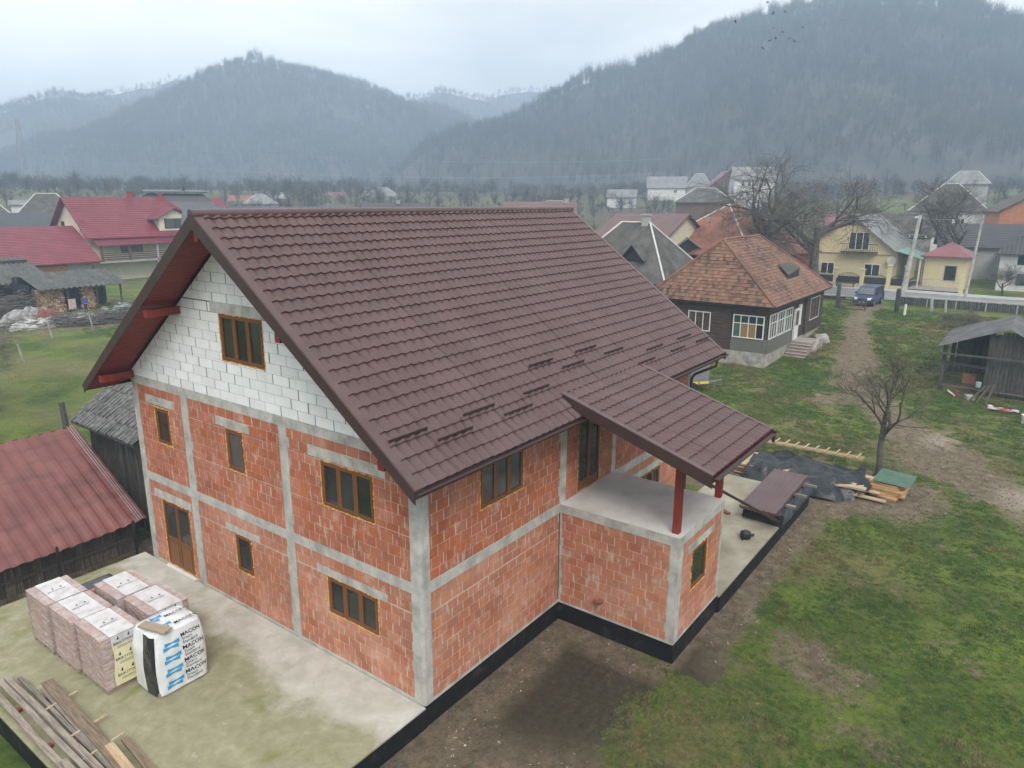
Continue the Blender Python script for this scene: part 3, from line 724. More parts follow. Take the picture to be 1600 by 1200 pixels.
def blade_mesh(name, n, h, spread, m, seed, wid=.006):
    r = random.Random(seed); mb = MB()
    for k in range(n):
        a = r.uniform(0, 6.28); d = r.random()**.7*spread; x, y = d*math.cos(a), d*math.sin(a); hh = h*r.uniform(.5, 1.1); b = r.uniform(0, 6.28); ln = r.uniform(.2, .9)*hh
        w = wid*r.uniform(.7, 1.4); ox, oy = w*math.cos(b), w*math.sin(b); tx, ty = ln*math.cos(b+1.57), ln*math.sin(b+1.57)
        mb.add([(x-ox,y-oy,-.01),(x+ox,y+oy,-.01),(x+ox*.7+tx*.4,y+oy*.7+ty*.4,hh*.6),(x-ox*.7+tx*.4,y-oy*.7+ty*.4,hh*.6),(x+tx,y+ty,hh)], [(0,1,2,3),(3,2,4)])
    return mb.mesh(name, m)
def make_grass():
    gmat = [mat('grass_green', [(.042,.11,.016),(.09,.175,.026)], .7, 2, rnd='O', rndamt=.35, spec=.25), mat('grass_olive', [(.085,.125,.025),(.14,.17,.042)], .7, 2, rnd='O', rndamt=.3, spec=.25), mat('grass_straw', [(.17,.135,.06),(.25,.205,.10)], .8, 2, rnd='O', rndamt=.3, spec=.2)]
    pr = []
    for i, gm in enumerate(gmat):
        for k in range(2): pr.append(blade_mesh('tuft', 26, (.075, .085, .10)[i], .13, gm, 10*i+k))
    n = 330000
    # positions, thinning with distance
    a_ = NR.random(n) < .8; x = np.where(a_, NR.uniform(-6, 66, n), NR.uniform(-4, 30, n)); y = np.where(a_, NR.uniform(-16, 8, n), NR.uniform(19, 60, n))
    d = np.hypot(x-CAM[0], y-CAM[1]); keep = NR.random(n) < np.clip(26/d, 0, 1)**1.5
    g, dry, wet, sand = ground_masks(x, y)
    cl = fbm(x*1.3+2, y*1.3, 83, 4); keep &= NR.random(n) < np.clip((cl-.27)*5, .12, 1)
    keep &= (NR.random(n) < np.clip((g-.28)*1.6, 0.01, 1)) & ~((x > 5.3) & (x < 17.9) & (y > -3.6)) & ~((x < 5.5) & (y > -.1)) & (sand < .4)
    keep &= ~((x > 39.8) & (x < 54.6) & (y > 5.2)) & ~((x > 40.4) & (y < -5.5) & (x < 47.5))
    keep &= ~((x > 18.6) & (x < 22.1) & (y > -6.6) & (y < 0))
    x, y, dry, d, g = x[keep], y[keep], dry[keep], d[keep], g[keep]; z = terrain(x, y); m = len(x)
    u = NR.random(m); big = fbm(x*.55, y*.55, 77, 3); pat = fbm(x*.3+4, y*.3, 79, 3)
    k = np.where(u < np.clip(dry*.35+np.clip((pat-.56)*5, 0, .6), 0, .75), 2, np.where(u < .15+.75*np.clip((big-.42)*4, 0, 1), 1, 0)); idx = k*2+NR.integers(0, 2, m)
    s = NR.uniform(.4, 1.05, m)*(.28+1.0*fbm(x*1.1, y*1.1, 78, 3))*np.clip(d/22, 1, 2.6)*(.55+.45*g)
    scatter('grass', 'short patchy lawn grass in front of the brick house', 'grass', np.stack([x,y,z],1), np.stack([np.zeros(m),np.zeros(m),NR.uniform(0,6.28,m)],1), np.stack([s,s,s*NR.uniform(.5,1.1,m)],1), idx, pr)
make_grass()
def rock_mesh(name, m, seed, flat=.6):
    bm = bmesh.new(); bmesh.ops.create_icosphere(bm, subdivisions=1, radius=1); r = random.Random(seed)
    for v in bm.verts: v.co *= r.uniform(.65, 1.15); v.co.z *= flat
    me = bpy.data.meshes.new(name); bm.to_mesh(me); bm.free(); me.materials.append(m); return me
def make_debris():
    ms = [mat('pale_stone', [(.30,.28,.25),(.48,.46,.43)], .9, 9), mat('brown_clod', [(.075,.06,.045),(.14,.115,.09)], .95, 9), mat('brick_chip', [(.34,.10,.05),(.45,.16,.09)], .9, 9), mat('wood_chip', [(.42,.34,.22),(.55,.47,.33)], .9, 9)]
    pr = [rock_mesh('stone', ms[0], 1), rock_mesh('clod', ms[1], 2), rock_mesh('chip', ms[2], 3, .4)]
    mb = MB(); mb.box(-1,1,-.2,.2,-.08,.08); pr.append(mb.mesh('splinter', ms[3])); pr.append(rock_mesh('clod2', ms[1], 7))
    n = 26000; x = np.where(NR.random(n) < .45, NR.uniform(-6, 9, n), NR.uniform(0, 30, n)); y = NR.uniform(-13, 1, n)
    g, dry, wet, sand = ground_masks(x, y)
    keep = (NR.random(n) < np.clip(1.05-g*1.5, .015, 1)) & (wet < .3+.4*NR.random(n)) & ~((x > 5.3) & (x < 17.85) & (y > -3.56)) & ~((x < 5.45) & (y > -.06))
    x, y = x[keep], y[keep]; m = len(x); z = terrain(x, y)
    idx = NR.choice(5, m, p=[.06,.42,.02,.035,.465]); s = .008+.022*NR.random(m)**4+.012*NR.random(m); s = np.where(idx == 3, s*1.7, s); s = np.where((idx == 1) | (idx == 4), s*1.5, s)
    scatter('gravel', 'small stones and clods on the bare soil by the house', 'gravel', np.stack([x,y,z+s*.2],1), np.stack([NR.uniform(-.3,.3,m),NR.uniform(-.3,.3,m),NR.uniform(0,6.28,m)],1), np.stack([s,s,s],1), idx, pr)
make_debris()
# ------------------------------------------------------------------ building materials on the terrace
M['clay'] = mat('pallet_clay', [(.34,.135,.085),(.46,.21,.14),(.55,.30,.22)], .85, 3, .003, 40, rnd='O', rndamt=.18)
M['orange'] = mat('bright_clay', [(.45,.13,.05),(.55,.18,.08)], .8, 5, rnd='O', rndamt=.15)
M['pallet'] = mat('pallet_wood', [(.22,.17,.11),(.34,.27,.19)], .85, 4, stretch=(1,1,1))
M['oldplank'] = mat('weathered_plank', [(.15,.125,.10),(.25,.215,.175),(.34,.30,.25)], .85, 3, .004, 25, stretch=(7,.6,7), coord='O', rnd='O', rndamt=.2)
M['brownplank'] = mat('brown_plank', [(.12,.085,.055),(.20,.15,.10),(.27,.21,.15)], .85, 3, .003, 25, stretch=(7,.6,7), coord='O', rnd='O', rndamt=.12)
M['newwood'] = mat('fresh_wood', [(.36,.25,.14),(.47,.35,.21),(.54,.43,.29)], .75, 3, .002, 25, stretch=(6,.7,6), coord='O', rnd='O', rndamt=.15)
def film_mat(name, col, op, lo=.42, hi=.68):
    m = bpy.data.materials.new(name); m.use_nodes = True; nt = m.node_tree; N = nt.nodes; L = nt.links; b = N['Principled BSDF']
    b.inputs['Base Color'].default_value = (*col, 1); b.inputs['Roughness'].default_value = .22
    ps = N.new('ShaderNodeNewGeometry').outputs['Position']; n = N.new('ShaderNodeTexNoise'); n.inputs['Scale'].default_value = 3.5; n.inputs['Detail'].default_value = 3
    mp = N.new('ShaderNodeMapping'); mp.inputs['Scale'].default_value = (1.5,1.2,4); L.new(ps, mp.inputs[0]); L.new(mp.outputs[0], n.inputs['Vector'])
    mr = N.new('ShaderNodeMapRange'); mr.inputs['From Min'].default_value = lo; mr.inputs['From Max'].default_value = hi; mr.inputs['To Min'].default_value = op*.75; mr.inputs['To Max'].default_value = min(1, op*1.35); L.new(n.outputs['Fac'], mr.inputs[0]); L.new(mr.outputs[0], b.inputs['Alpha'])
    bp = N.new('ShaderNodeBump'); bp.inputs['Distance'].default_value = .04; L.new(n.outputs['Fac'], bp.inputs['Height']); L.new(bp.outputs[0], b.inputs['Normal'])
    return m
M['film'] = film_mat('clear_wrap', (.66,.61,.60), .52)
M['label'] = mat('white_label_film', [(.48,.46,.47),(.62,.61,.62),(.70,.70,.71)], .35, 3, .01, 8)
M['ylabel'] = mat('yellowed_label_film', [(.66,.60,.32),(.74,.70,.48)], .4, 3, .006, 8)
M['ink'] = mat('black_ink', [(.012,.012,.012)], .5); M['blueink'] = mat('blue_ink', [(.02,.30,.60),(.03,.36,.66)], .4, 3)
def text_mesh(body, size, bold=.0, space=1.0):
    cu = bpy.data.curves.new('t', 'FONT'); cu.body = body; cu.size = size; cu.offset = bold; cu.space_character = space; cu.resolution_u = 2
    o = bpy.data.objects.new('t', cu); COL.objects.link(o); dg = bpy.context.evaluated_depsgraph_get(); dg.update()
    me = o.evaluated_get(dg).to_mesh(); vs = [tuple(v.co) for v in me.vertices]; fs = [tuple(p.vertices) for p in me.polygons]
    o.evaluated_get(dg).to_mesh_clear(); bpy.data.objects.remove(o); bpy.data.curves.remove(cu)
    return vs, fs
TX = {k: text_mesh(k, 1, b) for k, b in (('BRIKSTON', .0), ('MACON', .015), ('Smart', 0), ('Standard', 0))}
def put_text(mb, key, fn, u, v, size, m=0):
    vs, fs = TX[key]; mb.add([fn(u+p[0]*size, v+p[1]*size) for p in vs], fs, m)
def bird_mark(mb, fn, u, v, s, m=0):
    mb.add([fn(u+a*s, v+b*s) for a, b in ((0,.2),(.35,0),(.8,.1),(.55,.3),(.62,.75),(.42,.95),(.3,.6),(.25,.4))], [tuple(range(8))], m)
def brick_pallet(x0, x1, y0, y1, label, seed, top=1.36, yellow=True, wrap=True):
    r = random.Random(seed); cx, cy = (x0+x1)/2, (y0+y1)/2
    t = thing('brick_pallet', label, 'pallet', (cx, cy, 0), group='pallets of clay blocks on the terrace'); w, d = x1-x0, y1-y0
    mb = MB()
    for k in (-1, 0, 1): mb.box(-w/2, w/2, k*(d/2-.06)-.05, k*(d/2-.06)+.05, 0.002, .08)
    for k in range(5): a = -w/2+k*(w-.1)/4; mb.box(a, a+.1, -d/2, d/2, .081, .102)
    mb.build('pallet_base', M['pallet'], t)
    nx, ny, nz = 3, 5, 5; hz = (top-.106)/nz; bm_ = MB(); bm_.box(-.5,.5,-.5,.5,0,1); me = bm_.mesh('block', M['clay'])
    for i in range(nx):
        for j in range(ny):
            for k in range(nz):
                if i == 1 and 0 < j < ny-1 and k < nz-1: continue
                o = link('block', me, t, (-w/2+(i+.5)*w/nx+r.uniform(-.006,.006), -d/2+(j+.5)*d/ny+r.uniform(-.006,.006), .104+k*hz)); o.scale = (w/nx-.012, d/ny-.012, hz-.008)
    if not wrap: return t
    # shrink film pulled in between the layers
    mb = MB(); per = []
    n = 7
    for i in range(n): per.append((-w/2+w*i/n, -d/2))
    for i in range(n): per.append((w/2, -d/2+d*i/n))
    for i in range(n): per.append((w/2-w*i/n, d/2))
    for i in range(n): per.append((-w/2, d/2-d*i/n))
    rows = []
    for k in range(nz*4+1):
        z = .10+(top-.10)*k/(nz*4)+.01; f = k % 4
        rows.append([(p[0]*(1+.022+(.012 if f in (1,2) else -.006)*r.uniform(.3,1.3)), p[1]*(1+.016+(.012 if f in (1,2) else -.006)*r.uniform(.3,1.3)), z) for p in per+per[:1]])
        rows[-1][-1] = rows[-1][0]
    mb.grid(rows); g = []
    for i in range(n+1): g.append([(-w/2*1.02+w*1.02*i/n+.0, -d/2*1.02+d*1.02*j/n, top+.012+r.uniform(0,.012)) for j in range(n+1)])
    mb.grid(g); mb.build('wrap_film', M['film'], t, smooth=True)
    # printed strip over the top and down the front
    sx0, sx1 = -w*.28, w*.34
    fn_top = lambda u, v: (sx0+u, -d/2*1.03+v, top+.034)
    fn_fr = lambda u, v: (sx0+u, -d/2*1.03-.028, v)
    sw = sx1-sx0
    mb = MB(); mb.grid([[(sx0+sw*i/6, -d/2*1.03+d*1.03*j/8, top+.030+r.uniform(-.005,.002)) for j in range(9)] for i in range(7)])
    mb.grid([[(sx0+sw*i/6, -d/2*1.03-.022+r.uniform(-.003,.003), top+.03-(.24 if yellow else .34)*j/2) for j in range(3)] for i in range(7)])
    mb.build('label_strip', M['label'], t, smooth=True)
    if yellow:
        mb = MB(); mb.grid([[(sx0+sw*i/6+.03*math.sin(k), -d/2*1.03-.022+r.uniform(-.003,.003), top-.21-(top-.36)*k/6) for k in range(7)] for i in range(7)]); mb.build('label_strip', M['ylabel'], t, smooth=True)
    mb = MB(); s = sw/5.6
    zs = (top-.20, top-.60, top-1.0) if yellow else (top-.16,)
    for q, z in enumerate(zs):
        put_text(mb, 'BRIKSTON', fn_fr, .04, z, s*.92); bird_mark(mb, fn_fr, sw*.2, z+.11, .09); bird_mark(mb, fn_fr, sw*.62, z+.11, .09)
        for k in range(2): mb.add([fn_fr(u, v) for u, v in ((.12,z-.06-.035*k),(sw*.8,z-.06-.035*k),(sw*.8,z-.052-.035*k),(.12,z-.052-.035*k))], [(0,1,2,3)])
    put_text(mb, 'BRIKSTON', fn_top, .05, d*.45, s*.8); bird_mark(mb, fn_top, sw*.3, d*.45+.12, .08); bird_mark(mb, fn_top, sw*.62, d*.45+.12, .08)
    mb.build('print', M['ink'], t)
    return t
brick_pallet(-4.0, -3.08, 5.98, 7.22, 'wrapped clay block pallet with yellowed label, beside the white printed bag', 1)
brick_pallet(-4.05, -3.12, 7.28, 8.46, 'wrapped clay block pallet between two others in the outer row', 2, yellow=False)
brick_pallet(-4.08, -3.14, 8.55, 9.72, 'wrapped clay block pallet farthest from the white bag in the outer row', 3, yellow=False)
brick_pallet(-2.92, -1.98, 7.46, 8.66, 'wrapped clay block pallet next to the grey covered stack', 4, yellow=False)
brick_pallet(-2.80, -1.86, 6.16, 7.36, 'wrapped clay block pallet right behind the white printed bag', 5, yellow=False)
# grey covered low stack
t = thing('covered_pallet', 'low block stack covered with dark grey plastic sheet', 'pallet', (-2.55, 9.25, 0))
mb = MB(); mb.box(-.42,.42,-.5,.5,.0,.82); mb.build('block_stack', M['clay'], t)
mb = MB(); r = random.Random(3); n = 12; P = []
for i in range(n+1):
    row = []
    for j in range(n+1):
        u, v = -1.25+2.5*i/n, -1.25+2.5*j/n; e = max(abs(u), abs(v)); z = .97 if e <= 1 else .97-(e-1)*1.4; cu, cv = max(-1.03,min(1.03,u)), max(-1.03,min(1.03,v))
        row.append((cu*.47+r.uniform(-.01,.01), cv*.56+r.uniform(-.01,.01), z+r.uniform(-.012,.012)))
    P.append(row)
mb.grid(P); mb.build('cover_sheet', mat('grey_sheet', [(.035,.042,.05),(.06,.068,.078)], .38, 3, .02, 5), t, smooth=True)
bk = MB(); bk.box(-.15,.15,-.06,.06,0,.08); bme2 = bk.mesh('clay_block', M['orange'])
tag(link('clay_block', bme2, None, (-2.72,9.02,.985), .2), 'bright orange clay block holding down the grey plastic sheet', 'brick')
bk = MB(); bk.box(-.19,.19,-.06,.06,0,.3); tag(link('clay_block', bk.mesh('clay_block', M['orange']), None, (-1.95,10.0,.0), .5), 'orange clay block standing upright behind the grey covered stack', 'brick')
# white printed bag
t = thing('block_bag', 'white and blue printed foil bag over a stack of blocks', 'bag', (-2.78, 5.42, 0))
mb = MB(); mb.box(-.6,.6,-.5,.5,.0,.12); mb.build('pallet_base', M['pallet'], t)
BW, BD, BH = .63, .53, 1.46
def bag_pt(a, z):   # a in [0,4): around, starting at corner (-x,-y) going +x ; z height 0..1
    k = int(a) % 4; f = a-int(a); c = [(-1,-1),(1,-1),(1,1),(-1,1),(-1,-1)]
    x = c[k][0]*(1-f)+c[k+1][0]*f; y = c[k][1]*(1-f)+c[k+1][1]*f
    L4 = (abs(x)**7+abs(y)**7)**(1/7.); x, y = x/L4, y/L4
    zz = z*BH; sh = 1-.10*max(0, z-.72)/.28 if z > .72 else 1+.03*math.sin(z*4)
    wob = 1+.012*math.sin(a*9+z*5)+.010*math.sin(a*23-z*11)
    return Vector((x*BW*sh*wob, y*BD*sh*wob, .05+zz-.05*max(0, z-.85)/.15*(abs(x)**6+abs(y)**6)*.5))
na, nz = 64, 22
def bag_part(a0, a1, name, m, off=0., z0=0., z1=1.):
    mb = MB(); n = max(4, int((a1-a0)*16))
    mb.grid([[bag_pt(a0+(a1-a0)*i/n, z0+(z1-z0)*j/nz)*(1) + Vector((0,0,0)) for i in range(n+1)] for j in range(nz+1)]); return mb.build(name, m, t, smooth=True)
M['bag'] = mat('white_foil', [(.66,.68,.70),(.80,.82,.83)], .32, 2.5, .035, 4.5, bstretch=(1,1,.6))
M['blackfoil'] = mat('black_foil', [(.012,.013,.016),(.03,.032,.036)], .25, 3, .04, 5)
bag_part(.0, 3.56, 'foil', M['bag']); bag_part(3.56, 4.0, 'black_foil_gap', M['blackfoil'])
mb = MB(); g = []
for i in range(13):
    row = []
    for j in range(13):
        u, v = -1+i/6, -1+j/6; m_ = max(abs(u), abs(v)); L4 = (abs(u)**7+abs(v)**7)**(1/7.) if m_ > 0 else 1
        s = (m_/L4 if L4 > 0 else 1)*.90; row.append((u*BW*s, v*BD*s, .05+BH+.015-(.07*m_**6)+.03*math.sin(u*7+v*3)*math.sin(v*6)*(1-m_)))
    g.append(row)
mb.grid(g); mb.build('foil_top', M['bag'], t, smooth=True)
fn_bag = lambda u, v: bag_pt(u, v)*1.0+Vector((0,-.012,.0))
ink = MB(); blu = MB()
def bag_txt(key, u, v, s):
    vs, fs = TX[key]; ink.add([fn_bag(u+p[0]*s/1.2, v+p[1]*s/1.46+p[0]*s*.0) for p in vs], fs)
for k in range(4):
    v = .10+k*.215
    bag_txt('MACON', .52, v+.09, .135); bag_txt('Smart', .54, v+.03, .10); bag_txt('Standard', .54, v-.03, .10)
    for q in (0, 1):
        o = v+.0+q*.065
        for a, b in (((.16,-.02),(.16,.045)), ((.46,-.02),(.46,.045))): pass
        blu.add([fn_bag(uu, o+vv) for uu, vv in ((.18+q*.03,-.03),(.32+q*.03,-.006),(.46+q*.03,-.03),(.46+q*.03,.035),(.32+q*.03,.014),(.18+q*.03,.035))], [(0,1,4,5),(1,2,3,4)])
tf = lambda x, y: (x, y, .05+BH+.045)
for q in range(2):
    for s_ in (0, 1):
        ox, oy = -.36+s_*.1, -.30+q*.42+s_*.11
        blu.add([tf(ox+a, oy+b) for a, b in ((0,-.05),(.13,-.01),(.26,-.05),(.26,.05),(.13,.015),(0,.05))], [(0,1,4,5),(1,2,3,4)])
    vs, fs = TX['MACON']; ink.add([tf(.02+p[0]*.13, -.34+q*.42+p[1]*.13) for p in vs], fs)
ink.build('print', M['ink'], t); blu.build('logo_print', M['blueink'], t)
mb = MB(); mb.box(-.12,.12,-.38,.38,0,.04); o = tag(mb.build('board_offcut', mat('tan_board', [(.30,.24,.17),(.40,.33,.24)], .8, 4, stretch=(6,1,1), coord='O'), None, loc=(-3.14,5.22,1.575), rot=R(17)), 'short grey board lying on top of the white printed bag', 'board')
# lumber along the terrace edge
def plank(x0, y0, x1, y1, z, w, h, m, label, name='plank', z2=None, group='planks lying along the terrace edge'):
    a = Vector((x0,y0,z)); b = Vector((x1,y1,z if z2 is None else z2)); l = (b-a).length; mb = MB(); n = max(2, int(l/.5)); r = random.Random(int(abs(x0*977+y0*131)))
    for k in range(n):
        pass
    pts = []
    mb.grid([[(sx*w/2+.006*math.sin(k*1.3+x0)+r.uniform(-.003,.003), l*k/n, (0 if cz == 0 else h)+.005*math.sin(k*.9)) for sx, cz in ((-1,0),(1,0),(1,1),(-1,1),(-1,0))] for k in range(n+1)])
    mb.f += [(0,1,2,3), (5*n+3,5*n+2,5*n+1,5*n)]; mb.m += [0, 0]
    d = (b-a).normalized(); o = mb.build(name, M[m], None, loc=a, rot=(math.asin(d.z), 0, math.atan2(-d.x, d.y))); return tag(o, label, 'plank', group)
PG = [(-5.60,4.05,-5.52,8.25,.085,.13,.05,'oldplank','outermost weathered plank closest to the terrace edge, its end stepped'),
 (-5.57,2.2,-5.53,4.5,.14,.12,.05,'oldplank','pale short plank overlapping the outermost weathered plank'),
 (-5.38,1.5,-5.30,8.35,.085,.11,.055,'oldplank','second weathered plank from the terrace edge'),
 (-5.22,1.4,-5.17,8.30,.085,.11,.10,'oldplank','squared grey beam next to the weathered planks'),
 (-5.09,1.4,-4.98,8.12,.085,.08,.055,'oldplank','narrow pale plank on the inner side of the grey beam'),
 (-4.98,2.2,-4.70,7.35,.155,.24,.045,'brownplank','wide brown board resting on thin sticks'),
 (-5.03,2.6,-4.78,7.25,.10,.20,.045,'oldplank','grey board beneath the wide brown board'),
 (-5.02,1.6,-4.82,4.15,.205,.16,.045,'newwood','fresh yellow board on top of the brown board'),
 (-4.72,1.6,-4.50,4.2,.10,.14,.05,'brownplank','reddish brown board end beside the fresh yellow board')]
for p in PG: plank(*p)
bb = MB(); bb.box(-.08,.08,-.05,.05,.0,.075); bbm = bb.mesh('red_block', M['redpost'])
for k, (x, y, l) in enumerate(((-5.45,7.0,'under the outermost plank, far one'),(-5.50,5.3,'under the outermost plank, near one'),(-4.83,6.9,'under the far end of the wide brown board'),(-5.02,5.05,'between the pale plank and the brown board, far one'),(-4.95,4.55,'between the pale plank and the brown board, near one'),(-5.52,4.45,'under the stepped end of the outermost plank'),(-4.86,3.75,'nearest the fresh yellow board'))):
    tag(link('red_block', bbm, None, (x, y, .003), .15*k), 'small red wooden block '+l, 'block', 'red blocks under the planks')
for k, (x, y, a, l) in enumerate(((-4.83,6.45,.15,'under the far part of the brown board'),(-4.80,5.15,.1,'under the middle of the brown board'),(-4.85,4.3,.12,'under the near part of the brown board'))):
    mb = MB(); mb.box(-.42,.42,-.02,.02,0,.03); tag(mb.build('stick', M['newwood'], None, loc=(x,y,.118), rot=a), 'thin fresh wooden stick '+l, 'stick', 'sticks under the brown board')

# ------------------------------------------------------------------ behind the porch: sheets, tarp, timber
tag(MB() and (lambda mb: (mb.tube([(8.0,-2.75,3.52),(8.42,-2.82,3.30),(14.15,-3.5,.08)], [.045,.045,.05], 10), mb.tube([(14.1,-3.52,.09),(14.4,-3.5,.03)], [.07,.06], 10, 1), mb)[-1])(MB()).build('drain_pipe', [M['trim'], mat('white_blue_tape', [(.5,.55,.75),(.75,.78,.85)], .4, 20)]), 'loose brown drain pipe leaning from the balcony floor down to the terrace', 'pipe')
t = thing('black_bag', 'small black bag with a strap on the concrete terrace', 'bag', (12.45,-2.85,0))
mb = MB(); mb.tube([(0,0,0),(0,0,.10),(0,0,.2),(0,0,.26)], [.17,.19,.18,.1], 8); mb.build('bag_body', M['black'], t); mb = MB(); mb.tube([(-.18,0,.12),(-.28,.03,.2),(-.3,.02,.05),(-.22,0,.02)], .02, 6); mb.tube([(.15,-.1,.04),(.33,-.16,.03)], .05, 6); mb.build('strap', M['black'], t)
plank(13.9,-1.75,14.35,-1.05,.01,.16,.05,'redpost','short red stained board lying on the concrete terrace',group='boards on the far terrace')
# stack of roof sheets on a black covered base
t = thing('roof_sheet_stack', 'stack of brown metal tile sheets resting on a black covered base', 'roof sheets')
mb = MB(); P = []; r = random.Random(4)
for i in range(13):
    P.append([(13.95+4.0*i/12, -3.62+1.45*j/8, (.40 if 0 < j < 8 else .02)+.04*math.sin(i*1.7+j)+r.uniform(-.02,.02)) for j in range(9)])
mb.grid(P); mb.grid([[(13.92+.02*j+.25*z,-3.62+1.45*j/8,z) for z in (.0,.2,.40)] for j in range(9)]); mb.build('base_cover', M['blackfoil'], t, smooth=True)
ts = tile_sheet(6, .21, 12, amp=.02); tsm = ts.mesh('roof_sheet', M['roof'])
for k in range(3):
    o = link('roof_sheet', tsm, t); o.matrix_local = slope_matrix((17.95-.0*k, -2.1+.03*k, .98+k*.03), (0,-1,0), (-1,-.02,-.055)) @ Matrix.Translation((0,0,0)) if False else slope_matrix((13.65, -2.2+.02*k, .53+k*.028), (0,-1,.0), (1,.03,.012)); o.scale = (1,1,-1)
for k, (x, y) in enumerate(((14.9,-3.75),(16.1,-3.8),(17.3,-3.85))):
    mb = MB(); mb.box(x-.05, x+.05, y, y+1.6, .42, .50); mb.build('support_batten', M['oldplank'], t)
# timber pile
tmb = thing('timber_pile', 'pile of sawn boards half hidden under a dark tarpaulin', 'timber')
r = random.Random(12)
for k in range(28):
    lay = k // 8; q = k % 8; x = 19.4+q*.28+r.uniform(-.06,.06); y1 = -.1+r.uniform(-.4,.35); y0 = -4.7+r.uniform(-.5,.3)
    mb = MB(); mb.bar((x,y1,-.42+lay*.13),(x+r.uniform(-.1,.1),y0,-.42+lay*.13), r.uniform(.14,.3), r.uniform(.04,.09)); mb.build('board', M['newwood'], tmb)
for k in range(7):
    x = 21.45+(k % 4)*.13; mb = MB(); mb.bar((x,-.1-.1*k,.42+.05*(k//4)),(x+.1,-4.6,.44+.05*(k//4)),.05,.03); mb.build('batten', M['newwood'], tmb)
for k in range(10):
    y = -.6-k*.42; mb = MB(); mb.bar((21.35,y,.53),(22.05,y-.05,.55),.06,.035); mb.build('cross_batten', M['newwood'], tmb)
for k, (x0, y0, x1, y1, z) in enumerate(((19.7,-4.0,19.6,-5.9,-.40),(20.2,-4.3,20.1,-5.6,-.30),(20.9,-4.3,20.8,-5.4,.02),(20.6,-4.3,20.5,-5.3,-.12))):
    mb = MB(); mb.bar((x0,y0,z),(x1,y1,z),.25,.05); mb.build('board', M['newwood'], tmb)
M['tarp'] = mat('dark_tarpaulin', [(.008,.011,.014),(.018,.023,.028)], .38, 2, .10, 2.6)
mb = MB(); P = []
for i in range(41):
    row = []
    for j in range(31):
        u, v = i/40, j/30; y = -.55-4.5*u; x = 18.75+2.55*v+.12*math.sin(u*7); e = min(1, v/.22)
        z = -.48+(.60+.05*math.sin(u*9+v*4)+.04*math.sin(u*23-v*9))*(e**.8)+.10*max(0,(v-.5))
        z += .05*math.sin(v*16+u*12+2*math.sin(u*5))+.07*(abs(math.sin(u*19+v*5+1.5*math.sin(v*7)))-.6)+.05*(abs(math.sin(u*7-v*13))-.6)
        x -= .5*(1-e)*math.sin(u*11)*.3
        z -= .5*max(0, u-.82)/.18*(v < .75)*(1-v)
        row.append((x+(.9*max(0,.15-u) if v < .5 else 0), y+.2*math.sin(v*9)*u, z))
    P.append(row)
mb.grid(P); tag(mb.build('tarpaulin', M['tarp'], None, smooth=True), 'creased dark tarpaulin spread over the timber pile', 'tarpaulin')
mb = MB(); mb.box(-.07,.07,-.42,.42,0,.05); tag(mb.build('plank', M['newwood'], None, loc=(19.25,-4.1,-.05), rot=R(8)), 'short fresh board weighing down the dark tarpaulin', 'plank')
M['pb'] = mat('particle_board', [(.45,.27,.12),(.58,.38,.20)], .85, 6, .003, 40)
t = thing('board_stack', 'yellow board stack under a green corrugated sheet', 'boards'); r = random.Random(8)
for k in range(6):
    mb = MB(); mb.bar((20.9+r.uniform(-.1,.1),-5.15-r.random()*.2,-.45+k*.09),(20.75+r.uniform(-.1,.1),-6.5+r.random()*.3,-.45+k*.09),1.2-.08*k,.075,); mb.build('board', M['pb'], t)
mb = MB(); mb.grid([[(20.3+1.3*i/24, -5.25-1.3*j/4-.1*i/24, .13+.03*math.sin(i*1.57)+.12*i/24-.05*j/4) for j in range(5)] for i in range(25)])
tag(mb.build('corrugated_sheet', mat('green_sheet', [(.05,.12,.085),(.10,.18,.13)], .45, 3), None, smooth=True), 'green corrugated sheet lying on the yellow board stack', 'roof sheet')
# trailer behind the house
t = thing('box_trailer', 'small grey box trailer with a yellow stripe behind the house', 'trailer', (31.6,7.35,-.50), R(-40))
mb = MB(); mb.box(-1.0,1.0,-.75,.75,.45,1.9); mb.build('body', M['zinc'], t)
mb = MB(); mb.box(.4,1.006,-.76,.756,.48,.62); mb.box(-.9,.3,-.756,-.75,.48,.62); mb.build('stripe', mat('yellow_stripe', [(.75,.62,.05)], .5), t)
mb = MB(); mb.bar((1.0,.4,.42),(2.0,0,.42),.06,.06); mb.bar((1.0,-.4,.42),(2.0,0,.42),.06,.06); mb.bar((1.9,0,.42),(2.3,0,.45),.08,.08); mb.tube([(1.8,0,.4),(1.8,0,.02)], .03, 6); mb.build('drawbar', M['zinc'], t)
for s in (-1, 1):
    mb = MB(); mb.tube([(-.1,s*.78,.3),(-.1,s*.95,.3)], .3, 14); mb.build('wheel', M['black'], t)
mb = MB(); mb.tube([(-.1,-.78,.3),(-.1,.78,.3)], .04, 6); mb.box(-.95,.95,-.6,.6,.36,.45); mb.build('axle', M['zinc'], t)
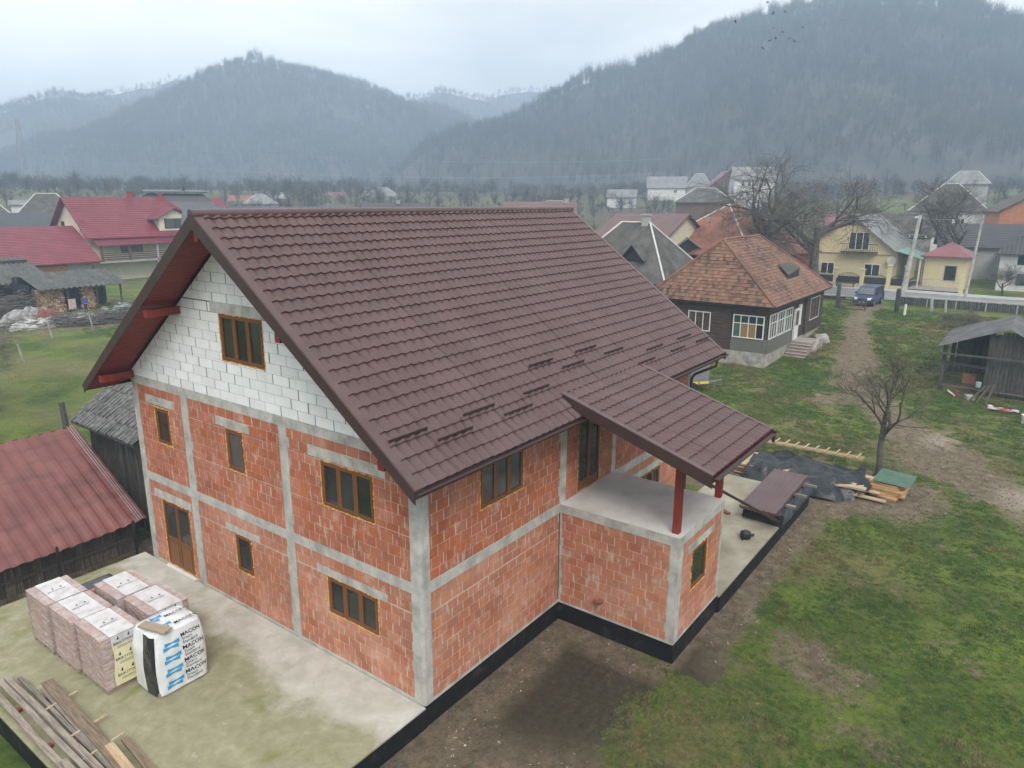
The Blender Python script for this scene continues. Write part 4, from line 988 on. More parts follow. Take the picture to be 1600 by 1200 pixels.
# ------------------------------------------------------------------ neighbouring buildings
M['oldwood'] = mat('grey_old_boards', [(.028,.025,.022),(.062,.056,.05),(.11,.10,.09)], .9, 4, .006, 25, stretch=(5,5,.5), rnd='O', rndamt=.4)
M['barnwood'] = mat('brown_old_boards', [(.06,.048,.037),(.11,.09,.07),(.18,.155,.125)], .9, 4, .006, 25, stretch=(5,5,.5), rnd='O', rndamt=.35)
M['logwood'] = mat('dark_log_wall', [(.030,.017,.012),(.062,.036,.026),(.10,.065,.05)], .85, 3, .01, 20, stretch=(.5,.5,5), stain=[((.19,.16,.14), .5, 3, (.3,.3,2), .6, .75)])
M['shingle'] = mat('grey_shingle', [(.065,.064,.062),(.12,.12,.115),(.19,.19,.185)], .9, 7, .01, 30, stretch=(1,1,1), rnd='O', rndamt=.3)
M['redsheet'] = mat('faded_red_sheet', [(.135,.042,.038),(.175,.058,.052),(.215,.08,.072)], .5, .9, .002, 20, stain=[((.10,.036,.033), .7, 1.3, (.5,2.5,1), .52, .62), ((.26,.13,.11), .35, .7, (1,1,1), .58, .75)])
M['asbestos'] = mat('grey_corrugated', [(.05,.052,.051),(.088,.09,.087),(.13,.13,.127)], .9, 1.6, .004, 25, stain=[((.06,.062,.055), .6, .8, (1,1,1), .5, .7)])
M['stone'] = mat('stone_plinth', [(.20,.185,.16),(.34,.32,.29),(.45,.43,.40)], .9, 1.6, .02, 8, stain=[((.30,.24,.14), .7, .9, (1,1,1), .52, .66)])
M['cream'] = mat('cream_render', [(.62,.56,.42),(.70,.64,.50)], .9, 1.5); M['yellow'] = mat('yellow_render', [(.56,.48,.28),(.62,.55,.34)], .9, 1.2, stain=[((.45,.40,.2), .4, .6, (1,1,.4), .58, .75)])
M['whitewall'] = mat('white_render', [(.55,.55,.54),(.68,.68,.67)], .9, .8); M['greywall'] = mat('grey_render', [(.30,.30,.29),(.42,.42,.41)], .9, .8)
M['brownwall'] = mat('brown_boards', [(.09,.05,.035),(.14,.08,.055)], .9, 1.5); M['brickfar'] = mat('orange_brick_far', [(.36,.13,.06),(.48,.20,.10)], .9, 2)
M['redwall'] = mat('red_painted_wall', [(.24,.05,.04),(.30,.07,.055)], .85, 1.5)
M['oshwood'] = mat('orange_boards', [(.42,.19,.06),(.52,.26,.09)], .8, 2)
def roofmat(name, cols, sc, d, rough=.5, dep=.02): return mat(name, cols, rough, .7, 0, coord='O', wave=(sc, d, dep))
M['redroof'] = roofmat('red_metal_tile', [(.14,.013,.026),(.18,.020,.036),(.215,.03,.05)], 1/.3, (0,1,0), .42, .03); M['redroof_y'] = roofmat('red_metal_tile_y', [(.14,.014,.027),(.18,.020,.036)], 1/.3, (1,0,0), .42, .03)
M['redporch'] = roofmat('red_porch_tile', [(.13,.012,.023),(.165,.018,.032)], 1/.3, (0,1,0), .42, .03)
M['pinkroof'] = mat('pink_roof', [(.19,.07,.085),(.24,.09,.11)], .5, 1); M['blueroof'] = mat('slate_blue_roof', [(.045,.062,.085),(.07,.09,.115)], .4, 1, wave=(2.2, (.81,-.58,0), .03))
M['blackroof'] = mat('anthracite_roof', [(.028,.032,.037),(.045,.05,.056)], .45, 1); M['darkroof'] = roofmat('dark_tile_roof', [(.035,.037,.04),(.06,.062,.065)], 1/.4, (0,1,0), .6, .03)
M['brownroof'] = roofmat('brown_tile_roof', [(.12,.065,.065),(.155,.09,.088)], 1/.35, (0,1,0), .45, .03)
M['oldtile'] = mat('orange_old_tile', [(.19,.075,.048),(.26,.105,.066),(.31,.145,.10)], .85, 1.1, .01, 12, stain=[((.11,.075,.055), .6, .7, (1,1,1), .52, .68)])
M['thatch'] = mat('dark_grey_roof', [(.05,.048,.044),(.085,.082,.075),(.125,.12,.112)], .9, .9, stain=[((.05,.05,.045), .5, .5, (1,1,1), .5, .65)])
M['greyroof'] = mat('light_grey_roof', [(.16,.165,.165),(.24,.245,.24)], .8, .6, stain=[((.10,.105,.10), .6, .4, (1,1,1), .5, .65)])
M['trimwhite'] = mat('pale_ridge_trim', [(.48,.48,.46),(.60,.60,.58)], .8, 3)
M['iron'] = mat('dark_iron', [(.018,.017,.016),(.03,.028,.026)], .6, 4)
def tz(x, y): return float(terrain(np.array([x]), np.array([y]))[0])
def add_window(h, side, u, z, w, ht, lx, ly, frame='white', glass='glass', mull=1):
    d = .05; S = {'F': (lambda a, q, zz: (a, -ly/2-q, zz)), 'B': (lambda a, q, zz: (a, ly/2+q, zz)), 'L': (lambda a, q, zz: (-lx/2-q, a, zz)), 'R': (lambda a, q, zz: (lx/2+q, a, zz))}[side]
    def bx(mb, a0, a1, q0, q1, z0, z1): mb.hexa([S(a0,q0,z0),S(a1,q0,z0),S(a1,q1,z0),S(a0,q1,z0),S(a0,q0,z1),S(a1,q0,z1),S(a1,q1,z1),S(a0,q1,z1)])
    f = .08; mb = MB(); bx(mb,u-w/2,u+w/2,-.02,d,z,z+f); bx(mb,u-w/2,u+w/2,-.02,d,z+ht-f,z+ht); bx(mb,u-w/2,u-w/2+f,-.02,d,z+f,z+ht-f); bx(mb,u+w/2-f,u+w/2,-.02,d,z+f,z+ht-f)
    for k in range(1, mull+1):
        a = u-w/2+w*k/(mull+1); bx(mb,a-.04,a+.04,-.02,d,z+f,z+ht-f)
    wo = mb.build('window', M[frame], h)
    for k in range(mull+1):
        a = u-w/2+w*k/(mull+1); mb = MB(); bx(mb,a+.05,a+w/(mull+1)-.05,-.02,.02,z+.05,z+ht-.05); mb.build('pane', M[glass], wo)
    return wo
def house(name, label, cat, c, rot, lx, ly, ze, zr, wall, roofm, kind='gable', axis='x', over=.45, wins=(), chim=(), trim=None, group=None, hip=None, zb=None):
    b = tz(*c)-.6 if zb is None else zb
    h = thing(name, label, cat, (c[0], c[1], b), R(rot), group); E_, Z = ze-b, zr-b; mb = MB()
    mb.box(-lx/2, lx/2, -ly/2, ly/2, 0, E_)
    rise = Z-E_; thick = .14
    run = ly/2 if axis == 'x' else lx/2
    if kind == 'gable':
        if axis == 'x': mb.prism([(-lx/2,-ly/2,E_),(-lx/2,ly/2,E_),(-lx/2,0,Z-.08)], (lx,0,0))
        else: mb.prism([(-lx/2,-ly/2,E_),(lx/2,-ly/2,E_),(0,-ly/2,Z-.08)], (0,ly,0))
    mb.build('wall', M[wall], h)
    rf = MB(); o = over; sl = rise/run; eo = E_-sl*o+.1; Z += .06
    if kind == 'gable':
        if axis == 'x':
            for s in (-1, 1): rf.prism([(-lx/2-o,s*(ly/2+o),eo),(lx/2+o,s*(ly/2+o),eo),(lx/2+o,0,Z),(-lx/2-o,0,Z)], (0,0,-thick))
            edges = [((-lx/2-o,0,Z),(lx/2+o,0,Z))]
        else:
            for s in (-1, 1): rf.prism([(s*(lx/2+o),-ly/2-o,eo),(s*(lx/2+o),ly/2+o,eo),(0,ly/2+o,Z),(0,-ly/2-o,Z)], (0,0,-thick))
            edges = [((0,-ly/2-o,Z),(0,ly/2+o,Z))]
    elif kind == 'hip':
        hp = hip if hip is not None else min(run, lx/2*.8)
        X, Y = lx/2+o, ly/2+o
        if axis == 'x': A, B = (-lx/2+hp,0,Z), (lx/2-hp,0,Z)
        else: A, B = (0,-ly/2+hp,Z), (0,ly/2-hp,Z)
        c4 = [(-X,-Y,eo),(X,-Y,eo),(X,Y,eo),(-X,Y,eo)]
        fs = [[c4[0],c4[1],B,A],[c4[2],c4[3],A,B],[c4[3],c4[0],A],[c4[1],c4[2],B]] if axis == 'x' else [[c4[0],c4[1],A],[c4[1],c4[2],B,A],[c4[2],c4[3],B],[c4[3],c4[0],A,B]]
        for f in fs: rf.prism(f, (0,0,-thick))
        edges = [(A,B)]+([(c4[0],A),(c4[3],A),(c4[1],B),(c4[2],B)] if axis == 'x' else [(c4[0],A),(c4[1],A),(c4[2],B),(c4[3],B)])
    elif kind == 'shed':
        rf.prism([(-lx/2-o,-ly/2-o,E_+.05),(lx/2+o,-ly/2-o,E_+.05),(lx/2+o,ly/2+o,Z),(-lx/2-o,ly/2+o,Z)], (0,0,-thick)); edges = []
    ro = rf.build('roof', M[roofm], h)
    if trim:
        t = MB()
        for a, q in edges: t.tube([Vector(a)+Vector((0,0,.02)), Vector(q)+Vector((0,0,.02))], .09, 5)
        t.build('ridge_trim', M[trim], ro)
    for cx, cy, ch in chim:
        t = MB(); t.box(cx-.3,cx+.3,cy-.3,cy+.3,Z-1.6,Z+ch); t.box(cx-.38,cx+.38,cy-.38,cy+.38,Z+ch,Z+ch+.12); t.build('chimney', M['redwall' if roofm.startswith('red') else 'greywall'], ro)
    for w in wins: add_window(h, w[0], w[1], w[2]-b, w[3], w[4], lx, ly, *(w[5:] if len(w) > 5 else ()))
    return h

# red sheet barn beside the terrace
t = thing('red_roofed_barn', 'low board barn with a faded red sheet roof beside the terrace', 'barn')
mb = MB(); nx = 150; xs = [-14+14.62*i/nx for i in range(nx+1)]
wv = lambda i: .018*(1 if i % 4 in (0, 1) else -1)
for k in range(3):
    a, b = k/3, (k+1)/3+.02
    mb = MB(); mb.grid([[(x, 13.05+4.45*f+.0, .62+.03*x+.0+(2.36-.03*x)*f+wv(i)+.012*(2-k)+(.03*math.sin(x*1.3) if f < .01 else 0)) for f in (a, (a+b)/2, min(1, b))] for i, x in enumerate(xs)]); mb.build('roof_sheet', M['redsheet'], t)
mb = MB(); mb.grid([[(x, 17.5+3*f, 2.98-1.2*f) for f in (0, 1)] for x in (xs[0], xs[-1])]); mb.build('roof_sheet', M['redsheet'], t)
for q in range(3): mb = MB(); mb.tube([(.5-.08*q,13.05,.70),(.5-.08*q,17.5,3.04)], .012, 4); mb.build('verge_wire', M['zinc'], t)
r = random.Random(31); x = -13.9
while x < .35:
    w = r.uniform(.13, .26); mb = MB(); y = 13.55+r.uniform(-.015,.015); mb.box(x, x+w-r.uniform(.004,.02), y, y+.025, -.6, .66+.03*x); mb.build('board', M['barnwood'], t); x += w
y = 13.6
while y < 17.3:
    w = r.uniform(.14, .24); mb = MB(); mb.box(.33, .355, y, y+w-.012, -.6, .6+(y-13.05)/4.45*2.3); mb.build('board', M['barnwood'], t); y += w
mb = MB(); mb.box(-13.8,.3,13.62,13.7,-.6,.6+.0); mb.build('wall_back', M['black'], t)
mb = MB(); mb.box(-13.8,.32,13.5,13.545,-.12,-.02); mb.build('rail', M['barnwood'], t)
# wire mesh fence along it
t = thing('wire_fence', 'dark wire mesh fence in front of the red roofed barn', 'fence')
mb = MB()
for k in range(150): x = -13.5+k*.092; mb.bar((x,12.75,-.5),(x,12.75,.72),.006,.006)
for k in range(9): z = -.4+k*.14; mb.bar((-13.5,12.75,z),(.3,12.75,z),.006,.006)
mb.build('wire_mesh', M['iron'], t)
for k in range(6): mb = MB(); mb.box(-11.2+k*2.25-.03,-11.2+k*2.25+.03,12.76,12.82,-.6,.85); mb.build('post', M['iron'], t)
# shingled barn
t = thing('shingled_barn', 'old barn with a grey shingle roof behind the red sheet roof', 'barn')
mb = MB(); mb.box(1.4,8.8,14.2,18.0,-.6,3.1); mb.prism([(1.4,14.2,3.1),(1.4,18.0,3.1),(4.9,17.2,5.5),(4.9,15.0,5.5)][:2]+[(8.8,18,3.1),(8.8,14.2,3.1)], (0,0,.1)); mb.build('wall', M['oldwood'], t)
y = 14.1
while y < 18.1:
    w = r.uniform(.14,.26); mb = MB(); mb.box(1.33,1.38,y,y+w-.015,-.6,3.15); mb.build('board', M['oldwood'], t); y += w
# roof strips of shingles: slope facing -x, rows of long shingles
E0, E1, RZ = (.75, 3.0), (5.0, 6.0), 0
sv = MB(); rows = 9
for k in range(rows):
    f0, f1 = k/rows, (k+1.25)/rows; y = 13.65
    while y < 18.3:
        w = r.uniform(.055,.11); x0, z0 = .75+4.25*f0, 3.0+2.85*f0; x1, z1 = .75+4.25*f1, 3.0+2.85*f1; j = r.uniform(-.05,.05)
        mb = MB(); mb.prism([(x0+j,y,z0+.045+r.uniform(0,.015)),(x0+j,y+w-.012,z0+.045+r.uniform(0,.015)),(x1,y+w-.012,z1+.012),(x1,y,z1+.012)], (0,0,-.02))
        if f0 < .62 and y > 13.75 and len(t.children) < 320: mb.build('shingle', M['shingle'], t)
        else: sv.add(mb.v, mb.f)
        y += w
tag(sv.build('shingle', M['shingle'], t), kind='stuff')
mb = MB(); mb.prism([(.8,13.68,2.96),(.8,18.28,2.96),(5.0,18.28,5.82),(5.0,13.68,5.82)], (0,0,-.06)); mb.prism([(5.0,13.68,5.82),(5.0,18.28,5.82),(9.2,18.28,3.0),(9.2,13.68,3.0)], (0,0,-.06)); mb.build('roof_deck', M['oldwood'], t)
for yy in (13.68, 18.24): mb = MB(); mb.prism([(1.4,yy,3.1),(5.0,yy,5.7),(8.8,yy,3.1)], (0,.05,0)); mb.build('gable_boards', M['oldwood'], t)

# tiled hip house
M['step'] = mat('step_concrete', [(.26,.215,.19),(.36,.31,.28)], .9, 4); M['tar'] = mat('tar_paper', [(.05,.051,.052),(.095,.096,.097),(.14,.14,.14)], .85, 1.2, .02, 6)
t = thing('log_house', 'old dark log house with an orange tiled hip roof and a glazed veranda', 'house')
mb = MB(); mb.box(40.1,54.4,5.4,13.8,.55,3.95); mb.build('wall', M['logwood'], t)
mb = MB(); mb.box(40.0,54.5,5.32,13.9,-1,.55); mb.build('plinth', M['stone'], t)
for k in range(13):
    z = .62+k*.245
    for a, b in (((40.02,7.9),(40.02,13.85)), ((49.4,5.3),(54.45,5.3))): mb = MB(); mb.bar((a[0],a[1],z+.1),(b[0],b[1],z+.1),.1,.225); mb.build('log', M['logwood'], t)
mb = MB(); mb.box(40.0,40.1,5.3,7.85,.56,1.5); mb.box(40.1,45.8,5.25,5.36,.56,1.5); mb.build('veranda_board', M['greywall'] if False else mat('grey_veranda_boards', [(.10,.095,.08),(.17,.165,.145)], .9, 4, stretch=(1,1,6)), t)
e0, e1, f0, f1, ez, rz = 39.5, 55.0, 4.8, 14.4, 3.9, 8.1; ra, rb = 41.9, 49.8; ym = 9.6
deck = MB()
for f in ([(e0,f0,ez),(e1,f0,ez),(rb,ym,rz),(ra,ym,rz)], [(e1,f1,ez),(e0,f1,ez),(ra,ym,rz),(rb,ym,rz)], [(e0,f1,ez),(e0,f0,ez),(ra,ym,rz)], [(e1,f0,ez),(e1,f1,ez),(rb,ym,rz)]): deck.prism(f, (0,0,-.12))
deck.build('roof_deck', M['oldwood'], t)
tiles = []
def tile_face(corner, ux, up, poly, tw=.235, th=.27):
    ux = Vector(ux).normalized(); up = Vector(up).normalized(); nn = ux.cross(up); c0 = Vector(corner)
    L2 = [((Vector(p)-c0).dot(ux), (Vector(p)-c0).dot(up)) for p in poly]; vm = max(p[1] for p in L2); k = 0
    while k*th < vm-.1:
        v = k*th; xs_ = []
        for (a, b), (c, d) in zip(L2, L2[1:]+L2[:1]):
            if (b-v-.05)*(d-v-.05) < 0: q = (v+.05-b)/(d-b); xs_.append(a+q*(c-a))
        if len(xs_) >= 2:
            lo, hi = min(xs_), max(xs_); u = lo+(-.5*tw if k % 2 else 0)
            while u < hi:
                a, b = max(u, lo), min(u+tw, hi)
                if b-a > .06: tiles.append((c0+ux*(a+b)/2+up*(v+th*.55)+nn*(.045), ux, up, nn, b-a-.01))
                u += tw
        k += 1
tile_face((e0,f1,ez), (0,-1,0), Vector((ra-e0,0,rz-ez)), [(e0,f1,ez),(e0,f0,ez),(ra,ym,rz)])
n0 = len(tiles); tile_face((e0,f0,ez), (1,0,0), Vector((0,ym-f0,rz-ez)), [(e0,f0,ez),(e1,f0,ez),(rb,ym,rz),(ra,ym,rz)])
tile_face((e1,f0,ez), (0,1,0), Vector((rb-e1,0,rz-ez)), [(e1,f0,ez),(e1,f1,ez),(rb,ym,rz)]); tile_face((e1,f1,ez), (-1,0,0), Vector((0,ym-f1,rz-ez)), [(e1,f1,ez),(e0,f1,ez),(ra,ym,rz),(rb,ym,rz)])
TC = [(.21,.105,.066),(.165,.082,.054),(.26,.14,.092),(.11,.065,.047),(.065,.048,.039)]
for nm, rn in (('tile', 'O'), ('tile_mass', 'A')):
    m = bpy.data.materials.new('old_clay_'+nm); m.use_nodes = True; N = m.node_tree.nodes; L = m.node_tree.links; b = N['Principled BSDF']; b.inputs['Roughness'].default_value = .85
    src = N.new('ShaderNodeObjectInfo').outputs['Random'] if rn == 'O' else None
    if src is None: a = N.new('ShaderNodeAttribute'); a.attribute_name = 'rnd'; src = a.outputs['Fac']
    n_ = N.new('ShaderNodeTexNoise'); n_.inputs['Scale'].default_value = .45; n_.inputs['Detail'].default_value = 3; L.new(N.new('ShaderNodeNewGeometry').outputs['Position'], n_.inputs['Vector'])
    ma_ = N.new('ShaderNodeMath'); ma_.operation = 'MULTIPLY_ADD'; L.new(n_.outputs['Fac'], ma_.inputs[0]); ma_.inputs[1].default_value = 2.0; ma_.inputs[2].default_value = -.95
    sm_ = N.new('ShaderNodeMath'); sm_.operation = 'MULTIPLY'; sm_.inputs[1].default_value = .95; L.new(src, sm_.inputs[0]); ad = N.new('ShaderNodeMath'); ad.operation = 'ADD'; L.new(sm_.outputs[0], ad.inputs[0]); L.new(ma_.outputs[0], ad.inputs[1])
    rp = N.new('ShaderNodeValToRGB'); rp.color_ramp.interpolation = 'LINEAR'; el = rp.color_ramp.elements; el[0].position = 0; el[0].color = (*TC[4], 1); el[1].position = 1; el[1].color = (*TC[2], 1)
    for p, c in ((.12, TC[3]), (.3, TC[1]), (.6, TC[0]), (.8, (.19,.115,.08))): q = el.new(p); q.color = (*c, 1)
    L.new(ad.outputs[0], rp.inputs[0]); L.new(rp.outputs[0], b.inputs['Base Color']); M[nm] = m
tm = MB(); tm.add([(-.5,-.175,-.02),(.5,-.175,-.02),(.5,.175,-.035),(-.5,.175,-.035),(-.5,-.175,.028),(.5,-.175,.028),(.5,.175,-.012),(-.5,.175,-.012)], [(4,5,6,7),(0,1,5,4),(1,2,6,5),(2,3,7,6),(3,0,4,7)])
tme = tm.mesh('tile', M['tile']); tv = np.array(tm.v); mv, mf, ma = [], [], []; r = random.Random(77)
hipn = n0
order = list(range(hipn))+sorted(range(hipn, len(tiles)), key=lambda i: (tiles[i][0]-Vector(CAM)).length)
for cnt, i in enumerate(order):
    c0, ux, up, nn, w = tiles[i]; c0 = c0+nn*r.uniform(-.008,.012)
    mt = Matrix((ux*w, up, nn)).transposed()
    if cnt < 300:
        o = link('tile', tme, t); m4 = Matrix((ux*w, up, nn)).transposed().to_4x4(); m4.translation = c0; o.matrix_local = m4
    else:
        B = np.array(mt); v = tv@B.T+np.array(c0); b0 = len(mv); mv += [tuple(x) for x in v]; mf += [tuple(b0+j for j in f) for f in tm.f]; ma += [r.random()]*len(tm.f)
me = bpy.data.meshes.new('tile'); me.from_pydata(mv, [], mf); me.materials.append(M['tile_mass']); me.attributes.new('rnd', 'FLOAT', 'FACE').data.foreach_set('value', ma); tag(link('tile', me, t), kind='stuff')
for a, b in (((ra,ym,rz),(rb,ym,rz)), ((e0,f0,ez),(ra,ym,rz)), ((e0,f1,ez),(ra,ym,rz)), ((e1,f0,ez),(rb,ym,rz))):
    n = 18; A, B = Vector(a), Vector(b); mb = MB(); mb.tube([A+(B-A)*k/n+Vector((0,0,.07)) for k in range(n+1)], [.10+.03*(k % 2) for k in range(n+1)], 6); mb.build('ridge_tile', M['tile'], t)
mb = MB(); mb.prism([(46.9,7.0,6.15),(49.4,7.0,6.15),(49.6,6.1,5.75),(46.5,6.1,5.4)], (0,0,.06)); mb.build('roof_vent_lid', M['oldwood'], t); mb = MB(); mb.prism([(46.5,6.15,5.0),(49.6,6.15,5.0),(49.6,6.15,5.72),(46.5,6.15,5.38)], (0,.08,0)); mb.build('roof_vent', M['black'], t)
def simple_win(kind, c, u0, u1, z0, z1, cols_, rows_, parent, glasses):
    mp = wall_map(kind, c); mb = MB(); f = .07
    lbox(mb,mp,u0,u1,-.06,.02,z0,z0+f); lbox(mb,mp,u0,u1,-.06,.02,z1-f,z1); lbox(mb,mp,u0,u0+f,-.06,.02,z0+f,z1-f); lbox(mb,mp,u1-f,u1,-.06,.02,z0+f,z1-f)
    for k in range(1, cols_): a = u0+(u1-u0)*k/cols_; lbox(mb,mp,a-.03,a+.03,-.05,.02,z0+f,z1-f)
    for k in range(1, rows_): zz = z1-(z1-z0)*.36*k; lbox(mb,mp,u0+f,u1-f,-.045,.02,zz-.03,zz+.03)
    wo = mb.build('window', M['white'], parent)
    for k in range(cols_):
        for q in range(rows_):
            a, b = u0+(u1-u0)*k/cols_, u0+(u1-u0)*(k+1)/cols_; za, zb_ = (z0, z1) if rows_ == 1 else ((z0, z1-(z1-z0)*.36) if q == 1 else (z1-(z1-z0)*.36, z1))
            mb = MB(); lbox(mb,mp,a+.02,b-.02,-.02,.015,za+.02,zb_-.02); mb.build('pane', glasses[(k*rows_+q) % len(glasses)], wo)
gl = [glass_mat('green_glass', (.012,.045,.025), .1), glass_mat('dark_teal_glass', (.035,.085,.08), .1), glass_mat('blue_glass', (.012,.02,.045), .1), mat('yellow_curtain', [(.26,.15,.055)], .5), M['glass'], mat('brown_curtain', [(.12,.05,.035)], .5)]
simple_win('x', 40.0, 5.55, 7.75, 1.52, 3.15, 4, 2, t, [gl[0],gl[4],gl[2],gl[3],gl[0],gl[3],gl[0],gl[1]])
simple_win('x', 40.0, 9.4, 11.1, 1.7, 3.12, 3, 1, t, [M['glass']])
for a, b in ((40.3,41.9),(42.1,43.7),(43.9,45.6)): simple_win('y', 5.3, a, b, 1.52, 3.25, 3, 2, t, [gl[0],M['glass2'],gl[2],M['glass2']])
simple_win('y', 5.3, 50.5, 53.3, 1.55, 3.35, 3, 1, t, [M['glass2']])
mb = MB(); mb.box(46.3,47.3,5.2,5.34,.62,2.95); dr = mb.build('door', M['white'], t); mb = MB(); mb.box(46.45,47.15,5.18,5.2,1.7,2.8); mb.build('pane', M['glass2'], dr); mb = MB(); mb.box(47.4,47.9,5.2,5.34,1.6,3.2); mb.build('window', M['white'], t)
mb = MB(); mb.box(45.9,48.1,3.75,5.25,-.7,.60); mb.build('landing', M['step'], t)
for k in range(6): mb = MB(); x = 45.9-.36*(k+1); mb.box(x,x+.40,3.8,5.24,-.8,.42-.17*k); mb.box(x-.035,x+.40,3.77,5.245,.42-.17*k,.46-.17*k); mb.build('step', M['step'], t)
mb = MB(); mb.prism([(46.2,3.55,-.7),(48.3,3.55,-.7),(48.3,3.55,.7),(47.4,3.55,.72),(46.2,3.55,.1)], (0,.2,0)); mb.build('step_wall', M['stone'], t)
rk = rock_mesh('boulder', M['stone'], 5, .8); o = link('rubble_heap', rk, None, (49.8,3.9,tz(49.8,3.9)+.25)); o.scale = (.95,.7,.75); tag(o, 'pale rubble heap against the wall beside the concrete steps', 'rubble')

# ------------------------------------------------------------------ street behind: road, fences, van, yellow house
mb = MB(); ys = np.linspace(-60, 45, 60); mb.grid([[(x, y, tz(x, y)+.05) for x in np.linspace(72.5, 79.5, 8)] for y in ys]); tag(mb.build('road', mat('wet_asphalt', [(.16,.165,.17),(.24,.245,.25)], .5, .6)), kind='structure')
mb = MB(); mb.grid([[(x, y, tz(x, y)+z) for x, z in ((79.5,.05),(79.5,.2),(82,.2))] for y in ys]); tag(mb.build('pavement', M['greywall']), kind='structure')
def boards_fence(label, x, ya, yb, zt, post, cap='greywall', step=.2, drop=1.25):
    f = thing('board_fence', label, 'fence'); y = ya; r = random.Random(int(ya*10))
    while y > yb: w = r.uniform(.14,.22); mb = MB(); mb.box(x, x+.03, y-w+.015, y, zt-drop, zt-.12-r.random()*.05); mb.build('board', M['oldwood'], f); y -= w
    mb = MB(); mb.box(x-.18, x+.15, yb, ya, zt-.10, zt); mb.build('cap_rail', M[cap], f)
    y = ya
    while y > yb: mb = MB(); mb.box(x-.12, x-.02, y-.1, y, zt-drop-.5, zt-.1); mb.build('post', M['greywall'], f); y -= post
boards_fence('dark board fence with a pale cap rail right of the gateway', 69.6, 1.75, -14, 1.95, 2.4); boards_fence('dark board fence with a pale cap rail left of the gateway', 69.8, 12.5, 6.7, 1.5, 2.6)
for (x, y, h, w, l) in ((64,6.15,3.35,.4,'left'),(64,1.05,3.2,.42,'right')):
    mb = MB(); mb.tube([(x,y,tz(x,y)-.3),(x,y,h-.15),(x+.02,y,h)], [w/2,w/2*.92,w/4], 8); tag(mb.build('gate_post', M['iron'] if False else M['oldwood']), 'thick dark wooden gate post '+l+' of the parked van', 'post')
t = thing('wooden_gate', 'low weathered wooden gate leaf in front of the parked van', 'gate'); 
for k in range(4): mb = MB(); mb.bar((63.8,6.0,1.05+k*.27),(63.6,3.55,1.0+k*.27),.03,.14); mb.build('board', M['barnwood'], t)
for y in (5.85,3.6): mb = MB(); mb.box(63.62,63.72,y-.06,y+.06,.8,2.0); mb.build('upright', M['barnwood'], t)
mb = MB(); mb.bar((63.7,5.85,1.05),(63.58,3.65,1.85),.03,.1); mb.build('brace', M['barnwood'], t)
for k, (x, y, h, w, l) in enumerate(((63.0,.2,1.0,.24,'white stub'),(66.5,-1.5,1.25,.3,'grey leaning'),(66.8,-2.6,1.2,.22,'thin grey'))):
    mb = MB(); z = tz(x, y); mb.tube([(x,y,z-.2),(x+.05,y+.12*(k>0),z+h)], [w/2,w/2*.85], 7); tag(mb.build('fence_post', M['white'] if k == 0 else M['greywall']), l+' concrete post in the grass before the board fence', 'post')
def make_van():
    v = thing('parked_van', 'blue panel van parked in the gateway facing the yard', 'van', (68.2,4.25,tz(68.2,4.25)), R(176)); blue = mat('metallic_blue', [(.035,.065,.14),(.045,.08,.165)], .28, 2, metal=.4)
    prof = [(2.18,.32),(2.2,.62),(2.05,.86),(1.15,1.06),(.62,1.70),(.35,1.80),(-1.95,1.80),(-2.12,1.70),(-2.2,.9),(-2.18,.32)]
    def ring(y, s, dz): return [(p[0]*(1 if p[1] < 1 else s), y, p[1]*1-dz*(p[1] > 1.1)) for p in prof]
    mb = MB(); P = [ring(-.80,.985,.06), ring(-.89,1,.0), ring(.89,1,.0), ring(.80,.985,.06)]
    secs = [(-.78,.97,.08),(-.88,1,.02),(-.6,1,0),(.6,1,0),(.88,1,.02),(.78,.97,.08)]
    P = []
    for y, s, dz in secs: P.append([(p[0]*s if p[1] > 1 else p[0]*(s*.5+.5), (y*(.86 if p[1] > 1.5 else 1)), p[1]-dz) for p in prof])
    for i in range(len(P)-1):
        a, b = P[i], P[i+1]; n = len(prof); mb.add(a+b, [(k, (k+1) % n, n+(k+1) % n, n+k) for k in range(n)])
    mb.poly(P[0]); mb.poly(P[-1][::-1]); smooth_by_angle(mb.build('body', blue, v))
    mb = MB(); mb.poly([(1.17,-.72,1.10),(1.17,.72,1.10),(.66,.64,1.68),(.66,-.64,1.68)]); mb.build('windscreen', mat('windscreen', [(.10,.11,.12),(.16,.17,.18)], .06, 1), v)
    for s in (-1, 1):
        mb = MB(); mb.poly([(.95,s*.895,1.12),(-.2,s*.895,1.12),(-.2,s*.80,1.62),(.55,s*.80,1.62)]); mb.poly([(-.32,s*.895,1.12),(-1.9,s*.895,1.12),(-1.85,s*.80,1.6),(-.32,s*.80,1.62)]); mb.build('side_window', M['glass'], v)
        for x in (1.35,-1.35):
            mb = MB(); mb.tube([(x,s*.70,.31),(x,s*.90,.31)], .31, 18); wl = mb.build('wheel', M['black'], v); mb = MB(); mb.tube([(x,s*.88,.31),(x,s*.915,.31)], .19, 14); mb.build('rim', M['zinc'], wl)
        mb = MB(); mb.poly([(2.10,s*.82,.66),(2.215,s*.45,.66),(2.15,s*.45,.84),(1.98,s*.82,.88)]); mb.add([(2.13,s*.84,.66),(2.235,s*.44,.66),(2.17,s*.44,.85),(2.0,s*.84,.89)], [(0,1,2,3)]); mb.build('headlight', M['white'], v)
        mb = MB(); mb.box(.85,1.02,s*.92-.1,s*.92+.1,1.08,1.28); mb.build('mirror', M['black'], v)
    mb = MB(); mb.box(2.16,2.25,-.78,.78,.30,.50); mb.box(2.18,2.24,-.40,.40,.62,.74); mb.build('bumper', M['black'], v); mb = MB(); mb.box(2.25,2.262,-.26,.26,.40,.50); mb.build('number_plate', M['white'], v)
make_van()
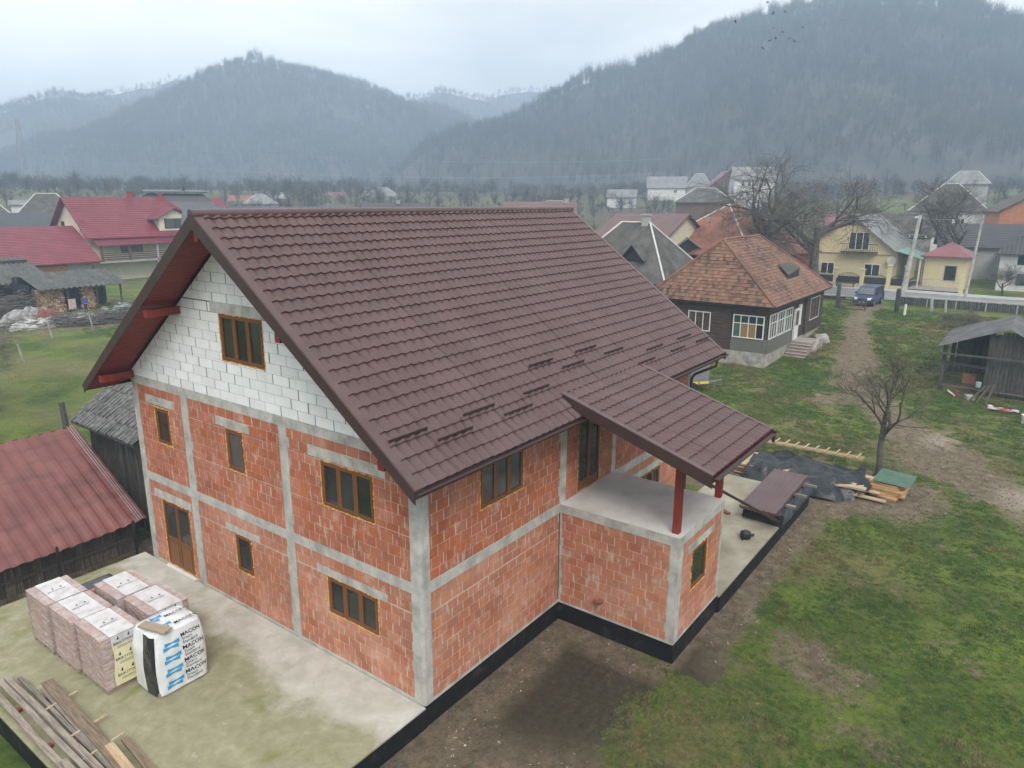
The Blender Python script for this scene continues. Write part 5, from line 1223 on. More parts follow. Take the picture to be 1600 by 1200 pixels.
yh = house('yellow_house', 'yellow two storey house with a grey gabled roof', 'house', (93.5,10.3), 0, 15, 11, 4.9, 9.3, 'yellow', 'greyroof', axis='x', over=.5, wins=[('L',-2.85,2.15,1.75,1.45,'white','glass',1),('L',2.2,2.15,1.6,1.4,'white','glass',1),('L',-1.1,5.2,2.3,2.1,'white','glass',2),('F',-3,2.2,1.3,1.3)])
mb = MB(); b = yh.location.z; mb.box(-7.62,-7.5,-5.4,5.4,4.75-b,4.9-b); mb.build('string_course', M['yellow'], yh)
mb = MB(); y0 = -3.3
for k in range(16): mb.box(-8.25,-8.22,y0+k*.26,y0+k*.26+.03,5.0-b,5.9-b)
mb.box(-8.27,-8.2,-3.3,.8,5.88-b,5.95-b); mb.box(-8.27,-7.5,-3.3,.8,4.92-b,5.0-b); mb.build('balcony_rail', M['iron'], yh)
mb = MB(); mb.tube([(-7.56,-4.9,4.0-b),(-7.85,-4.9,4.1-b)], .04, 6); mb.tube([(-7.86,-4.9,4.12-b),(-7.92,-4.9,4.12-b)], [.45,.5], 16); mb.build('satellite_dish', M['white'], yh)
t = thing('yard_fence', 'yellow pillared street fence with arched iron panels', 'fence'); zf = 1.05
py = [13.5,10.6,7.7,4.9,3.1]
for k, y in enumerate(py):
    h = 2.1 if k < 3 else 2.7; mb = MB(); mb.box(82.0,82.45,y-.22,y+.22,zf-.3,zf+h); mb.box(81.93,82.52,y-.29,y+.29,zf+h,zf+h+.12); mb.build('pillar', M['yellow'], t)
for a, b_ in zip(py[:-1], py[1:]):
    mb = MB(); n = 14; A, B = a-.25, b_+.25
    for q in range(n+1):
        y = A+(B-A)*q/n; top = zf+1.35+.35*math.sin(math.pi*q/n); mb.box(82.2,82.23,y-.02,y+.02,zf+.5,top)
    mb.tube([(82.21,A+(B-A)*q/10,zf+1.35+.35*math.sin(math.pi*q/10)) for q in range(11)], .03, 5); mb.box(82.22,82.25,B,A,zf+.55,zf+1.30); mb.build('iron_panel', M['iron'], t)
    mb = MB(); mb.box(82.1,82.35,B,A,zf-.3,zf+.5); mb.build('base_wall', M['yellow'], t)
t = thing('street_bench', 'dark bench by the yellow street fence', 'bench', (81.0,9.2,1.2)); mb = MB(); mb.box(-.2,.2,-1.1,1.1,.42,.48); mb.build('seat', M['iron'], t); mb = MB(); mb.box(.2,.25,-1.1,1.1,.5,.95); mb.build('backrest', M['iron'], t)
for s in (-.9,.9): mb = MB(); mb.box(-.18,.18,s-.04,s+.04,-.1,.42); mb.build('leg', M['iron'], t)
house('yellow_outbuilding', 'small yellow outbuilding with a pink roof right of the yellow house', 'outbuilding', (90,.0), 0, 6, 4.2, 5.0, 6.2, 'yellow', 'pinkroof', kind='hip', over=.5, wins=[('L',-.6,2.0,1.3,1.8,'greywall','glass',0)])
t = thing('porch_awning', 'green sheet awning over the side porch of the yellow house', 'awning'); mb = MB(); mb.prism([(84.5,4.9,5.3),(84.5,2.1,4.5),(93,2.1,4.5),(93,4.9,5.3)], (0,0,.06)); mb.build('sheet', mat('green_awning', [(.12,.25,.20),(.17,.31,.25)], .5, 1), t)
for k in range(4): mb = MB(); mb.box(84.7+2.6*k,84.85+2.6*k,2.2,2.35,1,4.5); mb.build('post', M['cream'], t)
mb = MB(); mb.grid([[(x, y, tz(x, y)+.24) for x in (82.6,86,89)] for y in (3,.5,-2)]); tag(mb.build('pavement', mat('yard_paving', [(.26,.23,.21),(.34,.31,.29)], .8, 2)), kind='structure')
t = thing('entrance_gate', 'white arched iron gate to the paved yard', 'gate'); 
for s, (ya, yb) in enumerate(((2.8,.4),(.3,-2.1))):
    mb = MB(); mb.tube([(82.2,ya+(yb-ya)*q/8,2.2+.35*math.sin(math.pi*(q/16+(s*.5)))) for q in range(9)], .035, 5)
    for q in range(12): y = ya+(yb-ya)*q/11; mb.box(82.19,82.22,y-.015,y+.015,1.15,2.2)
    mb.build('leaf', M['zinc'], t)
mb = MB(); mb.box(82,82.4,-2.5,-2.1,.8,3.3); mb.build('pillar', M['yellow'], t)
house('white_house', 'white house with a dark roof at the right picture edge', 'house', (96,-12.5), 0, 12, 15, 5.6, 10.5, 'whitewall', 'darkroof', kind='hip', axis='y', over=.6, hip=5.5, wins=[('L',4.6,3.9,2.6,1.7,'white','glass',1),('L',4.6,1.6,2.3,1.5,'white','glass',1),('L',0,3.9,2.4,1.7,'white','glass',1)])
# poles and wires
def pole(label, x, y, top, arms, lean=(0,0), r0=.2):
    t = thing('utility_pole', label, 'pole', (x,y,0)); z = tz(x, y); mb = MB(); mb.tube([(0,0,z-.4),(lean[0],lean[1],top)], [r0,r0*.6], 8); mb.build('shaft', M['concrete'], t)
    if arms:
        mb = MB(); mb.box(lean[0]-.04,lean[0]+.04,lean[1]-.75,lean[1]+.75,top-2.2,top-2.1); mb.box(lean[0]-.05,lean[0]+.35,lean[1]-.2,lean[1]+.2,top-1.7,top-.3); mb.build('fittings', M['iron'], t)
        for q in (-.7,.7): mb = MB(); mb.tube([(lean[0],lean[1]+q,top-2.1),(lean[0],lean[1]+q,top-1.9)], .05, 6); mb.build('insulator', M['white'], t)
        mb = MB(); mb.box(lean[0]-.1,lean[0]+.1,lean[1]-.05,lean[1]+.45,top-.25,top-.1); mb.build('street_lamp', M['white'], t)
pole('leaning concrete pole with crossarm and lamp near the gateway', 70.3, 1.75, 9.6, True, (0,-.75), .26); pole('thin plain concrete pole near the bare roadside tree', 76, -3.2, 9.6, False, (0,-.5), .15)
def cable(label, a, b, sag, r=.012):
    mb = MB(); A, B = Vector(a), Vector(b); n = 24; mb.tube([A+(B-A)*k/n-Vector((0,0,4*sag*(k/n)*(1-k/n))) for k in range(n+1)], r, 4); tag(mb.build('overhead_cable', M['zinc']), label, 'cable')
cable('overhead cable from the leaning pole towards the left', (70.3,1.0,9.3), (60,48,10.2), .6, .016); cable('overhead cable between the two street poles', (70.3,1.0,9.3), (76,-3.7,9.4), .15, .016); cable('overhead cable leaving the picture to the right', (76,-3.7,9.4), (72,-40,9.4), .5, .016)

# ------------------------------------------------------------------ old shed on the right
t = thing('plank_shed', 'ramshackle dark plank shed with an open corner and tar paper roof', 'shed'); r = random.Random(6)
A, B, Cc = (40.7,-5.6), (40.6,-8.2), (37.6,-12.5)
eav, rid = 2.45, 3.75
x0, x1, y0, y1 = 40.6, 47.2, -5.6, -13.0; yr = -8.4
mb = MB(); tar = M['asbestos']
def shed_roof(ya, za, yb, zb, nm):
    mb = MB(); n = 10
    mb.grid([[(x0-.45+(x1-x0+.9)*i/n, ya+(yb-ya)*j/6, za+(zb-za)*j/6+.05*math.sin(i*1.9+j)*(i/n)) for j in range(7)] for i in range(n+1)]); mb.build(nm, M['tar'], t, smooth=True)
shed_roof(-4.9, 2.35, yr, 3.75, 'roof_slope'); shed_roof(-13.4, 1.0, yr, 3.75, 'roof_slope')
mb = MB(); mb.box(x0-.4,x1+.4,-4.95,-4.85,2.2,2.3); mb.box(x0-.35,x0-.25,-13,-5,1.9,2.0); mb.build('rail', M['oldwood'], t)
y = -7.6
while y > -13: w = r.uniform(.15,.3); top = 3.7-abs(y-yr)*.45; mb = MB(); mb.box(x0,x0+.03,y-w+.02,y,-.55+r.random()*.06,min(3.6,top)-.1); mb.build('board', M['oldwood'], t); y -= w
x = x0
while x < x1: w = r.uniform(.15,.3); mb = MB(); mb.box(x,x+w-.03,-13.0,-12.96,-.5,1.2); mb.build('board', M['oldwood'], t); x += w
x = x0+1.2
y = -5.4
while y > -7.6:
    w = r.uniform(.2,.32); mb = MB(); mb.box(x0+2.6,x0+2.63,y-w*.8,y,.3,2.6); mb.build('board', M['oldwood'], t); y -= w
mb = MB(); mb.box(x1-.05,x1,-13,-5.6,-.5,2.3); mb.build('wall_back', M['oldwood'], t)
for yy in (-5.3,-7.6): mb = MB(); mb.box(x0-.1,x0+.12,yy-.12,yy+.1,-.6,2.4 if yy > -6 else 3.4); mb.build('post', M['oldwood'], t)
for z in (.15,1.35): mb = MB(); mb.bar((x0+.02,-5.3,z),(x0+.02,-7.7,z-.1),.06,.16); mb.build('rail', M['oldwood'], t)
mb = MB(); mb.bar((x0-.06,-5.3,-.05),(x0-.25,-13.2,-.15),.08,.1); mb.build('sill_rail', M['barnwood'], t)
def bucket(label, x, y, z, rad, h, m, name='bucket'):
    mb = MB(); mb.tube([(0,0,0),(0,0,h)], [rad*.8,rad], 12); o = mb.build(name, m, None, loc=(x,y,z)); tag(o, label, name.replace('_', ' ')); return o
bucket('pale blue bucket on the shed rail', 40.1,-7.3,.17,.16,.3,mat('pale_blue', [(.35,.48,.50)], .5,3)); bucket('rusty red canister in the grass by the shed corner', 39.6,-6.3,tz(39.6,-6.3),.14,.35,M['redwall'],'canister')
mb = MB(); mb.box(-.28,.28,-.2,.2,0,.06); tag(mb.build('white_box', M['white'], None, loc=(39.7,-6.0,tz(39.7,-6)+.15), rot=(R(35),0,.3)), 'white tilted plastic box by the shed corner', 'box')
mb = MB(); mb.box(-.3,.3,-.35,.35,0,.9); tag(mb.build('orange_crate', mat('faded_orange', [(.30,.13,.07),(.40,.20,.12)], .8, 3), None, loc=(41.8,-6.7,-.35)), 'faded orange crate standing inside the open shed corner', 'crate')
mb = MB(); mb.box(-.3,.3,-.2,.2,0,.25); tag(mb.build('pale_block', M['stone'], None, loc=(39.3,-7.0,tz(39.3,-7)), rot=.4), 'pale concrete block under the shed rail', 'block')
for k, (a, b, l) in enumerate((((39.4,-7.7,.45),(38.3,-7.0,-.45),'leftmost'),((39.5,-7.9,.5),(38.2,-7.4,-.45),'middle'),((39.6,-8.1,.55),(38.2,-7.9,-.45),'rightmost'))):
    mb = MB(); mb.bar(a,b,.09,.06); tag(mb.build('leaning_stick', M['barnwood']), l+' of the sticks leaning on the shed rail', 'stick', 'sticks leaning on the shed')
mb = MB(); n = 8; rr = random.Random(2); mb.grid([[(37.8-.9*i/n+.5, -8.0-1.5*j/n, tz(38,-8.5)+.05+.1*rr.random()) for j in range(n+1)] for i in range(n+1)], 0); o = mb.build('crumpled_sheet', [mat('red_grey_sheet', [(.03,.03,.035),(.28,.04,.04),(.5,.5,.5)], .6, 1.3, pos=[.42,.5,.58])], None, smooth=True); tag(o, 'crumpled red and grey plastic sheet on the grass before the shed', 'plastic sheet')
bucket('white and red canister lying at the right picture edge', 35.6,-9.9,tz(35.6,-9.9),.28,.5,mat('white_red', [(.7,.7,.72),(.7,.7,.72),(.3,.05,.06)], .4, 2),'canister')
# ------------------------------------------------------------------ farmyard on the left
rh = house('red_roofed_house', 'cream two storey house with a raspberry red roof and a dormer', 'house', (48.5,103.0), 0, 23, 11, 6.2, 10.95, 'cream', 'redroof', axis='x', over=.9, chim=[(-2.5,.3,.7),(2.2,.3,.5)], wins=[('F',-6.0,3.2,3.2,1.5,'iron','glass2',2),('F',4.0,2.6,1.3,2.2,'iron','glass',0),('L',2.4,6.6,1.0,1.0,'iron','glass2',0),('L',-3.4,6.4,1.1,1.4,'iron','glass2',0),('F',-1.5,.1,2.4,1.2,'iron','glass2',1)])
b = rh.location.z
mb = MB(); mb.prism([(-11.6,-7.6,4.55-b),(11.6,-7.6,4.55-b),(11.6,-5.4,5.75-b),(-11.6,-5.4,5.75-b)], (0,0,-.12)); mb.build('porch_roof', M['redporch'], rh)
mb = MB(); mb.prism([(-1.6,-5.6,6.0-b),(3.2,-5.6,6.0-b),(3.2,-5.6,8.0-b),(.8,-5.6,9.3-b),(-1.6,-5.6,8.0-b)], (0,4.5,0)); dm = mb.build('dormer', M['cream'], rh)
for s in (-1, 1): mb = MB(); mb.prism([(.8,-6.1,9.55-b),(.8,-.8,9.55-b),(.8+s*3.2,-2.6,7.9-b),(.8+s*3.2,-6.1,7.9-b)], (0,0,-.14)); mb.build('dormer_roof', M['redroof_y'], dm)
mb = MB(); mb.box(-.8,2.4,-5.68,-5.6,6.5-b,7.95-b); wf = mb.build('window', M['iron'], dm)
for k in range(2): mb = MB(); mb.box(-.68+1.55*k,.75+1.5*k,-5.72,-5.68,6.6-b,7.85-b); mb.build('pane', M['glass2'], wf)
mb = MB(); mb.box(-11.5,11.5,-7.4,-5.5,2.1-b,2.35-b); mb.build('balcony_slab', M['greywall'], rh)
for x in (-11,-7.2,-3.2,.6,4.5,8.5,11): mb = MB(); mb.box(x-.13,x+.13,-7.4,-7.15,-.2-b if x in (-3.2,4.5) else 2.3-b,4.7-b); mb.build('balcony_post', M['greywall'] if x in (-3.2,4.5) else M['brownwall'], rh)
for k in range(4): mb = MB(); mb.box(-11.3,11.3,-7.38,-7.32,2.55+.27*k-b,2.67+.27*k-b); mb.build('balcony_rail', M['brownwall'], rh)
gh = house('red_roofed_garage', 'long open fronted garage with a raspberry red roof', 'garage', (23.5,100.0), 0, 23, 13, 3.2, 7.1, 'greywall', 'redroof', axis='x', over=1.0, wins=())
b = gh.location.z; mb = MB(); mb.box(2.2,8.4,-6.62,-6.5,1.3-b,2.3-b); mb.box(2.2,8.4,-6.62,-6.5,-.2-b,1.15-b); mb.build('door', M['oshwood'], gh); mb = MB(); mb.box(-11,1.4,-6.56,-6.5,-.5-b,2.9-b); mb.build('bay_shade_panel', M['black'], gh); mb = MB(); mb.box(2.2,8.4,-6.58,-6.5,2.35-b,2.95-b); mb.build('bay_shade_panel', M['black'], gh)  # black panels on the solid front wall paint the shade inside the open bays
def corr_roof(parent, x0, x1, y0, z0, y1, z1, per=.46, amp=.085, m='asbestos'):
    n = int((x1-x0)/per*4); mb = MB(); mb.grid([[(x0+(x1-x0)*i/n, y0+(y1-y0)*f, z0+(z1-z0)*f+amp*math.sin(i*math.pi/2)) for f in (0,.5,1)] for i in range(n+1)]); return mb.build('roof_sheet', M[m], parent, smooth=True)
wsd = thing('wood_shed', 'open firewood shed with a grey corrugated roof', 'shed')
for k in range(8): corr_roof(wsd, 19.6+k*1.07, 19.6+(k+1)*1.07+.05, 70.3, 2.0, 75.2, 3.25)
for x in (19.3,22.4,25.2,27.7):
    for y, z in ((70.8,2.1),(74.8,3.1)): mb = MB(); mb.box(x-.08,x+.08,y-.08,y+.08,-.6,z); mb.build('post', M['oldwood'], wsd)
mb = MB(); mb.box(19,28,74.9,74.95,-.5,3.0); mb.box(18.95,19,70.9,74.9,-.5,2.4); mb.build('back_boards', M['black'], wsd)
lm = MB(); lm.tube([(0,0,0),(0,.5,0)], .5, 7); lme = lm.mesh('log', mat('split_log', [(.30,.17,.07),(.48,.30,.14),(.58,.40,.22)], .85, 3, coord='O', rnd='O', rndamt=.45)); r = random.Random(15)
for nm, xa, xb, lab in (('firewood_stack', 19.6, 22.2, 'left of the person in blue'), ('firewood_stack', 24.0, 25.2, 'right of the person in blue')):
    t = thing(nm, 'stack of split firewood logs '+lab, 'firewood', group='firewood under the shed')
    z = -.4
    while z < 1.9:
        x = xa
        while x < xb: s = r.uniform(.14,.26); o = link('log', lme, t, (x,71.2+r.uniform(-.1,.1),z)); o.scale = (s,1.2,s*.9); o.rotation_euler = (0,r.uniform(0,6),0); x += s*.95
        z += .2
def person(label, loc, rot, jacket, trousers):
    p = thing('person', label, 'person', loc, rot)
    V = [(0,0,.95),(0,0,1.15),(0,0,1.38),(0,0,1.5),(0,.01,1.62),(0,.01,1.74),(.1,0,.9),(.11,.02,.5),(.11,0,.07),(.11,-.13,.03),(-.1,0,.9),(-.12,-.03,.5),(-.12,.05,.07),(-.12,-.1,.03),(.2,0,1.42),(.27,.02,1.15),(.24,-.14,.93),(.23,-.19,.85),(-.2,0,1.42),(-.28,.02,1.15),(-.22,-.16,.95),(-.2,-.22,.88)]
    E_ = [(0,1),(1,2),(2,3),(3,4),(4,5),(0,6),(6,7),(7,8),(8,9),(0,10),(10,11),(11,12),(12,13),(2,14),(14,15),(15,16),(16,17),(2,18),(18,19),(19,20),(20,21)]
    Rr = [.15,.15,.16,.06,.10,.09,.09,.07,.05,.04,.09,.07,.05,.04,.075,.06,.045,.04,.075,.06,.045,.04]
    me = bpy.data.meshes.new('body'); me.from_pydata(V, E_, []); o = link('body', me, p); md = o.modifiers.new('skin', 'SKIN')
    for v, q in zip(me.skin_vertices[0].data, Rr): v.radius = (q, q*.85)
    me.skin_vertices[0].data[0].use_root = True; sb = o.modifiers.new('sub', 'SUBSURF'); sb.levels = 2; sb.render_levels = 2
    m = bpy.data.materials.new('clothes_and_skin'); m.use_nodes = True; N = m.node_tree.nodes; L = m.node_tree.links; sx = N.new('ShaderNodeSeparateXYZ'); tc = N.new('ShaderNodeTexCoord'); L.new(tc.outputs['Object'], sx.inputs[0])
    mr = N.new('ShaderNodeMapRange'); mr.inputs['From Max'].default_value = 1.8; L.new(sx.outputs[2], mr.inputs[0]); rp = N.new('ShaderNodeValToRGB'); rp.color_ramp.interpolation = 'CONSTANT'; e = rp.color_ramp.elements
    e[0].color = (.02,.02,.022,1); e[1].position = .06; e[1].color = (*trousers, 1)
    for ps, c in ((.475,(.4,.25,.18)),(.52,jacket),(.845,(.45,.28,.2)),(.925,(.05,.035,.025))): q = e.new(ps); q.color = (*c, 1)
    L.new(mr.outputs[0], rp.inputs[0]); L.new(rp.outputs[0], N['Principled BSDF'].inputs['Base Color']); N['Principled BSDF'].inputs['Roughness'].default_value = .85; me.materials.append(m)
    return p
person('person in a blue jacket and dark trousers standing before the firewood', (23.3,69.3,tz(23.3,69.3)), R(10), (.03,.09,.34), (.02,.022,.03))
mb = MB(); mb.box(-.35,.35,-.04,.04,0,1.0); mb.build('rug', mat('patterned_rug', [(.35,.03,.05),(.6,.55,.5),(.2,.02,.04)], .9, 5, coord='O'), None, loc=(22.3,69.9,-.1)); tag(bpy.data.objects['rug'], 'red and white patterned rug hanging beside the person in blue', 'rug')
tsd = thing('tin_shed', 'open shed with a grey corrugated roof at the left picture edge', 'shed')
for k in range(6): corr_roof(tsd, 12.0+k*1.9, 13.95+k*1.9, 76, 2.3, 84, 4.4)
for x in (12.5,16.5,20,23): mb = MB(); mb.box(x-.1,x+.1,76.6,76.8,-.6,2.5); mb.build('post', M['oldwood'], tsd)
mb = MB(); mb.box(12,23.2,82,82.1,-.5,4.2); mb.build('back_boards', M['oldwood'], tsd)
def heap(name, label, cat, x, y, lx, ly, h, m, seed, n=16):
    r = np.random.default_rng(seed); mb = MB(); P = []
    for i in range(n+1):
        row = []
        for j in range(n+1):
            u, v = -1+2*i/n, -1+2*j/n; d = min(1, (abs(u)**2.4+abs(v)**2.4)); z = h*max(0, 1-d)**.55*(.65+.7*float(vnoise(np.array(i*.55), np.array(j*.55), seed)))-.06
            row.append((x+u*lx/2+r.uniform(-.05,.05), y+v*ly/2+r.uniform(-.05,.05), tz(x, y)+z))
        P.append(row)
    mb.grid(P); o = mb.build(name, m, None); tag(o, label, cat, 'things heaped along the farmyard fence'); return o
M['whitetarp'] = mat('dirty_white_tarp', [(.14,.14,.135),(.42,.42,.41),(.68,.68,.68)], .5, 1.8, .05, 4); M['greytarp'] = mat('grey_tarp', [(.07,.07,.065),(.22,.22,.21),(.40,.40,.385)], .6, 2.2, .05, 4)
heap('tarp_heap', 'grey white tarpaulin heap at the far left of the farmyard', 'tarp heap', 17.2,66.5,6.0,3.2,1.3,M['greytarp'],1); heap('tarp_heap', 'white tarpaulin heap in front of the firewood shed', 'tarp heap', 19.9,63.4,3.6,2.6,.8,M['whitetarp'],2)
heap('tarp_heap', 'rust red sheet lying over the grey tarpaulin', 'tarp heap', 18.0,65.0,2.2,1.6,1.4,mat('rust_sheet', [(.22,.06,.045),(.30,.09,.07)], .8, 2),3); heap('tarp_heap', 'pale tarpaulin heap nearest the left fence posts', 'tarp heap', 16.7,63.3,5.5,2.4,.8,M['whitetarp'],4)
heap('tarp_heap', 'greenish plastic sheet on the brushwood', 'tarp heap', 24.2,63.2,3.2,2.2,1.3,mat('green_grey_sheet', [(.10,.16,.14),(.22,.30,.27),(.5,.52,.5)], .5, 1.5),5); heap('tarp_heap', 'white and green rubbish heap right of the firewood shed', 'tarp heap', 29.0,66.0,4.6,2.6,1.4,mat('mixed_rubbish', [(.10,.11,.10),(.45,.42,.44),(.66,.62,.64),(.12,.3,.1)], .7, 2.2, pos=[.36,.48,.6,.7]),6)
for q, (hx, hy, a_, b_, hh, ci, lb) in enumerate(((20.6,62.2,1.2,.9,.9,0,'small white sheet crumpled before the brushwood'),(23.0,64.4,1.4,1.0,1.0,1,'small grey sack by the person in blue'),(25.6,61.6,1.3,1.0,.9,2,'small green sheet on the low brushwood'),(28.2,63.2,1.5,1.1,1.1,0,'white bag on the brushwood below the red house'),(31.0,66.8,1.6,1.2,1.2,0,'white foil at the right end of the rubbish'),(15.2,65.2,1.6,1.2,1.0,1,'grey sack at the left end of the tarpaulins'))):
    heap('rubbish_heap', lb, 'rubbish', hx, hy, a_, b_, hh, (M['whitetarp'], M['greytarp'], mat('green_sheet_scrap', [(.08,.15,.12),(.2,.28,.24)], .6, 3))[ci], 40+q, 8)
def brush(name, label, cx, cy, lx, ly, h, n, seed):
    r = random.Random(seed); t = thing(name, label, 'brushwood', (cx,cy,tz(cx,cy))); mb = MB()
    for k in range(n):
        x, y = r.gauss(0,lx/4), r.gauss(0,ly/4); z = abs(r.gauss(0,h/2.2)); a = r.uniform(-.5,.5)+(math.pi if r.random() < .5 else 0); l = r.uniform(.6,2.0); e = r.uniform(-.3,.3)
        mb.tube([(x,y,z),(x+l*.5*math.cos(a),y+l*.5*math.sin(a),z+e*.3+.1),(x+l*math.cos(a),y+l*math.sin(a),max(0,z+e))], [.05,.04,.02], 4, cap=False)
    tag(mb.build('branches', M['brush'], t), kind='stuff')
M['brush'] = mat('dead_branches', [(.06,.055,.048),(.14,.125,.11),(.24,.22,.20)], .95, 3, rnd='O', rndamt=.2)
brush('brushwood_pile', 'dark brushwood pile by the middle fence post', 21.8,61.5,5.0,2.4,.8,420,1); brush('brushwood_pile', 'loose brushwood with branches right of the firewood shed', 26.6,62.5,7.5,4.0,1.4,520,2); brush('brushwood_pile', 'tangled branches left of the firewood shed', 17.5,71.5,4.0,3.0,2.2,300,3); brush('brushwood_pile', 'low grey brushwood along the fence before the red house', 30.5,63.5,7,3,1.0,420,6); heap('tarp_heap', 'grey scrap heap between brushwood and red house', 'tarp heap', 27.0,64.6,4.0,2.6,1.1,M['greytarp'],9); brush('brushwood_pile', 'sticks and scrap scattered over the tarpaulin heaps', 18.5,63.0,8.0,3.0,1.0,380,4)
for k, (x, y, l) in enumerate(((9.6,47.5,'leftmost'),(15.15,56.9,'middle'),(18.7,57.4,'rightmost'))):
    mb = MB(); z = tz(x, y); mb.tube([(x,y,z-.2),(x-.25,y+.05,z+(1.75 if k else 1.5))], [.075,.06], 6); tag(mb.build('fence_post', M['stone']), l+' white concrete fence post in the left meadow', 'post', 'white fence posts in the meadow')
x, y = 4.5, 28.6; mb = MB(); mb.tube([(x,y,-.6),(x-.05,y,1.1)], [.16,.13], 7); tag(mb.build('fence_post', M['oldwood']), 'short dark wooden post in the meadow behind the red roofed barn', 'post')
# ------------------------------------------------------------------ houses farther off
G_ = 'village houses in the background'
house('far_house', 'grey roofed cottage with pale ridges behind the red garage', 'house', (45,130), -22, 9, 8, 8.0, 11.5, 'cream', 'thatch', kind='hip', trim='trimwhite', group=G_, hip=3)
house('far_house', 'long house with a dark slate roof behind the red garage', 'house', (27,112), -3, 24, 8, 6.7, 8.7, 'greywall', 'blackroof', group=G_)
house('far_house', 'grey roofed house at the left picture edge', 'house', (40,143), -19, 8, 8, 7.6, 11, 'greywall', 'thatch', kind='hip', group=G_, trim='trimwhite'); house('far_house', 'tiny white building far left below the pylon', 'house', (62,187), -20, 4.5, 4, 9.4, 10.3, 'whitewall', 'greyroof', group=G_)
mh = thing('mansard_house', 'large house with a curved black mansard roof', 'house', (54,105,-.5), R(-29), G_); mb = MB(); mb.box(-6,6,-4,4,0,9.2); mb.build('wall', M['greywall'], mh)
mb = MB(); prof = [(6.6,9.0),(6.2,9.8),(5.4,10.9),(4.5,11.7),(3.9,12.1)]; 
for k in range(len(prof)-1): (a, z0), (c, z1) = prof[k], prof[k+1]; mb.hexa([(-a,-a*.68,z0),(a,-a*.68,z0),(a,a*.68,z0),(-a,a*.68,z0),(-c,-c*.68,z1),(c,-c*.68,z1),(c,c*.68,z1),(-c,c*.68,z1)])
mb.build('roof', M['blackroof'], mh); mb = MB(); mb.prism([(-4.6,-3.2,12.25),(4.8,-3.2,12.25),(4.4,2.8,12.6),(-4.4,2.8,12.6)], (0,0,.14)); mb.build('roof_cap', M['blackroof'], mh); mb = MB(); mb.box(1.2,1.6,-.5,-.1,12.3,13.2); mb.build('chimney', M['blackroof'], mh)
house('far_house', 'house with a slate blue metal roof just behind the main ridge', 'house', (39,58.5), -35, 17, 6, 8.4, 10.0, 'greywall', 'blueroof', group=G_); house('far_house', 'low dark arched roof peeking over the main ridge', 'house', (62.2,76), -40, 7, 6, 9.2, 10.05, 'greywall', 'blackroof', kind='hip', group=G_, hip=2)
house('far_house', 'black roofed house with a chimney peeking over the main ridge', 'house', (69,70.5), -45, 9, 6, 8.9, 10.3, 'cream', 'blackroof', group=G_, chim=[(.5,0,.3)]); house('far_house', 'brown tiled roof peeking over the right end of the main ridge', 'house', (73,47), -56, 9, 7, 8.7, 10.6, 'cream', 'brownroof', group=G_, chim=[(3.6,0,.3)])
house('far_house', 'small far house with a rusty red roof', 'house', (134,207), -34, 8, 6, 9.9, 11.9, 'cream', 'oldtile', group=G_); house('far_house', 'far cottage with pale streaks on its grey roof', 'house', (124,183), -35, 9, 7, 9.6, 12.1, 'greywall', 'greyroof', kind='hip', trim='trimwhite', group=G_)
house('far_house', 'far white house showing its gable', 'house', (150,208), -36, 9, 8, 10.8, 13.4, 'whitewall', 'thatch', axis='y', group=G_, wins=[('F',0,9.5,1.2,1.5)]); house('far_house', 'far white house with a coral pink roof', 'house', (171,204), -40, 11, 8, 10.6, 13.2, 'whitewall', 'pinkroof', group=G_, wins=[('F',-3,8.8,1.6,1.4),('F',2.5,8.8,2.2,1.6)])
house('far_house', 'far ornate grey villa with a hipped roof', 'house', (176.6,185.7), -44, 11.5, 9, 12.1, 14.9, 'greywall', 'greyroof', kind='hip', trim='trimwhite', group=G_, wins=[('F',-3.5,9.8,1.6,1.6),('F',0,9.8,1.6,1.6),('F',3.5,9.8,1.6,1.6)])
house('far_house', 'hillside cottage with a dark gable and a white lower wall', 'house', (235,103.4), -65, 13, 8, 15.4, 19, 'whitewall', 'greyroof', group=G_, wins=[('F',3,13.4,1.2,1.1)]); house('far_house', 'hillside cottage with a tall pale hipped roof', 'house', (240,93.5), -68, 8, 7, 16, 19.9, 'greywall', 'greyroof', kind='hip', trim='trimwhite', group=G_, hip=2.6)
house('far_house', 'hillside house with a brown gable and a pink roof', 'house', (230,80.5), -58, 11, 10, 15.6, 20.3, 'brownwall', 'pinkroof', axis='y', group=G_, wins=[('F',1,17.2,.9,1.5,'yellow','glass2',0)]); house('far_house', 'tall white hillside house with many small windows', 'house', (222.2,69), -60, 12, 10, 17.4, 21.0, 'whitewall', 'greyroof', axis='x', group=G_, wins=[('F',-3.5,15.2,.9,1.6),('F',-1.6,15.2,.9,1.6),('F',.6,15.2,.9,1.6),('F',-3.5,12.2,.9,1.5),('F',-2,12.2,.9,1.5),('F',3,15.2,.9,1.6)])
house('far_house', 'grey hip roof with pale ridges below the hillside houses', 'house', (148,54), -68, 12, 9, 10.7, 13.5, 'brownwall', 'thatch', kind='hip', trim='trimwhite', group=G_, hip=4)
house('far_house', 'big grey roofed house behind the roadside tree', 'house', (139,6), -84, 11, 10, 9.6, 13.8, 'whitewall', 'thatch', kind='hip', trim='trimwhite', group=G_, wins=[('F',-2,7,1.2,1.2),('F',2,7,1.2,1.2)]); house('far_house', 'low dark roofed house between yellow outbuilding and white house', 'house', (106,-1.5), -80, 9, 7, 5.4, 8.0, 'greywall', 'darkroof', group=G_)
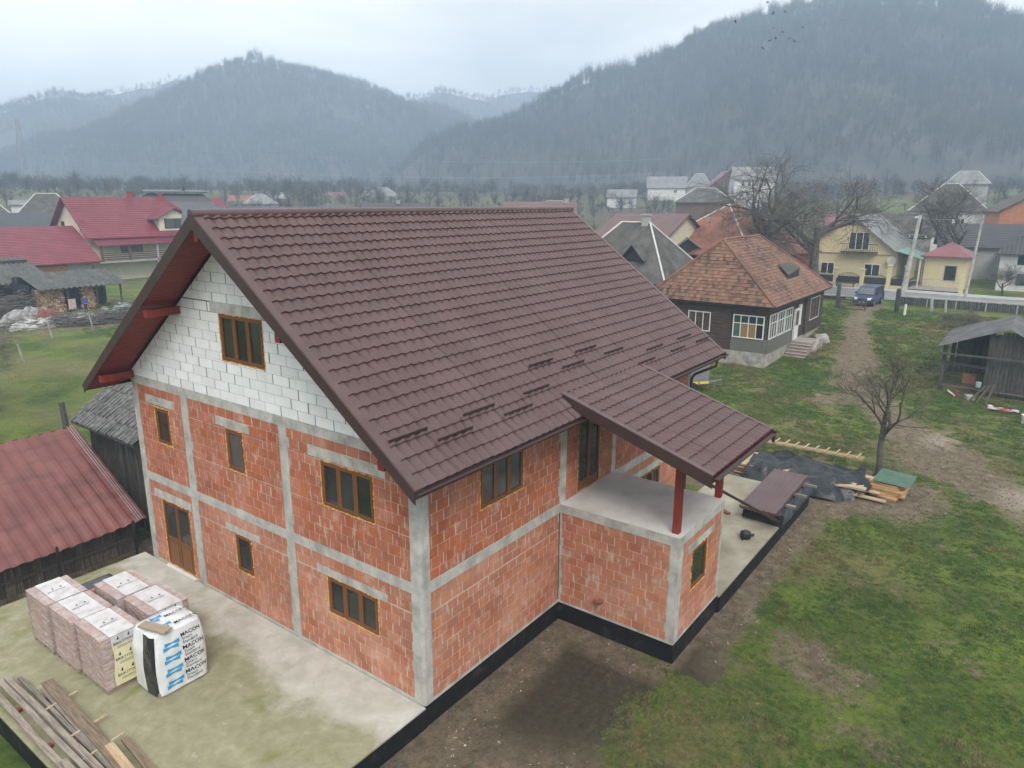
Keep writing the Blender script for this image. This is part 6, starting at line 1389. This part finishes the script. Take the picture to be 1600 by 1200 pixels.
house('far_house', 'white roofed building high on the right slope', 'house', (209,10), -85, 9, 7, 15.4, 18.2, 'greywall', 'greyroof', kind='hip', group=G_, hip=2.5, trim='trimwhite'); house('far_house', 'unplastered orange brick house with a grey pale edged roof at right', 'house', (131,-8), -76, 14, 10, 9.6, 14.0, 'brickfar', 'thatch', axis='y', trim='trimwhite', group=G_)
house('far_house', 'dark roofed house behind the yellow outbuilding', 'house', (112,9.5), -80, 9, 8, 6.4, 9.0, 'greywall', 'thatch', group=G_)
house('far_house', 'pink roofed house low behind the yellow house', 'house', (120,16), -75, 10, 8, 6.2, 8.8, 'cream', 'pinkroof', group=G_)
house('far_house', 'pale roofed cottage left of the tall white hillside house', 'house', (205,105), -65, 9, 7, 12.0, 14.2, 'whitewall', 'greyroof', group=G_)
house('far_house', 'grey cottage in the trees right of the main ridge end', 'house', (150,95), -60, 9, 7, 8.2, 10.6, 'greywall', 'thatch', kind='hip', trim='trimwhite', group=G_, hip=2.5)
house('far_house', 'low cottage with a rusty roof on the far left', 'house', (72,165), -25, 9, 7, 8.6, 11.0, 'cream', 'oldtile', group=G_)
house('far_house', 'grey cottage between pylon and red roofed house', 'house', (72,142), -28, 9, 8, 8.6, 11.4, 'whitewall', 'thatch', kind='hip', trim='trimwhite', group=G_, hip=2.5)
gr = house('grey_roofed_house', 'grey asbestos roofed house with a small roof dormer behind the main roof', 'house', (50.0,20.8), 0, 8.6, 9.6, 4.7, 8.9, 'greywall', 'thatch', kind='hip', axis='y', over=.6, trim='trimwhite', hip=3.4, chim=[(0,-1.0,.6)], wins=[('F',-1.5,2.2,1.6,1.4,'barnwood'),('L',-2.5,2.2,1.4,1.3,'barnwood')])
b = gr.location.z; mb = MB(); mb.prism([(-3.4,-2.5,5.9-b),(-3.4,-.7,5.9-b),(-3.4,-1.6,7.1-b)], (1.9,0,0)); dm = mb.build('dormer', M['black'], gr)
for s in (-1, 1): mb = MB(); mb.prism([(-3.8,-1.6,7.25-b),(-3.8,-1.6+s*1.25,5.85-b),(-2.6,-1.6+s*1.1,6.05-b),(-1.4,-1.6,7.25-b)], (0,0,-.08)); mb.build('dormer_roof', M['asbestos'], dm)
house('brown_roofed_house', 'house with a brown metal tile roof behind the grey roof', 'house', (68,28), -8, 13, 9, 5.6, 9.4, 'cream', 'brownroof', axis='y', over=.5); house('small_grey_shed', 'small grey gabled shed between the grey and orange roofs', 'shed', (68,23.5), -64, 4, 4, 5.4, 6.9, 'black', 'greyroof', axis='y', group=G_); house('white_roofed_hall', 'low building with a flat white roof behind the small grey shed', 'building', (79,29), -66, 9, 6, 6.7, 7.4, 'greywall', 'trimwhite', kind='shed', over=.3)
house('orange_roofed_house', 'red house with a large orange tiled hip roof behind the log house', 'house', (73.5,20.3), -12, 14, 13, 5.6, 10.4, 'redwall', 'oldtile', kind='hip', axis='x', over=.6, hip=5.8, trim='trimwhite', wins=[('L',3.5,3.0,1.6,1.8,'cream','glass2',1)], chim=[(1.0,0,.6)])
# pylon
t = thing('power_pylon', 'tall steel lattice power pylon in the haze at left', 'pylon', (116,327,8)); mb = MB(); Hh = 33
def wd(z): return 2.6*(1-z/Hh)**1.1+.35
cs = [(-1,-1),(1,-1),(1,1),(-1,1)]; lv = [0,5,9.5,13.5,17,20,23,25.5,28,30.5,33]
for a, b in zip(lv[:-1], lv[1:]):
    for k in range(4):
        p, q = cs[k], cs[(k+1) % 4]; wa, wb = wd(a), wd(b); mb.tube([(p[0]*wa,p[1]*wa,a),(p[0]*wb,p[1]*wb,b)], .12, 4); mb.tube([(p[0]*wa,p[1]*wa,a),(q[0]*wb,q[1]*wb,b)], .07, 4); mb.tube([(q[0]*wa,q[1]*wa,a),(p[0]*wb,p[1]*wb,b)], .07, 4)
mb.build('tower', M['zinc'], t); ca, sa = math.cos(R(-20)), math.sin(R(-20))
for nm, z, xs_ in (('crossarm', 21.5, (-6.5, 6.5)), ('crossarm', 29, (0, 4.2))):
    mb = MB()
    for x in xs_:
        if x: 
            for w in (-.5,.5): mb.tube([(0,w,z),(x*ca,x*sa,z)], .1, 4)
            mb.tube([(0,0,z+1.8),(x*ca,x*sa,z)], .09, 4); mb.tube([(x*ca,x*sa,z),(x*ca,x*sa,z-2.6)], .12, 5)
    mb.build(nm, M['zinc'], t)
for k, (x, z, l) in enumerate(((-6.5,27,'left lower'),(6.5,27,'right lower'),(4.2,34.5,'upper'))):
    cable('thin '+l+' power line running right from the pylon', (116+x*ca,327+x*sa,z), (360+x,160,z-2), 5, .05)
# ------------------------------------------------------------------ bare trees
M['bark'] = mat('grey_brown_bark', [(.045,.04,.034),(.085,.076,.066),(.13,.118,.104)], .95, 3, .02, 12); M['bark2'] = mat('pale_bark', [(.11,.10,.088),(.19,.175,.155)], .95, 3, .01, 12)
M['twig'] = mat('winter_twigs', [(.085,.075,.062),(.13,.118,.10)], .95, 2)
M['twig2'] = mat('mossy_twigs', [(.10,.098,.062),(.16,.15,.10)], .95, 2)
def grow(mb, p, d, l, r, lev, rg, P, out):
    """one limb and its side shoots; out collects thin twigs"""
    n = 4 if lev < 2 else 3; pts = [p.copy()]; rr = [r]; q = p.copy(); dd = d.copy()
    for k in range(n):
        dd = (dd+Vector((rg.gauss(0,1),rg.gauss(0,1),rg.gauss(0,.6)))*P['wob']+Vector((0,0,P['up'] if lev < 4 else P['up']*.5))).normalized()
        q = q+dd*l/n; pts.append(q.copy()); rr.append(r*(1-(1-P['tap'])*(k+1)/n))
    (out if lev >= P['twl'] else mb).tube(pts, rr, 6 if lev == 0 else 5 if lev < 2 else 4 if lev < 3 else 3, cap=False)
    if lev >= P['lev']: return
    nc = P['nc'][min(lev, len(P['nc'])-1)]
    for k in range(nc):
        f = (.35 if lev else P['f0'])+(1-(.35 if lev else P['f0']))*(k+rg.random()*.8)/nc; i = min(n-1, int(f*n)); t = f*n-i; a = pts[i].lerp(pts[i+1], min(1, t)); ra = rr[i]
        ax = (pts[i+1]-pts[i]).normalized(); o = ax.orthogonal().normalized(); o.rotate(Matrix.Rotation(rg.uniform(0,6.283), 3, ax)); an = R(rg.uniform(*P['ang']))
        nd = (ax*math.cos(an)+o*math.sin(an)).normalized(); grow(mb, a, nd, l*rg.uniform(*P['ls'])*(1.15-.4*f), max(P['rmin'], ra*rg.uniform(.45,.68)), lev+1, rg, P, out)
def tree_parts(seed, height, r0, P):
    rg = random.Random(seed); mb = MB(); out = MB(); grow(mb, Vector((0,0,-.2)), Vector((rg.uniform(-.1,.1),rg.uniform(-.1,.1),1)), height*P.get('tl',.4), r0, 0, rg, P, out); return mb, out
WAL = dict(wob=.20, up=.04, tap=.62, lev=5, twl=3, nc=[5,4,4,4,5], f0=.5, ang=(30,66), ls=(.68,.95), rmin=.014, tl=.33)
APP = dict(wob=.22, up=.03, tap=.6, lev=5, twl=3, nc=[4,4,5,6,5], f0=.5, ang=(26,60), ls=(.70,.98), rmin=.0055, tl=.23)
FRU = dict(wob=.17, up=.09, tap=.6, lev=5, twl=3, nc=[4,4,4,5,4], f0=.5, ang=(24,56), ls=(.62,.9), rmin=.005, tl=.28)
SCR = dict(wob=.13, up=.10, tap=.55, lev=4, twl=2, nc=[7,6,6,4], f0=.25, ang=(22,50), ls=(.45,.75), rmin=.012, tl=.55)
def tree(name, label, loc, seed, height, r0, P, bark='bark', twig='twig', rot=0, lean=(0,0), group=None):
    t = thing(name, label, 'tree', loc, (lean[0], lean[1], rot), group); a, b = tree_parts(seed, height, r0, P)
    a.build('trunk', M[bark], t, smooth=True); tag(b.build('crown', M[twig], t), kind='stuff'); return t
tree('walnut_tree', 'large bare walnut tree behind the tiled log house, left one', (71.0,14.2,.9), 4, 23, .6, WAL); tree('walnut_tree', 'large bare walnut tree before the yellow house with a leaning trunk', (72.0,10.4,.9), 9, 23, .55, WAL, lean=(R(8),R(3)))
tree('fruit_tree', 'bare crooked fruit tree growing beside the timber pile', (22.3,-5.0,-.55), 21, 11.5, .15, FRU, twig='twig2', rot=1.0)
tree('fruit_tree', 'slender bare tree behind the plank shed at right', (58,-4.3,.0), 33, 6.5, .10, APP, bark='bark2', rot=2.0); tree('roadside_tree', 'dark bare tree beyond the road between pole and white house', (97,2.2,.9), 14, 20, .5, WAL, rot=.6); tree('roadside_tree', 'bare tree rising above the roofs at the right picture edge', (104,-11.5,1), 18, 20, .45, WAL, rot=1.6)
tree('garden_tree', 'bare grey shrub tree overhanging the meadow at the left picture edge', (3.9,35.6,-.55), 41, 13, .15, APP, bark='bark', rot=.4); tree('garden_tree', 'bare garden tree beside the white house gate', (84.5,-6.0,1), 47, 7, .14, APP, rot=.4)
# garden trees beside the far houses, each its own tree
protos = [tree_parts(100+k, 9, .2, SCR) for k in range(4)]; pm = [(a.mesh('trunk', M['bark']), b.mesh('crown', M['twig2' if k % 2 else 'twig'])) for k, (a, b) in enumerate(protos)]
r = random.Random(55); k = 0
for hx, hy, wd_, nm in ((134,207,5,'small far house with the rusty red roof'),(150,208,6,'far white house showing its gable'),(171,204,7,'far white house with the coral pink roof'),(176.6,185.7,8,'far ornate grey villa'),(235,103.4,8,'hillside cottage with the dark gable'),(240,93.5,5,'hillside cottage with the tall pale roof'),
        (222,69,8,'tall white hillside house'),(148,54,8,'grey hip roof with pale ridges'),(139,6,8,'big grey roofed house behind the roadside tree'),(209,10,6,'white roofed building on the right slope'),(73,47,6,'brown tiled roof beside the main ridge'),(45,130,6,'grey roofed cottage behind the red garage'),(69,70.5,6,'black roofed house with a chimney'),(124,183,6,'far cottage with pale roof streaks'),(79,29,6,'low hall with the flat white roof')):
    d = Vector((hx-CAM[0], hy-CAM[1], 0)).normalized(); sd = Vector((d.y, -d.x, 0))
    for s_, wrd in ((-1,'left'),(1,'right')):
        p = Vector((hx,hy,0))+sd*s_*(wd_+r.uniform(0,2.5))+d*r.uniform(-2,6); s = r.uniform(.5,.95); a, b = pm[k % 4]; k += 1
        t = thing('village_tree', 'bare winter tree just %s of the %s' % (wrd, nm), 'tree', (p.x,p.y,tz(p.x,p.y)-.2), r.uniform(0,6.28), 'bare trees among the distant gardens'); t.scale = (s,s,s*r.uniform(.85,1.15)); link('trunk', a, t); tag(link('crown', b, t), kind='stuff')

# ------------------------------------------------------------------ wooded hills
def forest_tree(seed, h):
    rg = random.Random(seed); mb = MB(); mb.tube([(0,0,-.5),(rg.uniform(-.3,.3),rg.uniform(-.3,.3),h*.5),(rg.uniform(-.5,.5),rg.uniform(-.5,.5),h*.85)], [.10,.07,.02], 3, cap=False)
    W_ = h*rg.uniform(.24,.34)
    for k in range(34):
        z = h*rg.uniform(.25,.72); a = rg.uniform(0,6.28); tz_ = h*rg.uniform(.45,1.0); q_ = max(.1, 1-((tz_/h-.66)/.42)**2)**.5; d = W_*q_*rg.random()**.5; p = Vector((0,0,z)); q = Vector((d*math.cos(a),d*math.sin(a),max(tz_, z+.4)))
        mb.tube([p,p.lerp(q,.5)+Vector((0,0,-.1)),q], [.05,.035,.015], 3, cap=False)
        for j in range(11):
            f = rg.uniform(.3,1.05); s = p.lerp(q, f); a2 = rg.uniform(0,6.28); dd = Vector((math.cos(a2),math.sin(a2),rg.uniform(-.1,1.2))).normalized()*rg.uniform(.5,1.5); w = Vector((-dd.y,dd.x,rg.uniform(-.5,.5))).normalized()*.028
            mb.add([s-w,s+w,s+dd], [(0,1,2)])
    return mb
M['forest'] = [mat('forest_twigs_%d' % k, c, .95, .02, rnd='O', rndamt=.3) for k, c in enumerate(([(.055,.049,.042),(.078,.070,.060)], [(.046,.042,.038),(.066,.060,.054)], [(.085,.06,.043),(.105,.074,.052)], [(.064,.063,.046),(.085,.08,.058)]))]
fp = []
for k in range(6): fp.append(forest_tree(200+k, (11,12.5,9.5,11,10,7)[k]).mesh('forest_tree', M['forest'][(0,1,0,1,2,3)[k]]))
C0 = np.array(CAM)
def hill(name, label, rd, slope, bounds, step, seed, rough, n_trees, spacing_scale=1., m=None):
    (xa, xb, ya, yb) = bounds; xs = np.arange(xa, xb, step); ys = np.arange(ya, yb, step); X, Y = np.meshgrid(xs, ys, indexing='ij'); rdp = np.array(rd)
    def H(x, y):
        z = np.full(x.shape, -1e9); wx = x+rough*1.6*(fbm(x/95., y/95., seed)-.5)*2; wy = y+rough*1.6*(fbm(x/95., y/95., seed+9)-.5)*2
        for a, b in zip(rdp[:-1], rdp[1:]):
            v = b[:2]-a[:2]; t = np.clip(((wx-a[0])*v[0]+(wy-a[1])*v[1])/(v@v), 0, 1); d = np.hypot(wx-a[0]-t*v[0], wy-a[1]-t*v[1]); z = np.maximum(z, a[2]+(b[2]-a[2])*t-slope*(np.sqrt(d*d+22.**2)-22.))
        return z+rough*.35*(fbm(x/60., y/60., seed+4)-.5)*2*np.clip((z-10)/60, 0, 1)
    Z = H(X, Y); Z = np.maximum(Z, -6); nx, ny = X.shape; idx = np.arange(nx*ny).reshape(nx, ny); fs = np.stack([idx[:-1,:-1], idx[1:,:-1], idx[1:,1:], idx[:-1,1:]], -1).reshape(-1, 4)
    keep = (Z.reshape(-1)[fs].max(1) > -3); me = bpy.data.meshes.new(name); me.from_pydata(np.stack([X,Y,Z],-1).reshape(-1,3).tolist(), [], fs[keep].tolist()); me.polygons.foreach_set('use_smooth', [True]*len(me.polygons)); me.materials.append(m or M['litter']); o = tag(link(name, me), kind='structure')
    if n_trees:
        x = NR.uniform(xa, xb, n_trees*6); y = NR.uniform(ya, yb, n_trees*6); z = H(x, y); tr = terrain(x, y)
        e = .5; gx = (H(x+e, y)-H(x-e, y)); gy = (H(x, y+e)-H(x, y-e)); vx, vy = x-C0[0], y-C0[1]; vd = np.hypot(vx, vy)
        facing = (gx*vx+gy*vy)/vd
        clear = fbm(x/70., y/70., seed+30); ok = (z > np.maximum(tr, 0)+2.5+26*np.clip(clear-.52, 0, .3)) & (facing > -.55) & (NR.random(len(x)) < .35+.65*sstep(5, 40, z-tr))
        x, y, z = x[ok][:n_trees], y[ok][:n_trees], z[ok][:n_trees]; n = len(x); big = fbm(x/45., y/45., seed+50); rr = NR.random(n); pt = fbm(x/80., y/80., seed+70); k = np.where(rr < np.clip((pt-.5)*1.2, .01, .4), 4, np.where(rr > 1-np.clip((.45-pt)*1.5, .02, .5), 5, NR.integers(0, 4, n)))
        s = NR.uniform(.55,1.15,n)*(.65+.7*big)*spacing_scale
        scatter('forest', label, 'forest', np.stack([x,y,z],1), np.stack([NR.normal(0,.05,n),NR.normal(0,.05,n),NR.uniform(0,6.28,n)],1), np.stack([s,s,s*NR.uniform(.85,1.2,n)],1), k, fp)
    return o
M['litter'] = mat('leaf_litter_slope', [(.045,.040,.033),(.062,.055,.046),(.080,.070,.057)], .95, .03, stain=[((.10,.115,.06), .55, .012, (1,1,1), .56, .66)])
rr_ = [(410,361,24),(433,342,47),(448,329,58),(468,309,75),(482,295,86),(500,273,98),(520,246,107),(537,219,116),(552,193,130),(568,161,136),(581,130,140),(594,91,134),(600,82,123),(607,63,116),(614,41,110),(620,25,105),(612,-88,82),(584,-236,50)]
hill('hill', 'bare winter forest on the steep right hill', rr_, .58, (150,900,-420,470), 9, 11, 26, 17000)
lf = [(278,737,16),(325,722,46),(353,713,66),(387,701,92),(410,693,107),(439,680,126),(467,667,137),(495,652,136),(533,627,126),(565,605,121),(597,580,110),(629,552,88),(647,539,72),(657,534,51)]
hill('hill', 'bare winter forest on the rounded left hill', lf, .50, (80,900,200,1000), 11, 12, 30, 16000)
fl = [(226,1045,23),(327,1017,77),(351,1008,88),(390,994,112),(423,980,129),(454,966,132),(479,953,129),(510,937,119),(561,904,88)]
hill('hill', 'misty forest on the far left ridge', fl, .5, (100,950,500,1300), 14, 13, 30, 9000)
f2 = [(526,1156,128),(563,1135,157),(595,1118,172),(626,1102,183),(656,1084,178),(686,1065,165),(756,1010,128)]
hill('hill', 'faint forest on the ridge fading into cloud', f2, .5, (300,1050,600,1350), 15, 14, 24, 3000)
mm = [(759,849,116),(803,805,144),(822,784,161),(849,757,167),(879,720,153),(899,694,133)]; hill('hill', 'misty forest on the near valley head', mm, .5, (420,1100,350,950), 14, 15, 24, 3000)
m2 = [(976,807,142),(993,786,162),(1019,752,179),(1049,709,184),(1072,673,175),(1101,627,162)]; hill('hill', 'misty forest on the farthest valley head', m2, .5, (560,1300,200,1000), 15, 16, 24, 3000)
# scrub and orchard rows at the foot of the hills
def make_scrub():
    n = 22000; x = NR.uniform(60, 420, n); y = NR.uniform(-120, 400, n); d = np.hypot(x+10, y+10); c = fbm(x/26., y/26., 91); tr = terrain(x, y)
    ok = (d > 135) & (d < 430) & (NR.random(n) < np.clip((c-.38)*3.5, 0.03, 1)*sstep(130, 260, d)) & ~((np.abs(x-228) < 22) & (np.abs(y-85) < 26) & (x-228 < 6))
    x, y, tr = x[ok], y[ok], tr[ok]; m = len(x); s = .13+.62*NR.random(m)**2.4
    scatter('scrub', 'grey leafless scrub and orchards between village and hills', 'scrub', np.stack([x,y,tr-.1],1), np.stack([NR.normal(0,.06,m),NR.normal(0,.06,m),NR.uniform(0,6.28,m)],1), np.stack([s*1.5,s*1.5,s*.85],1), NR.integers(0,6,m), fp)
make_scrub()
# ------------------------------------------------------------------ birds
def bird_mesh(up):
    mb = MB(); mb.tube([(0,-.24,0),(0,-.12,.02),(0,.05,.02),(0,.17,.03),(0,.24,.02)], [.015,.05,.06,.035,.008], 6)
    for s in (-1, 1): mb.add([(0,-.05,.03),(0,.09,.04),(s*.24,.10,.04+up*.14),(s*.46,-.02,.02+up*.2),(s*.22,-.07,.03+up*.13)], [(0,1,2,4),(4,2,3)])
    mb.add([(-.03,-.2,.0),(.03,-.2,.0),(.06,-.36,0),(-.06,-.36,0)], [(0,1,2,3)]); return mb.mesh('bird', M['iron'])
bms = [bird_mesh(u) for u in (.9,-.5,.3)]
BD_ = [(106.8, 29.8, 39.3, 'highest bird of the flock'), (101.1, 32.3, 36.1, 'leftmost bird of the flock, against the sky'), (98.1, 25.9, 35.7, 'pale bird just left of the upper dark one'), (119.3, 31.0, 40.5, 'upper dark bird at the top of the flock'), (94.2, 24.4, 33.0, 'bird in the middle row, left of the pair'), (110.3, 25.3, 36.0, 'bird in the middle row, right side'), (119.2, 31.1, 37.5, 'bird below the middle row'), (101.9, 17.8, 34.5, 'lone bird far right of the flock'), (108.4, 29.5, 34.3, 'lower bird in the left group of three'), (110.7, 29.4, 35.0, 'blurred bird beside the lower left group'), (93.7, 25.7, 31.2, 'left bird of the lower group'), (105.4, 25.7, 33.7, 'small bird right of the lower group'), (114.7, 27.7, 35.0, 'spread winged bird at the lower right'), (104.8, 29.3, 32.8, 'lowest bird of the flock')]
r = random.Random(9)
for k, (x, y, z, l) in enumerate(BD_):
    o = link('bird', bms[k % 3], None, (x, y, z), (r.uniform(-.3,.3), r.uniform(-.5,.5), r.uniform(0,6.28))); tag(o, 'small dark flying bird, '+l, 'bird', 'flock of birds before the hill')
# ------------------------------------------------------------------ haze and chimney smoke
def volume_mat(name, col, dens):
    m = bpy.data.materials.new(name); m.use_nodes = True; N = m.node_tree.nodes; L = m.node_tree.links; N.remove(N['Principled BSDF']); v = N.new('ShaderNodeVolumePrincipled'); v.inputs['Color'].default_value = (*col, 1); v.inputs['Density'].default_value = dens; L.new(v.outputs[0], N['Material Output'].inputs['Volume']); return m
mb = MB()
mb.tube([(228.5+.9*k,84-.7*k,19.5+1.9*k) for k in range(9)], [.5,1.0,1.5,1.9,2.3,2.6,2.8,2.6,1.2], 10); tag(mb.build('chimney_smoke', volume_mat('chimney_smoke', (.9,.94,1.0), .010), None, smooth=True), 'faint bluish smoke rising beside the pink roofed hillside house', 'smoke', kind='stuff')
mb = MB(); mb.box(-1300,1650,-1300,1650,-9,205); tag(mb.build('haze', volume_mat('valley_haze', (.60,.78,1.0), .00118)), 'thin blue grey winter haze filling the valley', 'haze', kind='stuff')
